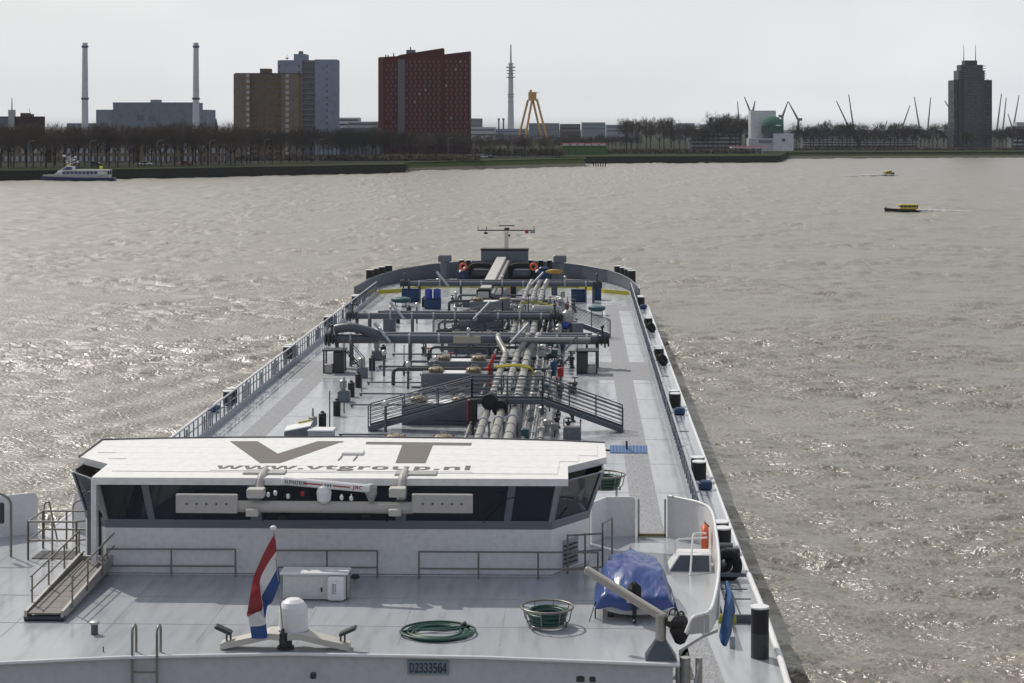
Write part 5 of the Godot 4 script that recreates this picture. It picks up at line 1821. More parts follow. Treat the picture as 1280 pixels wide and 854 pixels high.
func manifold(which: String, z: float, y: float, xa: float, xb: float, big: bool) -> void:
	var r := 0.27 if big else 0.21
	var base := Vector3((xa + xb) / 2, DK, z)
	var o := thing("manifold", "dark grey %s manifold of pipes lying across the deck" % which, "manifold", base)
	T = Transform3D(Basis(), -base)
	var s := S()
	cyl(s, Vector3(xa, y, z), Vector3(xb, y, z), r, r, 16); put(s, "main_pipe", "grey_paint", o)
	s = S(); cyl(s, Vector3(xa + 1.3, y + 0.12, z - 0.85), Vector3(xb - 0.3, y + 0.12, z - 0.85), r * 0.72, r * 0.72, 14); put(s, "second_pipe", "grey_paint", o)
	if big:
		s = S(); cyl(s, Vector3(xb - 5.0, y + 0.05, z + 0.55), Vector3(xb - 0.4, y + 0.05, z + 0.55), 0.15, 0.15, 12); put(s, "branch_pipe", "clad_pipe", o)
		s = S(); box(s, Vector3(-6.6, y, z + 0.16), Vector3(1.6, 0.4, 0.25)); put(s, "tan_panel", "tan_paint", o)
		# goose neck on the port side
		s = S(); tube(s, bend([Vector3(xa + 3.0, y, z + 0.3), Vector3(xa + 1.5, y + 0.62, z + 0.2), Vector3(xa + 0.4, y + 0.72, z + 0.1), Vector3(xa - 0.1, y + 0.55, z)], 0.8, 6), 0.27, 14); put(s, "goose_neck", "grey_paint", o)
	var n := 9
	for k in n:
		var x := lerpf(xa + 0.8, xb - 0.6, float(k) / (n - 1))
		s = S(); cyl(s, Vector3(x - 0.06, y, z), Vector3(x + 0.06, y, z), r * 1.16, -1.0, 16); put(s, "flange", "grey_light", o)
		if k % 2 == 0:
			s = S(); box(s, Vector3(x, (DK + y) / 2 - r / 2, z), Vector3(0.14, y - DK - r + 0.05, 0.14)); put(s, "support", "grey_paint", o)
			s = S(); box(s, Vector3(x, (DK + y) / 2 - r / 2, z - 0.85), Vector3(0.12, y - DK - r * 0.4, 0.12)); put(s, "support", "grey_paint", o)
		if k % 3 == 1:
			s = S(); cyl(s, Vector3(x, y, z), Vector3(x, y + 0.55, z), 0.07, 0.05, 8); ball(s, Vector3(x, y + 0.56, z), Vector3(0.12, 0.12, 0.12)); put(s, "relief_valve", "steel", o)
	# valve ends
	for e in [[xa, -1], [xb, 1]]:
		s = S()
		var x: float = e[0]
		var d: float = e[1]
		for k in 4:
			cyl(s, Vector3(x + d * k * 0.2, y, z), Vector3(x + d * (k * 0.2 + 0.1), y, z), r * [1.6, 1.2, 1.75, 1.5][k], -1.0, 14)
		cyl(s, Vector3(x, y, z), Vector3(x + d * 0.7, y, z), r * 0.9, -1.0, 12)
		cyl(s, Vector3(x + d * 0.3, y, z), Vector3(x + d * 0.3, y + 0.75, z), 0.06, 0.06, 8)
		ball(s, Vector3(x + d * 0.3, y + 0.75, z), Vector3(0.13, 0.1, 0.13))
		put(s, "valve_end", "grey_dark", o)
		s = S(); box(s, Vector3(x, (DK + y) / 2, z), Vector3(0.2, y - DK, 0.2)); put(s, "support", "grey_paint", o)
	# steps leaning on the pipe
	for x in [xa + 2.6, xb - 4.4]:
		s = S()
		for q in [-0.22, 0.22]:
			cyl(s, Vector3(x - 0.6 * signf(x - CX), y - 0.1, z + 0.9 + q * 0.2), Vector3(x + 0.4 * signf(x - CX), y + 0.9, z - 0.2 + q * 1.5), 0.07, 0.07, 6)
		put(s, "leaning_bar", "grey_light", o)
	T = Transform3D()
	if big:
		# valve platforms with steps on both sides
		for sd in [-1, 1]:
			var b := Vector3(-14.0, DK, -104.27) if sd < 0 else Vector3(0.35, DK, -104.52)
			var p := thing("valve_platform", "dark valve platform with steep steps under the %s manifold end" % ("port" if sd < 0 else "starboard"), "platform", b)
			for q in [[-0.55, 0.5], [0.55, 0.5], [-0.55, -0.5], [0.55, -0.5]]:
				s = S(); box(s, Vector3(q[0], 0.65, q[1]), Vector3(0.09, 1.3, 0.09)); put(s, "leg", "grey_dark", p)
			s = S(); box(s, Vector3(0, 1.3, 0), Vector3(1.3, 0.08, 1.2)); put(s, "platform", "grey_dark", p)
			s = S(); bbox(s, Vector3(0.28 * -sd, 0.62, 0.1), Vector3(0.62, 1.2, 0.7), 0.04); put(s, "cabinet", "grey_dark", p)
			s = S(); bbox(s, Vector3(0.3 * sd, 0.25, 0.2), Vector3(0.5, 0.5, 0.6), 0.04); put(s, "drip_tray", "galvanised", p)
			for k in 6:
				s = S(); box(s, Vector3(-sd * (0.75 + 0.16 * k), 1.15 - 0.2 * k, 0.15), Vector3(0.2, 0.04, 0.6)); put(s, "step", "grey_dark", p)
			for q in [-0.16, 0.46]:
				s = S(); cyl(s, Vector3(-sd * 0.7, 1.25, q), Vector3(-sd * 1.8, -0.0, q), 0.035, 0.035, 6); put(s, "stringer", "grey_dark", p)
				s = S(); cyl(s, Vector3(-sd * 0.55, 2.1, q), Vector3(-sd * 1.7, 0.8, q), 0.025, 0.025, 6); cyl(s, Vector3(-sd * 1.7, 0.8, q), Vector3(-sd * 1.7, 0.0, q), 0.025, 0.025, 6); cyl(s, Vector3(-sd * 0.55, 2.1, q), Vector3(-sd * 0.55, 1.3, q), 0.025, 0.025, 6); put(s, "handrail", "grey_paint", p)

# ---------- catwalks over the pipes ----------
func catwalks() -> void:
	catwalk("near", -84.59, -9.75, -5.0, -1.75, 1.92)
	catwalk("far", -122.16, -9.8, -5.2, -1.75, 1.95)
func catwalk(which: String, z: float, x0: float, x1: float, x2: float, x3: float) -> void:
	var base := Vector3(CX, DK, z)
	var o := thing("catwalk", "%s steel catwalk ramping over the cargo pipes with five-bar railings" % ("wheelhouse-side" if which == "near" else "bow-side"), "catwalk", base)
	T = Transform3D(Basis(), -base)
	var top := DK + 1.42
	var path := [Vector2(x0, DK + 0.12), Vector2(x1, top), Vector2(x2, top), Vector2(x3, DK + 0.12)]
	var s: SurfaceTool
	for k in 3:
		var a: Vector2 = path[k]
		var b: Vector2 = path[k + 1]
		s = S()
		hexa(s, [Vector3(a.x, a.y - 0.05, z + 0.42), Vector3(b.x, b.y - 0.05, z + 0.42), Vector3(b.x, b.y - 0.05, z - 0.42), Vector3(a.x, a.y - 0.05, z - 0.42), Vector3(a.x, a.y, z + 0.42), Vector3(b.x, b.y, z + 0.42), Vector3(b.x, b.y, z - 0.42), Vector3(a.x, a.y, z - 0.42)])
		put(s, "tread_plate", "grey_paint", o)
		for e in [0.45, -0.45]:
			s = S()
			hexa(s, [Vector3(a.x, a.y - 0.14, z + e + 0.025), Vector3(b.x, b.y - 0.14, z + e + 0.025), Vector3(b.x, b.y - 0.14, z + e - 0.025), Vector3(a.x, a.y - 0.14, z + e - 0.025), Vector3(a.x, a.y + 0.1, z + e + 0.025), Vector3(b.x, b.y + 0.1, z + e + 0.025), Vector3(b.x, b.y + 0.1, z + e - 0.025), Vector3(a.x, a.y + 0.1, z + e - 0.025)])
			put(s, "side_beam", "grey_paint", o)
			var n := maxi(2, int(round(a.distance_to(b) / 1.5)))
			for i in n + 1:
				var p := a.lerp(b, float(i) / n)
				s = S(); cyl(s, Vector3(p.x, p.y, z + e), Vector3(p.x, p.y + 1.02, z + e), 0.03, 0.03, 7); put(s, "post", "grey_paint", o)
			for h in [1.02, 0.84, 0.66, 0.48, 0.3]:
				s = S(); cyl(s, Vector3(a.x, a.y + h, z + e), Vector3(b.x, b.y + h, z + e), 0.03 if h > 1.0 else 0.019, -1.0, 7); put(s, "rail", "grey_paint", o)
	for x in [x1, x2]:
		s = S(); box(s, Vector3(x, (DK + top) / 2, z), Vector3(0.12, top - DK, 0.7)); put(s, "support", "grey_paint", o)
	T = Transform3D()

# ---------- hatches, vents, lockers on the main deck ----------
func deck_fittings() -> void:
	var s: SurfaceTool
	var o: Node3D
	# tank hatch blocks with two round lids each
	var hz := [-75.77, -86.63, -97.11, -102.09, -113.72, -127.14, -136.72]
	for k in hz.size():
		var z: float = hz[k]
		var near := k < 2
		o = thing("hatch_block", "grey tank hatch block with two brass lids, %s counted from the wheelhouse" % ORD[k], "hatch", Vector3(-6.65, DK, z), "tank hatch blocks")
		var w := 3.5 if k % 2 == 1 or k == 2 else 3.1
		s = S(); bbox(s, Vector3(0, 0.5, 0.0), Vector3(w, 1.0, 1.25), 0.03); put(s, "block", "hull_grey", o)
		s = S(); bbox(s, Vector3(0, 1.01, 0.05), Vector3(1.15, 0.05, 1.1), 0.01); put(s, "top_plate", "white_paint", o)
		for x in [-1.0, 1.0]:
			s = S(); lathe(s, Vector3(x, 1.0, 0), [Vector2(0.37, 0.0), Vector2(0.37, 0.1), Vector2(0.42, 0.11), Vector2(0.42, 0.2), Vector2(0.3, 0.26), Vector2(0.0, 0.28)], 20)
			var lid := put(s, "lid", "brass", o)
			s = S()
			for b in 6:
				var a := TAU * b / 6
				cyl(s, Vector3(x + cos(a) * 0.4, 1.08, sin(a) * 0.4), Vector3(x + cos(a) * 0.4, 1.27, sin(a) * 0.4), 0.03, 0.03, 6)
			put(s, "clamp_bolt", "grey_dark", lid)
			s = S(); tube(s, bend([Vector3(x - 0.15, 1.26, 0), Vector3(x - 0.15, 1.38, 0), Vector3(x + 0.15, 1.38, 0), Vector3(x + 0.15, 1.26, 0)], 0.05), 0.02, 6); put(s, "handle", "galvanised", lid)
		s = S(); tube(s, [Vector3(-w / 2 - 0.5, 0.25, 0.4), Vector3(w / 2 + 0.4, 0.25, 0.75)], 0.07, 8); put(s, "drain_pipe", "grey_paint", o)
	# pressure valve posts with bright tops
	var vz := [[532, 446], [610, 446], [510, 486], [577, 530], [482, 540], [556, 420], [596, 418], [545, 478], [640, 405], [521, 404], [570, 388], [480, 470]]
	var proto: Node3D = null
	for q in vz:
		var p := PL(q[0], q[1], DK)
		var lab := "slim grey pressure valve post with a bright steel head"
		if proto == null:
			o = thing("pressure_valve", lab, "valve", p, "pressure valve posts")
			s = S(); cyl(s, Vector3.ZERO, Vector3(0, 1.2, 0), 0.07, 0.06, 8); put(s, "post", "grey_paint", o)
			s = S(); ball(s, Vector3(0, 1.3, 0), Vector3(0.15, 0.17, 0.15)); put(s, "head", "steel", o)
			s = S(); torus(s, Vector3(0, 0.85, 0), 0.14, 0.02, Vector3.UP, 14, 5); box(s, Vector3(0.1, 0.5, 0), Vector3(0.2, 0.06, 0.06)); put(s, "wheel", "grey_dark", o)
			proto = o
		else:
			dup(proto, p)
	# row of black canisters and grey cabinets on the port side
	var can: Node3D = null
	for q in [[421, 520], [403, 536.5], [439, 496], [448, 484.5], [465, 463], [479, 448], [497, 404], [511, 396], [530, 384]]:
		var p := PL(q[0], q[1], DK)
		if can == null:
			o = thing("canister", "tall black canister standing on the pale port deck", "canister", p, "black canisters on the port deck")
			s = S(); lathe(s, Vector3.ZERO, [Vector2(0.18, 0.0), Vector2(0.18, 0.72), Vector2(0.1, 0.76), Vector2(0.06, 0.84), Vector2(0.0, 0.84)], 14); put(s, "body", "black", o)
			s = S(); torus(s, Vector3(0, 0.6, 0), 0.18, 0.015, Vector3.UP, 14, 5); put(s, "band", "grey_dark", o)
			can = o
		else:
			dup(can, p)
	var cab: Node3D = null
	for q in [[430, 502], [453, 472], [472, 450], [488, 408]]:
		var p := PL(q[0], q[1], DK)
		if cab == null:
			o = thing("valve_cabinet", "grey cabinet with a pale lantern-shaped head on the port deck", "cabinet", p, "cabinets on the port deck")
			s = S(); bbox(s, Vector3(0, 0.28, 0), Vector3(0.62, 0.56, 0.5), 0.03); put(s, "cabinet", "hull_grey", o)
			s = S(); lathe(s, Vector3(-0.05, 0.56, 0), [Vector2(0.13, 0), Vector2(0.13, 0.12), Vector2(0.19, 0.14), Vector2(0.19, 0.5), Vector2(0.1, 0.56), Vector2(0, 0.57)], 12); put(s, "head", "clad_pipe", o)
			cab = o
		else:
			dup(cab, p)
	o = thing("lantern_vent", "grey capped vent standing near the port wheelhouse roof edge", "vent", PL(391, 537.5, DK))
	s = S(); lathe(s, Vector3.ZERO, [Vector2(0.14, 0), Vector2(0.14, 0.2), Vector2(0.2, 0.22), Vector2(0.2, 0.6), Vector2(0.05, 0.65), Vector2(0.04, 1.0), Vector2(0, 1.0)], 12); put(s, "vent", "clad_pipe", o)
	# thin wire posts along the port side with wires between
	for q in [[412, 536], [430, 516], [452, 490], [465, 478], [505, 470], [493, 440]]:
		var p := PL(q[0], q[1], DK)
		o = thing("wire_post", "thin grey wire post on the port deck", "post", p, "wire posts")
		s = S(); cyl(s, Vector3.ZERO, Vector3(0, 1.75, 0), 0.035, 0.03, 6); put(s, "post", "hull_grey", o)
	for q in [[-82.54, -10.9, -8.3], [-91.36, -11.5, -5.2], [-95.19, -11.5, -8.5], [-99.41, -11.6, -8.3], [-106.06, -11.7, -5.0], [-111.81, -11.5, -8.4]]:
		o = thing("drip_line", "thin grey drain pipe lying across the deck", "pipe", Vector3(q[1], DK + 0.12, q[0]), "thin pipes across the deck")
		s = S(); cyl(s, Vector3.ZERO, Vector3(q[2] - q[1], 0, 0), 0.045, 0.045, 7); put(s, "pipe", "hull_grey", o)
		s = S(); box(s, Vector3(0.1, -0.06, 0), Vector3(0.1, 0.12, 0.1)); put(s, "saddle", "hull_grey", o)
		s = S(); box(s, Vector3(q[2] - q[1] - 0.1, -0.06, 0), Vector3(0.1, 0.12, 0.1)); put(s, "saddle", "hull_grey", o)
	# lockers just beyond the wheelhouse roof
	o = thing("deck_locker", "grey sloped deck locker with a yellow edge beyond the wheelhouse roof", "locker", PL(374, 549, DK))
	s = S()
	hexa(s, [Vector3(-0.62, 0, 0.4), Vector3(0.55, 0, 0.4), Vector3(0.55, 0, -0.4), Vector3(-0.62, 0, -0.4), Vector3(-0.62, 0.38, 0.4), Vector3(0.55, 0.62, 0.4), Vector3(0.55, 0.72, -0.4), Vector3(-0.62, 0.48, -0.4)])
	put(s, "body", "hull_grey", o)
	s = S()
	hexa(s, [Vector3(-0.62, 0.385, 0.4), Vector3(0.55, 0.625, 0.4), Vector3(0.55, 0.725, -0.4), Vector3(-0.62, 0.485, -0.4), Vector3(-0.62, 0.43, 0.4), Vector3(0.55, 0.67, 0.4), Vector3(0.55, 0.77, -0.4), Vector3(-0.62, 0.53, -0.4)])
	put(s, "lid", "white_paint", o)
	s = S(); cyl(s, Vector3(-0.1, 0.68, -0.36), Vector3(0.5, 0.80, -0.36), 0.04, 0.04, 6); put(s, "edge", "yellow", o)
	o = thing("deck_locker", "low white-topped deck locker beyond the wheelhouse roof lettering", "locker", PL(402, 551, DK))
	s = S(); bbox(s, Vector3(0, 0.24, 0), Vector3(1.1, 0.48, 0.9), 0.03); put(s, "body", "grey_light", o)
	s = S(); bbox(s, Vector3(0, 0.51, 0), Vector3(1.16, 0.06, 0.96), 0.02); put(s, "lid", "white_paint", o)
	o = thing("deck_locker", "upright grey locker with wire posts on the starboard deck", "locker", PL(715, 550, DK))
	s = S(); bbox(s, Vector3(0, 0.3, 0), Vector3(0.78, 0.6, 0.5), 0.02); put(s, "body", "hull_grey", o)
	for x in [-0.36, 0.38]:
		s = S(); cyl(s, Vector3(x, 0, 0), Vector3(x, 0.95, 0), 0.03, 0.03, 6); box(s, Vector3(x + 0.02, 0.85, 0), Vector3(0.12, 0.03, 0.06)); put(s, "post", "grey_dark", o)
	# silver pressure tanks and heater by the far catwalk
	o = thing("pressure_tank", "silver horizontal pressure tank beside the far catwalk", "tank", PL(685, 412, DK))
	s = S()
	cyl(s, Vector3(-0.95, 1.35, 0), Vector3(0.75, 1.35, 0), 0.32, 0.32, 16)
	ball(s, Vector3(-0.95, 1.35, 0), Vector3(0.2, 0.32, 0.32)); ball(s, Vector3(0.75, 1.35, 0), Vector3(0.2, 0.32, 0.32))
	put(s, "tank", "steel", o)
	for x in [-0.6, 0.4]:
		s = S(); box(s, Vector3(x, 0.55, 0), Vector3(0.16, 1.1, 0.5)); put(s, "saddle", "grey_dark", o)
	s = S(); cyl(s, Vector3(-1.9, 0.5, 0.8), Vector3(-0.6, 0.72, 0.8), 0.2, 0.2, 12); box(s, Vector3(-1.5, 0.2, 0.8), Vector3(0.14, 0.5, 0.3)); put(s, "heater_tube", "steel", o)
	o = thing("upright_tank", "grey upright tank with a blue valve beside the far catwalk ramp", "tank", PL(709, 424, DK))
	s = S(); lathe(s, Vector3.ZERO, [Vector2(0.42, 0), Vector2(0.42, 1.5), Vector2(0.34, 1.75), Vector2(0.16, 1.9), Vector2(0, 1.95)], 16); put(s, "tank", "clad_pipe", o)
	s = S(); ball(s, Vector3(-0.1, 0.95, 0.5), Vector3(0.3, 0.26, 0.2)); put(s, "valve", "blue_bright", o)
	s = S(); cyl(s, Vector3(0, 1.9, 0), Vector3(0, 2.3, 0), 0.06, 0.06, 8); put(s, "nozzle", "grey_dark", o)
	o = thing("grey_cabinet", "flat grey cabinet beside the upright tank", "cabinet", PL(722, 425, DK))
	s = S(); bbox(s, Vector3(0, 0.55, 0), Vector3(0.75, 1.1, 0.7), 0.03); put(s, "body", "hull_grey", o)
	s = S(); bbox(s, Vector3(0, 1.12, 0), Vector3(0.8, 0.05, 0.75), 0.01); put(s, "top", "grey_light", o)
	# blue crates and drums forward
	for q in [[513, 377, 1.35, 1.0, "blue", "square blue box forward on the port deck"], [541, 386, 1.25, 0.75, "blue", "blue base box below the blue drums"], [723, 377, 1.15, 0.95, "blue", "square blue box forward on the starboard deck"], [747, 375, 0.6, 1.25, "blue", "upright blue box near the yellow step"]]:
		var p := PL(q[0], q[1], DK)
		o = thing("blue_box", q[4 + 1], "box", p)
		s = S(); bbox(s, Vector3(0, q[3] / 2, 0), Vector3(q[2], q[3], 0.8), 0.05); put(s, "body", q[4], o)
		s = S(); bbox(s, Vector3(0, q[3] + 0.02, 0), Vector3(q[2] * 1.04, 0.06, 0.85), 0.02); put(s, "lid", q[4], o)
	for x in [-0.33, 0.33]:
		var p := PL(541, 386, DK) + Vector3(x, 0.80, 0)
		o = thing("blue_drum", "bright blue drum standing on the blue base box", "drum", p, "blue drums")
		s = S(); lathe(s, Vector3.ZERO, [Vector2(0.28, 0), Vector2(0.3, 0.05), Vector2(0.28, 0.3), Vector2(0.3, 0.34), Vector2(0.28, 0.6), Vector2(0.27, 0.72), Vector2(0, 0.74)], 14); put(s, "drum", "blue_bright", o)
		s = S(); lathe(s, Vector3.ZERO, [Vector2(0.1, 0.73), Vector2(0.1, 0.8), Vector2(0, 0.8)], 8); put(s, "cap", "grey_light", o)
	o = thing("oval_tray", "dark green oval hose tray on the port deck", "tray", PL(501, 383, DK))
	s = S(); lathe(s, Vector3.ZERO, [Vector2(0.5, 0.3), Vector2(0.75, 0.4), Vector2(0.78, 0.62), Vector2(0.6, 0.7), Vector2(0, 0.7)], 16); put(s, "tray", "teal", o)
	s = S()
	for x in [-0.4, 0.4]:
		cyl(s, Vector3(x, 0, 0), Vector3(x, 0.35, 0), 0.04, 0.04, 6)
	put(s, "leg", "grey_dark", o)
	o = thing("oval_tray", "dark green oval hose tray on the starboard deck", "tray", PL(746, 394, DK))
	s = S(); lathe(s, Vector3.ZERO, [Vector2(0.4, 0.3), Vector2(0.62, 0.4), Vector2(0.65, 0.62), Vector2(0.5, 0.68), Vector2(0, 0.68)], 16); put(s, "tray", "teal", o)
	s = S()
	for x in [-0.4, 0.4]:
		cyl(s, Vector3(x, 0, 0), Vector3(x, 0.35, 0), 0.04, 0.04, 6)
	put(s, "leg", "grey_dark", o)
	o = thing("grey_cabinet", "large flat grey cabinet under the forward manifold", "cabinet", PL(487, 415, DK))
	s = S(); bbox(s, Vector3(0, 0.75, 0), Vector3(0.85, 1.5, 0.5), 0.03); put(s, "body", "hull_grey", o)
	s = S(); bbox(s, Vector3(0.1, 0.75, 0.26), Vector3(0.5, 1.3, 0.03), 0.01); put(s, "door", "hull_grey", o)

# ---------- crane, winches and mast on the foredeck ----------
func foredeck() -> void:
	var s: SurfaceTool
	var o: Node3D
	# deck crane with boom laid towards the bow
	var b := Vector3(-7.55, DK, -143.37)
	o = thing("deck_crane", "hose crane with a long pale box boom laid towards the bow", "crane", b)
	T = Transform3D(Basis(), -b)
	s = S(); cyl(s, b, b + Vector3(0, 1.05, 0), 0.5, 0.42, 16); put(s, "pedestal", "black", o)
	s = S(); bbox(s, b + Vector3(0, 1.15, 0.2), Vector3(1.1, 0.5, 1.0), 0.08); put(s, "turret", "black", o)
	var near := PZ(604, 366, -142.6)
	var far := PZ(627, 322, -162.92)
	var dx := (far - near).normalized()
	var side := dx.cross(Vector3.UP).normalized()
	var bb := Basis(side, side.cross(dx), -dx)
	s = S(); bbox(s, (near + far) / 2 + Vector3(0, -0.2, 0), Vector3(0.85, 0.55, near.distance_to(far)), 0.04, bb); put(s, "boom", "boom_pale", o)
	s = S(); bbox(s, (near + far) / 2 + side * 0.62 + Vector3(0, -0.3, 0), Vector3(0.3, 0.3, near.distance_to(far) * 0.94), 0.03, bb); put(s, "boom_rail", "clad_pipe", o)
	for q in [-1, 1]:
		s = S(); cyl(s, b + Vector3(0.3 * q, 0.8, 0.2), b + Vector3(1.9 * q, 0.1, 0.6), 0.08, 0.08, 8); box(s, b + Vector3(1.95 * q, 0.08, 0.6), Vector3(0.5, 0.16, 0.5)); put(s, "outrigger", "grey_dark", o)
	s = S(); bbox(s, b + Vector3(0.9, 0.45, -0.3), Vector3(0.8, 0.9, 0.9), 0.05); put(s, "power_pack", "grey_paint", o)
	s = S(); box(s, b + Vector3(-0.4, 0.2, 0.9), Vector3(2.4, 0.4, 0.7)); put(s, "base_frame", "grey_paint", o)
	T = Transform3D()
	# two winch reels with fat black hose round them
	for q in [[601, 338], [652, 338]]:
		var p := PZ(q[0], 345, -160.74)
		p.y = DK + 0.26
		o = thing("hose_winch", "anchor winch ringed by a fat black hose before the bow house", "winch", p, "bow winches")
		s = S()
		var pts := []
		for i in 28:
			var t := TAU * i / 28
			pts.append(Vector3(1.0 * signf(cos(t)) * pow(absf(cos(t)), 0.6), 0.95 + 0.66 * signf(sin(t)) * pow(absf(sin(t)), 0.6), 0.0))
		tube(s, pts, 0.22, 8, false, true)
		put(s, "hose_ring", "rubber", o)
		s = S(); cyl(s, Vector3(-0.75, 0.85, -0.3), Vector3(0.75, 0.85, -0.3), 0.4, 0.4, 16); put(s, "drum", "grey_paint" if q[0] > 640 else "grey_dark", o)
		s = S(); bbox(s, Vector3(0, 0.12, -0.2), Vector3(1.9, 0.26, 0.9), 0.03); put(s, "bed", "grey_dark", o)
		for x in [-0.72, 0.72]:
			s = S(); cyl(s, Vector3(x, 0.85, -0.3), Vector3(x + 0.08 * signf(x), 0.85, -0.3), 0.55, 0.55, 16); put(s, "flange", "grey_dark", o)
	# house and mast
	var hp := PZ(631, 345, -163.94)
	hp.y = DK + 0.26
	o = thing("bow_house", "grey bow house with a dark roof edge behind the winches", "deckhouse", hp)
	s = S(); bbox(s, Vector3(0, 1.35, 0), Vector3(4.2, 2.7, 1.3), 0.06); put(s, "wall", "hull_grey", o)
	s = S(); bbox(s, Vector3(0, 2.78, 0), Vector3(4.3, 0.16, 1.4), 0.03); put(s, "roof_edge", "black", o)
	for x in [-1.3, 1.2]:
		s = S(); bbox(s, Vector3(x, 1.0, 0.66), Vector3(0.8, 1.7, 0.06), 0.02); put(s, "door", "grey_paint", o)
	var mp := Vector3(hp.x + 0.05, DK + 0.26, -165.98)
	o = thing("bow_mast", "pale bow mast with a long crossarm and radar bar", "mast", mp)
	var th := YD(288, 130.0) - mp.y
	s = S(); cyl(s, Vector3.ZERO, Vector3(0, th - 0.1, 0), 0.23, 0.2, 12); put(s, "pole", "mast_cream", o)
	s = S(); cyl(s, Vector3(-2.6, th, 0), Vector3(2.6, th, 0), 0.055, 0.055, 8); put(s, "crossarm", "grey_dark", o)
	s = S(); bbox(s, Vector3(0.05, th + 0.12, 0), Vector3(0.45, 0.25, 0.3), 0.04); put(s, "radar_box", "grey_dark", o)
	s = S(); bbox(s, Vector3(0.05, th + 0.42, 0), Vector3(1.45, 0.1, 0.12), 0.02); put(s, "radar_bar", "grey_paint", o)
	s = S()
	for x in [-2.55, -1.8, 2.5]:
		cyl(s, Vector3(x, th, 0), Vector3(x, th + 0.4, 0), 0.035, 0.03, 6)
	put(s, "antenna", "grey_dark", o)
	s = S(); bbox(s, Vector3(-1.85, th - 0.25, 0), Vector3(0.32, 0.18, 0.25), 0.03); cyl(s, Vector3(-1.85, th, 0), Vector3(-1.85, th - 0.2, 0), 0.03, 0.03, 6); put(s, "lamp", "black", o)
	s = S(); bbox(s, Vector3(1.85, th - 0.1, 0), Vector3(0.32, 0.36, 0.25), 0.06); put(s, "lamp", "red_trim", o)
	s = S(); cyl(s, Vector3(2.2, th - 0.05, 0), Vector3(2.6, th - 0.2, 0.0), 0.2, 0.08, 8); put(s, "horn", "grey_light", o)
	s = S(); bbox(s, Vector3(0.28, th - 0.45, 0), Vector3(0.14, 0.2, 0.2), 0.03); put(s, "lamp", "black", o)
	# vent columns
	for q in [[556, "port"], [700, "starboard"], [592, "port winch"]]:
		var big: bool = q[0] != 592
		var p := PZ(q[0], 345, -162.53)
		p.y = DK + 0.26
		o = thing("vent_column", "grey vent column with a square cap on the %s foredeck" % q[1], "vent", p)
		s = S(); cyl(s, Vector3.ZERO, Vector3(0, 1.75 if big else 1.5, 0), 0.38 if big else 0.24, -1.0, 14); put(s, "column", "hull_grey", o)
		s = S(); bbox(s, Vector3(0, 2.05 if big else 1.65, 0), Vector3(1.15 if big else 0.5, 0.6 if big else 0.45, 0.9 if big else 0.5), 0.06); put(s, "cap", "hull_grey", o)
		if big:
			s = S()
			for x in [-0.6, 0.6]:
				ball(s, Vector3(x, 0.15, 0.3), Vector3(0.16, 0.16, 0.16))
			put(s, "valve_ball", "steel", o)
	# lifebuoys and blue covers by the bow
	for q in [[579, "port"], [667, "starboard"]]:
		var p := PZ(q[0], 333.5, -160.49)
		o = thing("lifebuoy", "orange lifebuoy on the %s foredeck" % q[1], "lifebuoy", p)
		s = S(); torus(s, Vector3.ZERO, 0.27, 0.09, Vector3(0.1, 0.1, 1), 20, 8); put(s, "ring", "orange", o)
		s = S(); cyl(s, Vector3(0, -0.25, -0.12), Vector3(0, DK + 0.26 - p.y, -0.12), 0.05, 0.05, 6); put(s, "post", "grey_dark", o)
		var c := PZ(q[0] + (10.0 if q[1] == "starboard" else 3.0), 345, -161.51)
		c.y = DK + 0.26
		o = thing("winch_cover", "dark blue covered winch on the %s foredeck" % q[1], "cover", c)
		s = S(); bbox(s, Vector3(0, 0.6, 0), Vector3(1.5, 1.2, 0.9), 0.25); put(s, "cover", "blue", o)
		s = S(); bbox(s, Vector3(0.2, 1.25, 0), Vector3(0.9, 0.3, 0.6), 0.12); put(s, "cover_top", "blue", o)
	# ochre dinghy-shaped float, dark posts along the bow
	o = thing("ochre_float", "ochre float lying by the starboard vent column", "float", PZ(693, 341, -152.69))
	s = S(); ball(s, Vector3(0, 0.1, 0), Vector3(0.75, 0.2, 0.3)); put(s, "float", "ochre", o)
	s = S(); box(s, Vector3(0, (DK - o.position.y) / 2, 0), Vector3(0.5, o.position.y - DK, 0.2)); put(s, "cradle", "grey_paint", o)
	for px in [577, 586, 663, 676, 687]:
		var p := PZ(px, 340, -165.22)
		p.y = DK + 0.26
		o = thing("bow_bollard", "dark bollard against the bow bulwark", "bollard", p, "bollards along the bow bulwark")
		bollard_shape(o, 0.22, 1.75, 0.0)
	# shoulder fender posts outside the bulwark, four a side
	for sd in [1, -1]:
		for k in 4:
			var half: float = [11.1, 10.85, 10.5, 10.05][k]
			var z: float = [-155.76, -157.42, -159.08, -160.74][k]
			o = thing("fender_post", "stout black fender post on the %s bow shoulder" % ("starboard" if sd > 0 else "port"), "fender", Vector3(CX - 0.2 + sd * half, DK - 0.1, z), "%s bow fender posts" % ("starboard" if sd > 0 else "port"))
			bollard_shape(o, 0.34, 1.95, 0.0)
	# slim upright plates of the starboard bow gate
	o = thing("bow_gate", "narrow grey gate plates ending the starboard railing at the bow", "gate", Vector3(4.7, DK, -149.24))
	s = S(); box(s, Vector3(0, 0.5, 0), Vector3(0.06, 1.0, 4.0)); put(s, "plate", "grey_paint", o)
	s = S(); box(s, Vector3(0, 1.02, 0), Vector3(0.12, 0.05, 4.0)); put(s, "cap", "rail_light", o)

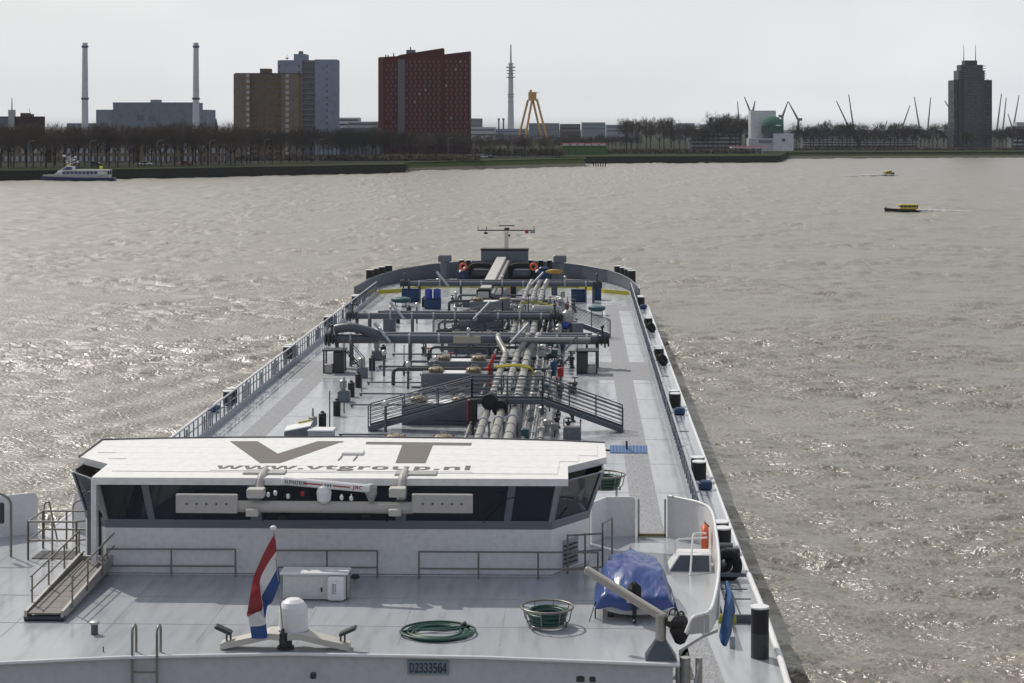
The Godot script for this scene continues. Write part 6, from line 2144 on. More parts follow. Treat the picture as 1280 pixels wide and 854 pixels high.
# ---------- bare trees ----------
func branch(st: SurfaceTool, tw: SurfaceTool, p: Vector3, d: Vector3, l: float, r: float, lev: int, g: RandomNumberGenerator, spread: float, upward: float) -> void:
	var q := p + d * l
	var mid := p + d * l * 0.5 + Vector3(g.randf_range(-1, 1), g.randf_range(-0.3, 0.5), g.randf_range(-1, 1)) * l * 0.06
	var n := 5 if lev == 0 else 3
	var to: SurfaceTool = st if lev < 2 else tw
	cyl(to, p, mid, r, r * 0.8, n, false)
	cyl(to, mid, q, r * 0.8, r * 0.58, n, false)
	if lev >= 5:
		# twigs: slim blades in several directions
		for k in 6:
			var a := p + d * l * g.randf()
			var e := (d * 0.8 + Vector3(g.randf_range(-1, 1), g.randf_range(-0.5, 1), g.randf_range(-1, 1)) * 0.8).normalized()
			var s := e.cross(Vector3(g.randf_range(-1, 1), g.randf_range(-1, 1), g.randf_range(-1, 1))).normalized() * 0.0024
			var t := a + e * g.randf_range(0.03, 0.06)
			tri(tw, a - s, a + s, t)
		return
	var kids := 3 if lev < 3 else 3
	if lev == 0: kids = 5
	for k in kids:
		var t := g.randf_range(0.55, 1.0) if k > 0 else 1.0
		var a := TAU * (k + g.randf()) / kids
		var f := frame_of(d)
		var nd: Vector3 = (d + (f[0] * cos(a) + f[1] * sin(a)) * spread * g.randf_range(0.6, 1.25) + Vector3.UP * upward).normalized()
		branch(st, tw, p.lerp(q, t), nd, l * g.randf_range(0.62, 0.86), r * 0.56, lev + 1, g, spread, upward)
func make_tree(kind: int, twig: String) -> Node3D:
	# a tree one metre high, to be scaled
	var g := RandomNumberGenerator.new()
	g.seed = 100 + kind
	var st := S()
	var tw := S()
	var stem := S()
	var trunk := [0.36, 0.40, 0.3, 0.34][kind % 4] as float
	cyl(stem, Vector3(0, -0.02, 0), Vector3(0, trunk, 0), 0.016, 0.012, 6)
	for k in 6 + kind % 2:
		var a := TAU * (k + g.randf() * 0.6) / 6
		var y := trunk * g.randf_range(0.8, 1.0)
		var out := g.randf_range(0.25, 0.75) if kind != 2 else g.randf_range(0.5, 1.1)
		branch(stem if k < 0 else st, tw, Vector3(0, y, 0), Vector3(cos(a) * out, 1.0, sin(a) * out).normalized(), g.randf_range(0.15, 0.24), 0.009, 1, g, 0.62, 0.12)
	branch(st, tw, Vector3(0, trunk, 0), Vector3.UP, 0.24, 0.011, 1, g, 0.6, 0.15)
	var o := Node3D.new()
	put(stem, "trunk", "bark", o)
	put(st, "limb", "bark", o)
	var cr := put(tw, "crown", twig, o)
	o.set_meta("tall", cr.mesh.get_aabb().end.y)
	return o
func trees() -> void:
	var protos := []
	for k in 4:
		protos.append(make_tree(k, "twig"))
	for k in 3:
		protos.append(make_tree(k + 4, "twig_pale"))
	var g := RandomNumberGenerator.new()
	g.seed = 77
	var rows := [
		# px from, to, step, top row from, to, depth from, to, kinds, label, group
		[-14, 302, 11.5, 147, 156, 446, 482, [0, 1, 2, 3], "bare dark tree in the long row along the port-side quay", "trees along the quay"],
		[-4, 300, 19.0, 153, 161, 466, 500, [0, 1, 3], "bare tree in the second row behind the quay trees", "second row of quay trees"],
		[306, 400, 9.0, 154, 162, 500, 520, [1, 4, 5], "bare tree on the quay before the brown apartment block", "trees before the brown block"],
		[404, 482, 5.5, 155, 163, 545, 560, [4, 5, 6], "pale bare tree on the bank before the grey apartment block", "trees before the grey block"],
		[486, 590, 5.5, 160, 167, 560, 600, [0, 3, 4], "small bare tree in front of the red brick tower", "trees before the red tower"],
		[594, 692, 8.0, 164, 168, 600, 625, [0, 1, 2], "small bare tree in the even row right of the red tower", "even row on the grassy bank"],
		[700, 800, 5.0, 164, 171, 745, 790, [0, 3, 4, 5], "bare tree in the thicket behind the green hall", "thicket behind the green hall"],
		[782, 838, 8.0, 143, 150, 760, 780, [2, 1], "tall rounded bare tree above the quay thicket", "tall rounded trees"],
		[838, 890, 6.0, 152, 163, 780, 800, [0, 3, 5], "bare tree before the terraced flats", "trees before the terraced flats"],
		[893, 944, 6.5, 137, 144, 770, 800, [4, 5, 6], "tall pale bare tree beside the white ventilation building", "pale trees by the ventilation building"],
		[994, 1050, 6.0, 147, 160, 800, 830, [4, 5, 0], "bare tree between ventilation building and stepped flats", "trees right of the ventilation building"],
		[1052, 1186, 5.5, 150, 163, 800, 840, [0, 3, 4, 6], "bare tree on the far grassy shore before the stepped flats", "trees on the far shore"],
		[1205, 1224, 10.0, 160, 164, 790, 795, [6, 4], "pale bare tree at the foot of the black tower", "trees at the black tower"],
		[1242, 1290, 6.0, 154, 164, 800, 830, [0, 3, 4], "bare tree right of the black tower", "trees right of the black tower"]]
	for r in rows:
		var px: float = r[0]
		while px <= r[1]:
			var t: float = (px - r[0]) / maxf(1.0, r[1] - r[0])
			var d := lerpf(r[5], r[6], t) + g.randf_range(-5, 5)
			var x: float = px + g.randf_range(-0.3, 0.3) * r[2]
			var p := PD(x, LAND - 0.05, d)
			var h := YD(g.randf_range(r[3], r[4]), d) - LAND
			var k: Array = r[7]
			var src: Node3D = protos[k[g.randi() % k.size()]]
			var o: Node3D = src.duplicate()
			o.name = numbered("bare_tree")
			add_child(o)
			o.position = p
			o.rotation.y = g.randf() * TAU
			h /= src.get_meta("tall")
			o.remove_meta("tall")
			o.scale = Vector3(h * g.randf_range(0.9, 1.15), h, h * g.randf_range(0.9, 1.15))
			tag(o, r[8], "tree", r[9])
			px += r[2]
	for p in protos:
		p.free()
	# low scrub that closes the gaps under the trees
	for q in [[290, 600, 545, 196, "dark scrub along the foot of the apartment blocks"], [590, 705, 640, 188, "dark scrub on the bank behind the small tree row"], [700, 945, 690, 188, "dark scrub along the far quay"], [985, 1290, 790, 187, "dark scrub along the far grassy shore"]]:
		var st := S()
		for i in 1500:
			var px := g.randf_range(q[0], q[1])
			var d: float = q[2] + g.randf_range(-6, 6)
			var c := PD(px, LAND + g.randf_range(0.0, YD(q[3], d) - LAND), d)
			for k in 3:
				var e := Vector3(g.randf_range(-1, 1), g.randf_range(0.1, 1), g.randf_range(-1, 1)) * 1.6
				var s := Vector3(g.randf_range(-1, 1), g.randf_range(-0.4, 0.4), g.randf_range(-1, 1)) * 0.5
				tri(st, c - s, c + s, c + e)
		var o := put(st, "scrub", "twig", self)
		stuff(o)
		tag(o, q[4], "scrub")

# ---------- buildings ----------
func house(called: String, label: String, px0: float, px1: float, top: float, d: float, deep: float, m: String, group := "") -> Node3D:
	var w := (px1 - px0) / FOC * d * DS
	var o := thing(called, label, "building", PD((px0 + px1) / 2, LAND, d + deep / 2), group, YAW)
	var h := YD(top, d) - LAND
	o.set_meta("size", Vector3(w, h, deep))
	var s := S()
	box(s, Vector3(0, h / 2, 0), Vector3(w, h, deep))
	put(s, "wall", m, o)
	return o
func sized(o: Node3D) -> Vector3:
	var v: Vector3 = o.get_meta("size")
	return v
func panes(o: Node3D, xs: Array, w: float, y0: float, dy: float, rows: int, h: float, m: String, called := "window", z := -1.0, skip := 0.0, seed_ := 1) -> void:
	# one mesh of small windows too far to pick apart: x centres, rows from y0 upwards
	var g := RandomNumberGenerator.new()
	g.seed = seed_
	var sz := sized(o)
	var s := S()
	for x in xs:
		for r in rows:
			if g.randf() < skip: continue
			box(s, Vector3(x, y0 + dy * r, (sz.z / 2 if z < 0 else z) + 0.02), Vector3(w, h, 0.12))
	stuff(put(s, called, m, o))
func part(o: Node3D, called: String, c: Vector3, size: Vector3, m: String) -> MeshInstance3D:
	var s := S()
	box(s, c, size)
	return put(s, called, m, o)
func spread_x(a: float, b: float, n: int) -> Array:
	var r := []
	for k in n:
		r.append(lerpf(a, b, (k + 0.5) / n))
	return r
func blk(o: Node3D, X: Callable, Y: Callable, called: String, a: float, b: float, t: float, m: String, deep: float, front: float) -> void:
	part(o, called, Vector3((X.call(a) + X.call(b)) / 2, Y.call(t) / 2, front - deep / 2), Vector3(X.call(b) - X.call(a), Y.call(t), deep), m)
func buildings() -> void:
	var o: Node3D
	var z: Vector3
	var s: SurfaceTool
	# brown apartment block
	o = house("apartment_block", "brown brick apartment block with pale window columns", 297, 375, 92, 600, 16, "brick_brown")
	z = sized(o)
	part(o, "stair_recess", Vector3(0.2, z.y / 2, z.z / 2), Vector3(z.x * 0.20, z.y - 0.6, 0.3), "brick_brown")
	part(o, "side_bay", Vector3(-z.x * 0.39, z.y / 2, z.z / 2), Vector3(z.x * 0.26, z.y - 0.2, 2.4), "brick_pale")
	part(o, "side_bay", Vector3(z.x * 0.38, z.y / 2, z.z / 2), Vector3(z.x * 0.26, z.y - 0.2, 2.4), "brick_pale")
	part(o, "lift_house", Vector3(-z.x * 0.045, z.y + 1.1, 0), Vector3(z.x * 0.17, 2.4, 6), "brick_brown")
	part(o, "parapet", Vector3(0, z.y + 0.1, 0), Vector3(z.x + 0.4, 0.4, z.z + 0.4), "brick_dark")
	var dy := z.y / 15.0
	panes(o, [-z.x * 0.29, z.x * 0.34], z.x * 0.05, 1.5, dy, 15, dy * 0.62, "pane_light", "window", z.z / 2 + 1.18)
	panes(o, [-z.x * 0.46, -z.x * 0.40, z.x * 0.42, z.x * 0.46], z.x * 0.025, 1.5, dy, 15, dy * 0.6, "pane_grey", "window", z.z / 2 + 1.18)
	panes(o, [-z.x * 0.22, -z.x * 0.17, -z.x * 0.03, z.x * 0.06, z.x * 0.17, z.x * 0.23], z.x * 0.035, 1.5, dy, 15, dy * 0.55, "pane_dark", "window", z.z / 2 + 0.12)
	# grey-blue tower block: rounded west part, dark recess, pale slab
	o = house("tower_block", "blue grey tower block with a dark recess and rounded corner", 379, 396, 75, 648, 14, "concrete_grey")
	z = sized(o)
	var px := z.x / 17.0
	for k in 18:
		part(o, "gallery", Vector3(0, 1.6 + k * z.y / 18.0, z.z / 2 + 1.18), Vector3(z.x, 0.28, 0.6), "cladding_mid")
	part(o, "pale_slab", Vector3((409.5 - 387.5) * px, z.y / 2 + 0.15, 1.0), Vector3(27.5 * px, z.y + 0.3, z.z), "concrete_blue")
	part(o, "west_wall", Vector3((366 - 387.5) * px, z.y / 2, 1.0), Vector3(28 * px, z.y, z.z), "concrete_blue")
	s = S()
	cyl(s, Vector3((352 - 387.5) * px, 0, 3.0), Vector3((352 - 387.5) * px, z.y, 3.0), 4.5 * px, -1.0, 16)
	put(s, "rounded_corner", "concrete_blue", o)
	part(o, "stair_tower", Vector3((376.5 - 387.5) * px, z.y / 2 + 1.4, 0.0), Vector3(15 * px, z.y + 2.8, z.z - 1), "concrete_blue")
	part(o, "lift_house", Vector3((376 - 387.5) * px, z.y + 3.4, 0.0), Vector3(5 * px, 1.8, 3), "concrete_grey")
	panes(o, [(411 - 387.5) * px], 1.4 * px, 3.0, z.y / 15.0, 14, 0.95, "pane_dark", "window", z.z / 2 + 1.0)
	panes(o, [(351.5 - 387.5) * px, (376 - 387.5) * px], 1.6 * px, 3.0, z.y / 15.0, 14, 1.1, "pane_dark", "window", z.z / 2 + 1.0)
	s = S()
	cyl(s, Vector3((358.5 - 387.5) * px, z.y, 0), Vector3((358.5 - 387.5) * px, z.y + 3.0, 0), 0.12, 0.06, 6); lathe(s, Vector3((358.5 - 387.5) * px, z.y + 0.6, 0), [Vector2(0.0, 0), Vector2(0.9, 0.6), Vector2(0.8, 0.75), Vector2(0, 0.7)], 10)
	put(s, "dish", "concrete_grey", o)
	# red brick tower with sawtooth roof
	var D := 690.0
	o = thing("brick_tower", "dark red brick tower with slanting stepped roofline and grey strip", "building", PD(530.5, LAND, D), "", YAW)
	var X := func(p: float) -> float: return (p - 530.5) / FOC * D * DS
	var Y := func(p: float) -> float: return YD(p, D) - LAND
	s = S()
	T = Transform3D(Basis(Vector3.RIGHT, Vector3(0, 0, 1), Vector3(0, -1, 0)), Vector3.ZERO)
	prism(s, [Vector2(X.call(473.5), 0), Vector2(X.call(588), 0), Vector2(X.call(588), -Y.call(64)), Vector2(X.call(554), -Y.call(68)), Vector2(X.call(554), -Y.call(60)), Vector2(X.call(500), -Y.call(68.5)), Vector2(X.call(497), -Y.call(70)), Vector2(X.call(473.5), -Y.call(71.5))], -18.0, 0.0)
	T = Transform3D()
	put(s, "wall", "brick_red", o)
	part(o, "west_face", Vector3(X.call(476), Y.call(72.5) / 2, 0.15), Vector3(X.call(480) - X.call(473.5), Y.call(72.5), 0.4), "brick_red_mid")
	part(o, "glass_strip", Vector3(X.call(501.7), Y.call(74.5) / 2, 0.2), Vector3(X.call(506) - X.call(497.3), Y.call(74.5), 0.5), "cladding_grey")
	part(o, "east_edge", Vector3(X.call(587.7), Y.call(64.6) / 2, 0.1), Vector3(0.5, Y.call(64.6), 0.4), "pane_dark")
	part(o, "roof_house", Vector3(X.call(512.5), Y.call(63) - 1.0, -8), Vector3(X.call(518) - X.call(507), 3.0, 5), "concrete_grey")
	s = S()
	for q in [[481, 68], [484, 68], [491, 66], [512.3, 58]]:
		cyl(s, Vector3(X.call(q[0]), Y.call(76), -6), Vector3(X.call(q[0]), Y.call(q[1]), -6), 0.35, 0.3, 6)
	put(s, "roof_flue", "concrete_grey", o)
	var g := RandomNumberGenerator.new()
	g.seed = 3
	var sets := {"pane_mid": S(), "pane_dim": S(), "pane_red": S()}
	var row := 0
	var py := 77.0
	while py < 172:
		var cx := 483.0 + (1.7 if row % 2 else 0.0)
		while cx < 584:
			if not (cx > 495.5 and cx < 508) and py > (72.0 + (554 - cx) * 0.09 if cx < 554 else 72.0):
				var m := "pane_red"
				var u := g.randf()
				if u < 0.035 and cx > 508: m = "pane_mid"
				elif u < 0.1: m = "pane_dim"
				if u > 0.12 or cx > 508:
					box(sets[m], Vector3(X.call(cx), Y.call(py), 0.06), Vector3(0.95, 1.25, 0.2))
			cx += 5.9 if not (cx > 545 and cx < 552) else 10.0
		py += 5.05
		row += 1
	for k in sets:
		stuff(put(sets[k], "window", k, o))
	part(o, "podium", Vector3(X.call(540), 3.5, 4), Vector3(X.call(590) - X.call(490), 7, 8), "brick_red_dark")
	# black residential tower
	D = 815.0
	o = thing("black_tower", "black residential tower with stepped crown and two masts", "building", PD(1213.5, LAND, D), "", YAW)
	X = func(p: float) -> float: return (p - 1213.5) / FOC * D * DS
	Y = func(p: float) -> float: return YD(p, D) - LAND
	blk(o, X, Y, "west_wing", 1192.6, 1205, 100, "tower_dark", 14.0, 0.0)
	blk(o, X, Y, "east_wing", 1225, 1240.2, 100, "tower_dark", 14.0, 0.0)
	blk(o, X, Y, "core", 1203.5, 1226, 82, "tower_mid", 16.0, 2.0)
	blk(o, X, Y, "crown", 1198, 1230.5, 88, "tower_mid", 12.0, 1.0)
	blk(o, X, Y, "crown", 1201, 1228.5, 81, "tower_mid", 10.0, 0.5)
	blk(o, X, Y, "crown", 1206.5, 1221.5, 75.5, "tower_dark", 8.0, 0.2)
	o.set_meta("size", Vector3(24, Y.call(100), 0.0))
	panes(o, spread_x(X.call(1204), X.call(1225.5), 5), 1.2, 2.0, Y.call(84) / 27.0, 27, 0.9, "pane_dim", "window", 2.0, 0.35, 4)
	panes(o, spread_x(X.call(1188), X.call(1204), 4) + spread_x(X.call(1226), X.call(1240), 4), 1.0, 2.0, Y.call(101) / 24.0, 24, 0.8, "pane_dim", "window", 0.0, 0.45, 8)
	s = S()
	for k in 6:
		box(s, Vector3(X.call(1214.3), Y.call(98) + k * 1.4, 0.6), Vector3(X.call(1232) - X.call(1197), 0.3, 2.2))
	put(s, "terrace", "cladding_mid", o)
	for p in [1206.5, 1221.2]:
		s = S(); cyl(s, Vector3(X.call(p), Y.call(76), -3), Vector3(X.call(p), Y.call(56), -3), 0.28, 0.12, 6); put(s, "mast", "crane_grey", o)
	# ventilation building with green dome
	D = 758.0
	o = thing("ventilation_building", "white ventilation building with a green copper dome on the quay", "building", PD(966, LAND, D), "", YAW)
	X = func(p: float) -> float: return (p - 966.0) / FOC * D * DS
	Y = func(p: float) -> float: return YD(p, D) - LAND
	blk(o, X, Y, "tall_block", 942.5, 974.5, 138, "plaster_white", 10.0, -13.0)
	blk(o, X, Y, "east_block", 967, 992, 167, "plaster_white", 12.0, 0.0)
	blk(o, X, Y, "west_block", 936.5, 967.2, 173, "plaster_dull", 11.0, -0.4)
	s = S()
	var dc := Vector3(X.call(968), 0, -7.0)
	var R: float = X.call(982) - X.call(968)
	lathe(s, dc, [Vector2(R * 0.92, 0.0), Vector2(R * 0.92, Y.call(157))], 28); put(s, "drum", "drum_green", o)
	s = S()
	for k in 20:
		var a := TAU * k / 20
		box(s, dc + Vector3(cos(a) * R * 0.95, (Y.call(167.5) + Y.call(157)) / 2, sin(a) * R * 0.95), Vector3(0.4, Y.call(157) - Y.call(167.5), 0.4))
	stuff(put(s, "column", "copper_green", o))
	s = S()
	var prof := []
	for k in 9:
		var t := PI / 2 * k / 8
		prof.append(Vector2(R * cos(t), Y.call(156.5) + (Y.call(145) - Y.call(156.5)) * sin(t)))
	lathe(s, dc, prof, 28); put(s, "dome", "copper_green", o)
	s = S(); cyl(s, Vector3(X.call(979.5), Y.call(175), 0), Vector3(X.call(979.5), Y.call(175), 0.15), 0.9, 0.9, 16); put(s, "round_window", "pane_dark", o)
	part(o, "window_band", Vector3(X.call(957), Y.call(177), -0.35), Vector3(7.0, 1.6, 0.2), "pane_grey")
	# terraced flats along the far shore
	for q in [[862, 926, 155, 800, "terraced flats with pale balcony bands behind the quay trees"], [1001, 1068, 162, 845, "stepped flats with white balcony bands, beside the ventilation building"], [1040, 1066, 156, 855, "taller stepped flats with a pointed top behind the far trees"], [1072, 1142, 163, 850, "long stepped flats with white balcony bands near the black tower"], [1262, 1300, 152, 860, "grey flats with window bands right of the black tower"]]:
		var d: float = q[3]
		o = house("terraced_flats", q[4], q[0], q[1], q[2] + 6, d, 14, "concrete_grey")
		z = sized(o)
		part(o, "upper_floor", Vector3(0, z.y + 1.2, -2), Vector3(z.x * 0.6, 2.6, 9), "concrete_pale")
		var fl := 5
		for k in fl:
			part(o, "balcony", Vector3(0, 2.2 + k * (z.y - 1.0) / fl, z.z / 2 + 0.5 + 0.4 * (fl - k)), Vector3(z.x * (1.0 - 0.05 * k), 0.75, 1.0), "concrete_pale")
		panes(o, spread_x(-z.x * 0.48, z.x * 0.48, 14), z.x * 0.035, 1.2, (z.y - 1.0) / fl, fl, 1.3, "pane_dark", "window", -1.0, 0.1, 5)
	# long low terraces behind the quay trees on the near left
	for q in [[-30, 62, "below the dark red hall"], [68, 172, "behind the moored ferry"], [178, 292, "next to the brown apartment block"]]:
		o = house("terrace_row", "three-storey brown brick terrace among bare trees, " + q[2], q[0], q[1], 178, 520, 10, "brick_pale", "terraces behind the quay trees")
		z = sized(o)
		s = S()
		hexa(s, [Vector3(-z.x / 2 - 0.3, z.y, z.z / 2 + 0.4), Vector3(z.x / 2 + 0.3, z.y, z.z / 2 + 0.4), Vector3(z.x / 2 + 0.3, z.y, -z.z / 2), Vector3(-z.x / 2 - 0.3, z.y, -z.z / 2), Vector3(-z.x / 2, z.y + 2.6, 0.4), Vector3(z.x / 2, z.y + 2.6, 0.4), Vector3(z.x / 2, z.y + 2.6, -0.4), Vector3(-z.x / 2, z.y + 2.6, -0.4)])
		put(s, "roof", "brick_dark", o)
		panes(o, spread_x(-z.x * 0.47, z.x * 0.47, int((q[1] - q[0]) / 7.5)), 1.25, 1.3, 2.9, 3, 1.7, "pane_light", "window", -1.0, 0.3, 9 + int(q[0]))
		panes(o, spread_x(-z.x * 0.45, z.x * 0.49, int((q[1] - q[0]) / 7.5)), 0.5, 1.3, 2.9, 3, 1.7, "pane_dark", "window", -1.0, 0.1, 19 + int(q[0]))
	# low blocks between the towers
	for q in [[423, 450, 147, 700, "plaster_white", "white block with a flat roof left of the red tower"], [436, 474, 152, 690, "concrete_pale", "low pale office block with window bands by the red tower"], [418, 475, 160, 660, "concrete_grey", "long low grey office block between the towers"]]:
		o = house("office_block", q[5], q[0], q[1], q[2], q[3], 12, q[4])
		z = sized(o)
		for k in 3:
			part(o, "window_band", Vector3(0, z.y - 1.2 - k * 2.2, z.z / 2 + 0.03), Vector3(z.x * 0.94, 0.9, 0.14), "pane_grey")
	# brick building at the far left with a pale stair tower
	o = house("brick_hall", "dark red brick hall with a pale stair tower, far port shore", -20, 52, 145.5, 700, 14, "brick_red_dark")
	z = sized(o)
	part(o, "stair_tower", Vector3(z.x * 0.05, (z.y + 3.2) / 2, z.z / 2), Vector3(z.x * 0.10, z.y + 3.2, 3), "concrete_pale")
	part(o, "window_wall", Vector3(-z.x * 0.12, z.y - 3.0, z.z / 2 + 0.1), Vector3(z.x * 0.22, 5.0, 0.2), "cladding_blue")
	s = S(); cyl(s, Vector3(z.x * 0.05, z.y + 3, z.z / 2), Vector3(z.x * 0.05, z.y + 9, z.z / 2), 0.35, 0.15, 6); put(s, "mast", "crane_grey", o)
	s = S(); box(s, Vector3(z.x * 0.22, z.y + 0.8, 0), Vector3(4, 1.8, 4)); box(s, Vector3(z.x * 0.32, z.y + 0.5, 0), Vector3(2, 1.4, 3)); cyl(s, Vector3(z.x * 0.32, z.y, 0), Vector3(z.x * 0.28, z.y + 4.0, 0), 0.15, 0.1, 5); put(s, "roof_plant", "brick_dark", o)
	# green hall and red-roofed pavilion on the quay
	o = house("green_hall", "long low hall with bright green sides and white roof edge", 703, 757, 182, 660, 8, "hedge_green")
	z = sized(o)
	for k in 8:
		part(o, "wall_post", Vector3(lerpf(-z.x / 2, z.x / 2, k / 7.0), z.y / 2, z.z / 2 + 0.05), Vector3(0.25, z.y, 0.2), "hedge_dark")
	for k in 6:
		part(o, "roof_bay", Vector3(lerpf(-z.x / 2, z.x / 2, (k + 0.5) / 6.0), z.y + 0.3, 0.2), Vector3(z.x / 6.0 - 0.6, 0.6, z.z + 0.6), "plaster_white")
	part(o, "roof_trim", Vector3(0, z.y + 0.75, 0), Vector3(z.x, 0.3, z.z), "red_trim")
	o = house("pavilion", "glass quay pavilion under a thin red and white roof", 915, 951, 186, 690, 8, "pane_grey")
	z = sized(o)
	part(o, "roof", Vector3(0, z.y + 0.55, 0.8), Vector3(z.x + 1.5, 0.45, z.z + 2.5), "plaster_white")
	part(o, "roof_trim", Vector3(0, z.y + 0.95, 0.8), Vector3(z.x + 1.6, 0.35, z.z + 2.6), "red_trim")
	for k in 6:
		part(o, "post", Vector3(lerpf(-z.x / 2, z.x / 2, k / 5.0), z.y / 2 + 0.2, z.z / 2 + 0.9), Vector3(0.3, z.y + 0.4, 0.3), "plaster_white")
	# dark jetty in the water at the end of the bank
	o = thing("jetty", "dark timber jetty with piles off the grassy bank", "jetty", PL(750, 208.0, 0.0))
	for k in 6:
		s = S(); cyl(s, Vector3(-2.6 + k * 0.95, -1.0, 0.5 * (k % 2)), Vector3(-2.6 + k * 0.95, 2.2, 0.5 * (k % 2)), 0.22, 0.2, 7); put(s, "pile", "quay", o)
	s = S(); box(s, Vector3(-1.6, 2.3, 0), Vector3(8, 0.35, 2)); box(s, Vector3(0.3, 3.0, 0), Vector3(3.6, 1.2, 1.2)); put(s, "deck", "quay", o)

# ---------- far skyline: power station, towers, harbour cranes ----------
func skyline() -> void:
	var o: Node3D
	var s: SurfaceTool
	var z: Vector3
	var D := 1120.0
	o = house("power_station", "blue grey power station block between two tall chimneys", 147, 249, 128, D, 40, "cladding_blue")
	z = sized(o)
	var u := D * DS / FOC
	part(o, "low_wing", Vector3((140 - 198) * u, YD(137, D) / 2 - LAND, -2), Vector3(30 * u, YD(137, D), 40), "cladding_mid")
	part(o, "low_wing", Vector3((257 - 198) * u, YD(137, D) / 2 - LAND, -2), Vector3(16 * u, YD(137, D), 40), "cladding_mid")
	part(o, "roof_house", Vector3((195 - 198) * u, z.y + 1.2, 0), Vector3(12 * u, 2.4, 8), "cladding_mid")
	for k in 8:
		part(o, "louvre", Vector3((178 + k * 2.2 + (6 if k > 3 else 0) - 198) * u, YD(147.5, D) - LAND, 20.1), Vector3(0.9 * u, 7 * u, 0.4), "pane_dark")
	part(o, "roof_edge", Vector3(0, z.y - 0.3, 0.2), Vector3(z.x + 0.5, 0.8, z.z), "cladding_mid")
	part(o, "low_wing", Vector3((111 - 198) * u, YD(154, D) / 2 - LAND, 5), Vector3(48 * u, YD(154, D), 20), "cladding_mid")
	for p in [106.1, 244.9]:
		var d := 1060.0
		o = thing("chimney", "tall grey concrete chimney with two dark collars, %s the power station" % ("left of" if p < 200 else "before"), "chimney", PD(p, LAND, d))
		var v := d * DS / FOC
		var Y := func(q: float) -> float: return YD(q, d) - LAND
		s = S(); lathe(s, Vector3.ZERO, [Vector2(4.3 * v, 0), Vector2(3.9 * v, Y.call(122)), Vector2(3.2 * v, Y.call(53.5)), Vector2(0.0, Y.call(53.5))], 20); put(s, "shaft", "chimney", o)
		for q in [[58, 4.3], [123, 5.0]]:
			s = S(); lathe(s, Vector3(0, Y.call(q[0]), 0), [Vector2(q[1] * v * 0.75, -1.2), Vector2(q[1] * v, -0.4), Vector2(q[1] * v, 0.5), Vector2(q[1] * v * 0.7, 0.6)], 20); put(s, "collar", "chimney_band", o)
	# telecom tower
	D = 2500.0
	u = D * DS / FOC
	o = thing("telecom_tower", "slender pale telecom tower with ring platforms and a mast", "tower", PD(638.5, LAND, D))
	var Y2 := func(q: float) -> float: return YD(q, D) - LAND
	s = S(); lathe(s, Vector3.ZERO, [Vector2(4.2 * u, 0), Vector2(3.7 * u, Y2.call(140)), Vector2(3.0 * u, Y2.call(97)), Vector2(2.2 * u, Y2.call(80)), Vector2(1.2 * u, Y2.call(77)), Vector2(0.8 * u, Y2.call(57)), Vector2(0.2 * u, Y2.call(55))], 14); put(s, "shaft", "telecom", o)
	for q in [[80, 4.2, 1.2], [84, 6.2, 1.6], [88, 6.2, 1.2], [92, 5.6, 1.0], [96.5, 6.0, 1.2], [118, 4.4, 1.4], [121, 4.4, 0.8], [127, 4.2, 0.8]]:
		s = S(); lathe(s, Vector3(0, Y2.call(q[0]), 0), [Vector2(q[1] * u * 0.6, -q[2] * u * 0.6), Vector2(q[1] * u, -q[2] * u * 0.2), Vector2(q[1] * u, q[2] * u * 0.3), Vector2(q[1] * u * 0.6, q[2] * u * 0.5)], 16); put(s, "platform", "telecom_dark", o)
	# yellow gantry crane: an A-frame on four legs
	D = 1250.0
	o = thing("gantry_crane", "tall yellow A-frame gantry crane beyond the trees", "crane", PD(664, LAND, D), "", YAW)
	var P := func(px: float, py: float, dz: float) -> Vector3: return Vector3((px - 664.0) / FOC * D * DS, YD(py, D) - LAND, dz)
	for q in [[660, 125, 647, 175, 0.0], [665, 125, 655.5, 175, 8.0], [666, 125, 678, 175, 0.0], [671, 124, 684.5, 175, 8.0]]:
		s = S(); var a: Vector3 = P.call(q[0], q[1], q[4] * 0.3); var b: Vector3 = P.call(q[2], q[3], q[4]); b.y = -0.2
		b = b.lerp(b, 1.0)
		cyl(s, a, b, 1.15, 0.95, 6); put(s, "leg", "crane_yellow", o)
	s = S(); box(s, P.call(665.5, 120.5, 0.0), Vector3(7.0, 7.5, 6)); put(s, "winch_house", "crane_yellow", o)
	s = S(); box(s, P.call(663.5, 115.5, 0.0), Vector3(2.0, 4.5, 2)); box(s, P.call(668.5, 116, 0.0), Vector3(6.5, 0.5, 4)); put(s, "top_frame", "crane_yellow", o)
	# distant low buildings
	var low := [[588, 603, 148, 1300, "cladding_mid", "distant grey block right of the red tower"], [588, 620, 159, 1250, "plaster_dull", "distant white shed right of the red tower"], [612, 660, 161, 1350, "concrete_blue", "distant pale shed under the telecom tower"], [661, 699, 154, 1500, "cladding_blue", "distant blue grey block behind the gantry crane"], [700, 725, 155, 1450, "brick_red_dark", "distant reddish block right of the gantry crane"], [727, 756, 153, 1500, "cladding_mid", "distant grey block above the green hall"], [757, 792, 156, 1550, "concrete_blue", "distant pale block right of the green hall"], [780, 787, 152, 1560, "cladding_mid", "small rooftop block on the distant skyline"], [846, 867, 154, 1400, "concrete_blue", "distant pale block behind the tall rounded tree"]]
	for q in low:
		o = house("distant_block", q[5], q[0], q[1], q[2], q[3], 25, q[4])
		z = sized(o)
		for k in 2:
			part(o, "window_band", Vector3(0, z.y - 2.5 - k * 4.0, z.z / 2 + 0.1), Vector3(z.x * 0.92, 1.4, 0.4), "pane_grey")
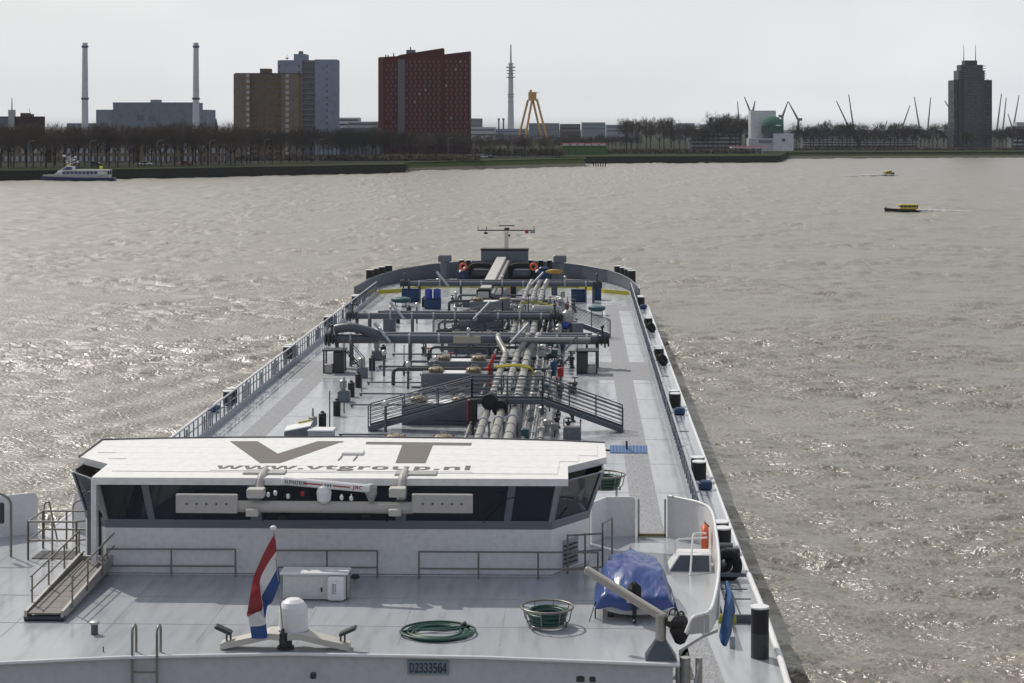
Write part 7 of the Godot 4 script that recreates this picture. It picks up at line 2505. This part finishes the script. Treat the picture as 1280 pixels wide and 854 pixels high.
	for p in [623.5, 629.3]:
		o = thing("stack", "thin grey stack on the distant skyline", "chimney", PD(p, LAND, 1300), "twin distant stacks")
		s = S(); cyl(s, Vector3.ZERO, Vector3(0, YD(148, 1300) - LAND, 0), 0.8, 0.7, 8); put(s, "shaft", "cladding_blue", o)
		s = S(); lathe(s, Vector3(0, YD(149, 1300) - LAND, 0), [Vector2(0.9, -0.8), Vector2(1.2, 0), Vector2(0.9, 0.8)], 8); put(s, "collar", "chimney_band", o)
	o = thing("church_spire", "small dark church spire on the skyline by the power station", "spire", PD(270, LAND, 1000))
	s = S(); lathe(s, Vector3.ZERO, [Vector2(1.6, 0), Vector2(1.6, YD(159, 1000) - LAND), Vector2(0.0, YD(147, 1000) - LAND)], 8); put(s, "spire", "brick_dark", o)
	s = S(); box(s, Vector3(0, 3, 0), Vector3(5, 6, 12)); put(s, "nave", "brick_dark", o)
	# harbour cranes: a tower each and a luffing jib
	var cr := [[939, 142, 930.5, 121, 1.1], [941, 140, 944, 126, 1.5], [978, 146, 985, 127, 1.5], [998, 150, 985.5, 127, 1.5], [923, 142, 922, 127, 0.5], [1058.5, 153.5, 1045.5, 126, 1.1], [1066, 153, 1061, 118, 1.0], [1127, 162, 1137.5, 132, 0.9], [1148, 151, 1143, 121, 1.0], [1160, 160, 1163.5, 122, 1.0], [1247, 157, 1252, 117, 1.0], [1254.5, 155, 1258, 122, 0.9], [1268.5, 150, 1274, 119, 1.0], [1264, 155, 1260, 142, 0.8], [1186, 134, 1181, 126, 0.6], [1106, 160, 1109, 151, 0.7], [1119, 162, 1121, 156, 0.7]]
	for k in cr.size():
		var q: Array = cr[k]
		var d := 1350.0 + 12.0 * (k % 5)
		var dome := k in [0, 1, 2, 3]
		if not dome:  # the jib goes on down to a cab at tree height
			var drop := minf(1.0, (168.0 - q[1]) / (q[1] - q[3]))
			q = [q[0] + (q[0] - q[2]) * drop, q[1] + (q[1] - q[3]) * drop, q[2], q[3], q[4]]
		var base := PD(q[0], LAND, d)
		o = thing("harbour_crane", ("dark luffing harbour crane behind the green-domed building" if dome else "pale luffing harbour crane on the far skyline"), "crane", base, "cranes behind the dome" if dome else "cranes on the far skyline", YAW)
		var v := d * DS / FOC
		var a := Vector3(0, YD(q[1], d) - LAND, 0)
		var b := Vector3((q[2] - q[0]) * v, YD(q[3], d) - LAND, 0)
		s = S(); cyl(s, Vector3.ZERO, a, q[4] * v * 1.4, q[4] * v * 1.1, 6); put(s, "tower", "crane_grey", o)
		# lattice jib: chords and diagonals
		s = S()
		var n := 9
		var dir := (b - a).normalized()
		var sd: Vector3 = dir.cross(Vector3(0, 0, 1)) * q[4] * v * 0.45
		cyl(s, a + sd, b, 0.62, 0.42, 4); cyl(s, a - sd, b, 0.62, 0.42, 4)
		for i in n:
			var t0 := float(i) / n
			var t1 := float(i + 1) / n
			cyl(s, a.lerp(b, t0) + sd * (1 - t0) * (1 if i % 2 else -1), a.lerp(b, t1) - sd * (1 - t1) * (1 if i % 2 else -1), 0.2, 0.2, 4)
		put(s, "jib", "crane_grey", o)
		s = S(); box(s, a + Vector3(signf(a.x - b.x) * 2.0, 0.5, 0), Vector3(3.2, 2.6, 3.0)); put(s, "cab", "crane_grey" if k != 9 else "plaster_dull", o)

# ---------- boats ----------
func foam_trail(label: String, a: Vector3, b: Vector3, w0: float, w1: float, n: int, seed_: int) -> void:
	# churned white water: many little lumps of foam
	var g := RandomNumberGenerator.new()
	g.seed = seed_
	var base := (a + b) / 2
	var s := S()
	var d := (b - a)
	var side := d.cross(Vector3.UP).normalized()
	for i in n:
		var t := pow(g.randf(), 1.4)
		var c := a + d * t + side * g.randf_range(-1, 1) * lerpf(w0, w1, t) - base
		c.y = 0.28 + g.randf_range(0.0, 0.16) * (1 - t)
		var r := g.randf_range(0.12, 0.45) * (1.1 - 0.7 * t)
		ball(s, c, Vector3(r * 1.6, r * 0.3, r) * (0.5 if base.z > -130.0 else 1.0), 4, 6)
	var o := MeshInstance3D.new()
	o.mesh = s.commit()
	o.position = base
	put_mesh(o, "wake_foam", "foam", self)
	stuff(o)
	tag(o, label, "foam")
func hull_shape(s: SurfaceTool, l: float, beam: float, h0: float, h1: float, sheer: float) -> void:
	# bow towards +x
	var prev := []
	for i in 15:
		var u := i / 14.0
		var w := beam / 2 * (1.0 - pow(maxf(0.0, (u - 0.45) / 0.55), 2.2))
		var x := -l / 2 + l * u
		var top := h1 + sheer * pow(u, 2.5)
		var r := [Vector3(x, top, w), Vector3(x - 0.04 * l * u, h0, w * 0.8), Vector3(x - 0.04 * l * u, h0, -w * 0.8), Vector3(x, top, -w)]
		if prev.size() > 0:
			for k in 4:
				var k2 := (k + 1) % 4
				quad(s, prev[k], prev[k2], r[k2], r[k])
		prev = r
		if i == 0:
			quad(s, r[0], r[3], r[2], r[1])
func boats() -> void:
	var s: SurfaceTool
	# passenger ferry moored at the quay
	var p := PL(97, 226, 0.0)
	var o := thing("ferry", "white and dark blue fast ferry by the dark port quay", "ferry", p, "", PI + YAW + 0.06)
	s = S(); hull_shape(s, 21.8, 5.4, -0.4, 0.9, 0.5); put(s, "hull", "ferry_blue", o)
	s = S(); T = Transform3D(Basis(), Vector3(0.4, 0, 0)); hull_shape(s, 19.8, 4.9, 0.9, 1.7, 0.1); T = Transform3D(); put(s, "upper_hull", "plaster_white", o)
	s = S(); bbox(s, Vector3(-1.4, 2.35, 0), Vector3(14.0, 1.3, 4.3), 0.25); var cab := put(s, "cabin", "plaster_white", o)
	s = S()
	for sd in [-1, 1]:
		for k in 9:
			box(s, Vector3(-5.6 + k * 1.15, 2.4, sd * 2.16), Vector3(0.95, 0.75, 0.06))
	put(s, "window", "ferry_blue", cab)
	s = S(); bbox(s, Vector3(-2.5, 3.1, 0), Vector3(12.5, 0.25, 4.7), 0.08); put(s, "roof", "plaster_white", o)
	s = S()
	hexa(s, [Vector3(1.0, 2.4, 1.9), Vector3(7.0, 1.7, 1.5), Vector3(7.0, 1.7, -1.5), Vector3(1.0, 2.4, -1.9), Vector3(1.0, 4.3, 1.6), Vector3(3.2, 4.3, 1.3), Vector3(3.2, 4.3, -1.3), Vector3(1.0, 4.3, -1.6)])
	put(s, "wheelhouse", "plaster_white", o)
	s = S()
	for sd in [-1, 1]:
		quad(s, Vector3(1.4, 3.3, sd * 1.80), Vector3(4.4, 3.1, sd * 1.62), Vector3(3.0, 4.1, sd * 1.42), Vector3(1.4, 4.1, sd * 1.66))
	put(s, "wheelhouse_window", "ferry_blue", o)
	s = S(); cyl(s, Vector3(2.2, 4.2, 0), Vector3(2.2, 7.6, 0), 0.12, 0.08, 6); cyl(s, Vector3(2.2, 6.2, -1.6), Vector3(2.2, 6.2, 1.6), 0.08, 0.08, 6); cyl(s, Vector3(0.2, 6.4, 0), Vector3(3.6, 6.0, 0), 0.1, 0.1, 6); put(s, "mast", "plaster_white", o)
	s = S()
	for q in [[4.0, 7.3, 0.5], [0.6, 7.0, 0.4], [1.2, 6.1, 0.45], [0.0, 5.6, 0.4], [3.0, 5.4, 0.4]]:
		ball(s, Vector3(q[0], q[1], 0), Vector3(q[2], q[2] * 0.7, q[2]))
		cyl(s, Vector3(q[0], q[1], 0), Vector3(2.2, q[1] - 0.6, 0), 0.08, 0.08, 5)
	put(s, "radar", "plaster_white", o)
	for x in [3.0, -6.6]:
		s = S(); bbox(s, Vector3(x, 4.3 if x > 0 else 3.9, 1.3), Vector3(0.9, 0.9, 0.3), 0.1); cyl(s, Vector3(x, 3.1, 1.3), Vector3(x, 4.0, 1.3), 0.06, 0.06, 5); put(s, "marker", "yellow_sign", o)
	s = S(); cyl(s, Vector3(-9.6, 1.6, 2.0), Vector3(-9.6, 3.2, 2.0), 0.06, 0.06, 5); cyl(s, Vector3(-9.6, 1.6, -2.0), Vector3(-9.6, 3.2, -2.0), 0.06, 0.06, 5); box(s, Vector3(-8.4, 3.1, 0), Vector3(2.6, 0.12, 4.4)); put(s, "aft_canopy", "plaster_white", o)
	# near water taxi heading left, its wake to the right
	p = PL(1127, 264.5, 0.0)
	o = thing("water_taxi", "yellow-roofed water taxi with a low black hull heading left", "boat", p, "", PI + YAW - 0.05)
	s = S(); hull_shape(s, 6.6, 2.3, -0.2, 0.45, 0.25); put(s, "hull", "black", o)
	s = S(); bbox(s, Vector3(-1.3, 0.62, 0), Vector3(3.4, 0.5, 1.95), 0.1); put(s, "cabin_side", "taxi_yellow", o)
	s = S(); bbox(s, Vector3(-1.3, 0.98, 0), Vector3(3.3, 0.4, 1.85), 0.06); put(s, "window", "pane_dark", o)
	s = S(); bbox(s, Vector3(-1.3, 1.26, 0), Vector3(3.6, 0.26, 2.0), 0.1); put(s, "roof", "taxi_yellow", o)
	for x in [-2.6, -1.8, -1.0, -0.2]:
		s = S(); box(s, Vector3(x, 0.98, 0), Vector3(0.08, 0.4, 1.9)); put(s, "pillar", "taxi_yellow", o)
	s = S(); cyl(s, Vector3(2.6, 0.6, 0), Vector3(3.0, 0.9, 0), 0.06, 0.06, 6); put(s, "bow_post", "black", o)
	foam_trail("white wake behind the yellow-roofed water taxi", PL(1150, 265.0, 0.0), PL(1215, 265.8, 0.0), 0.35, 1.3, 420, 5)
	# far water taxi speeding right with lifted bow
	p = PL(1111, 219.6, 0.0)
	o = thing("water_taxi", "small yellow water taxi speeding right with its bow lifted", "boat", p, "", YAW + 0.35)
	o.rotation.z = 0.13
	s = S(); hull_shape(s, 4.6, 1.9, -0.2, 0.6, 0.3); put(s, "hull", "black", o)
	s = S(); bbox(s, Vector3(-0.2, 1.0, 0), Vector3(2.4, 0.9, 1.6), 0.15); put(s, "cabin", "taxi_yellow", o)
	s = S(); bbox(s, Vector3(-0.2, 1.15, 0), Vector3(2.2, 0.4, 1.66), 0.05); put(s, "window", "pane_dark", o)
	s = S(); bbox(s, Vector3(-0.3, 1.5, 0), Vector3(2.4, 0.2, 1.7), 0.08); put(s, "roof", "taxi_yellow", o)
	foam_trail("long white wake behind the speeding yellow water taxi", PL(1104, 219.8, 0.0), PL(1042, 221.0, 0.0), 0.9, 3.0, 520, 6)
	foam_trail("white spray at the bow of the speeding water taxi", PL(1112, 220.2, 0.0), PL(1122, 219.8, 0.0), 0.5, 0.9, 120, 7)

# ---------- the road bridge the photograph was taken from ----------
func bridge() -> void:
	var o := thing("road_bridge", "long grey road bridge crossing the river behind the barge", "bridge", Vector3(0, 0, 18))
	part(o, "deck", Vector3(0, 13.5, 0), Vector3(420, 0.9, 33), "concrete_grey")
	for z in [-14.0, -5.0, 5.0, 14.0]:
		part(o, "girder", Vector3(0, 12.2, z), Vector3(420, 1.8, 1.0), "cladding_mid")
	for z in [-16.3, 16.3]:
		part(o, "kerb", Vector3(0, 14.05, z), Vector3(420, 0.25, 0.3), "concrete_pale")
	for x in [-150.0, 150.0]:
		part(o, "pier", Vector3(x, 5.0, 0), Vector3(6, 13, 24), "concrete_grey")

# ---------- parked cars and lamp posts along the shore ----------
func street_things() -> void:
	var s: SurfaceTool
	var g := RandomNumberGenerator.new()
	g.seed = 12
	var spots := [[597, 590, "car_white", "white"], [604, 590, "car_white", "white"], [611, 590, "car_dark", "dark"], [433, 548, "car_white", "white"], [452, 552, "car_dark", "dark"], [471, 556, "car_red", "dark red"], [1012, 800, "car_white", "white"], [1020, 800, "car_dark", "dark"], [1030, 801, "car_white", "white"], [880, 700, "car_white", "white"], [866, 700, "car_dark", "dark"], [120, 470, "car_dark", "dark"], [182, 476, "car_white", "white"], [232, 480, "car_red", "dark red"]]
	for q in spots:
		var where: String = "on the grassy bank" if q[0] < 640 and q[0] > 560 else ("below the apartment towers" if q[0] > 400 and q[0] < 560 else ("under the quay trees" if q[0] < 400 else "on the far shore road"))
		var o := thing("parked_car", "small %s car parked %s" % [q[3], where], "car", PD(q[0], LAND, q[1]), "%s cars %s" % [q[3], where], YAW + g.randf_range(-0.1, 0.1))
		s = S(); bbox(s, Vector3(0, 0.62, 0), Vector3(4.2, 0.62, 1.7), 0.16); put(s, "body", q[2], o)
		s = S()
		hexa(s, [Vector3(-1.7, 0.9, 0.78), Vector3(1.2, 0.9, 0.78), Vector3(1.2, 0.9, -0.78), Vector3(-1.7, 0.9, -0.78), Vector3(-1.2, 1.42, 0.64), Vector3(0.5, 1.42, 0.64), Vector3(0.5, 1.42, -0.64), Vector3(-1.2, 1.42, -0.64)])
		put(s, "cabin", "pane_dark", o)
		s = S(); bbox(s, Vector3(-0.35, 1.45, 0), Vector3(1.7, 0.07, 1.3), 0.02); put(s, "roof", q[2], o)
		for x in [-1.3, 1.3]:
			for z in [-0.75, 0.75]:
				s = S(); cyl(s, Vector3(x, 0.32, z - 0.1), Vector3(x, 0.32, z + 0.1), 0.32, 0.32, 10); put(s, "wheel", "rubber", o)
	for q in [[35, 444], [112, 452], [196, 462], [262, 470], [330, 490], [398, 505], [560, 575], [640, 600], [800, 700], [905, 700], [1090, 790], [1165, 792]]:
		var o := thing("lamp_post", "slim grey lamp post along the far shore", "lamp", PD(q[0], LAND, q[1]), "shore lamp posts")
		s = S(); tube(s, bend([Vector3.ZERO, Vector3(0, 8.2, 0), Vector3(1.4, 8.6, 0)], 0.8), 0.1, 6); put(s, "post", "crane_grey", o)
		s = S(); bbox(s, Vector3(1.6, 8.6, 0), Vector3(0.8, 0.16, 0.3), 0.05); put(s, "head", "crane_grey", o)
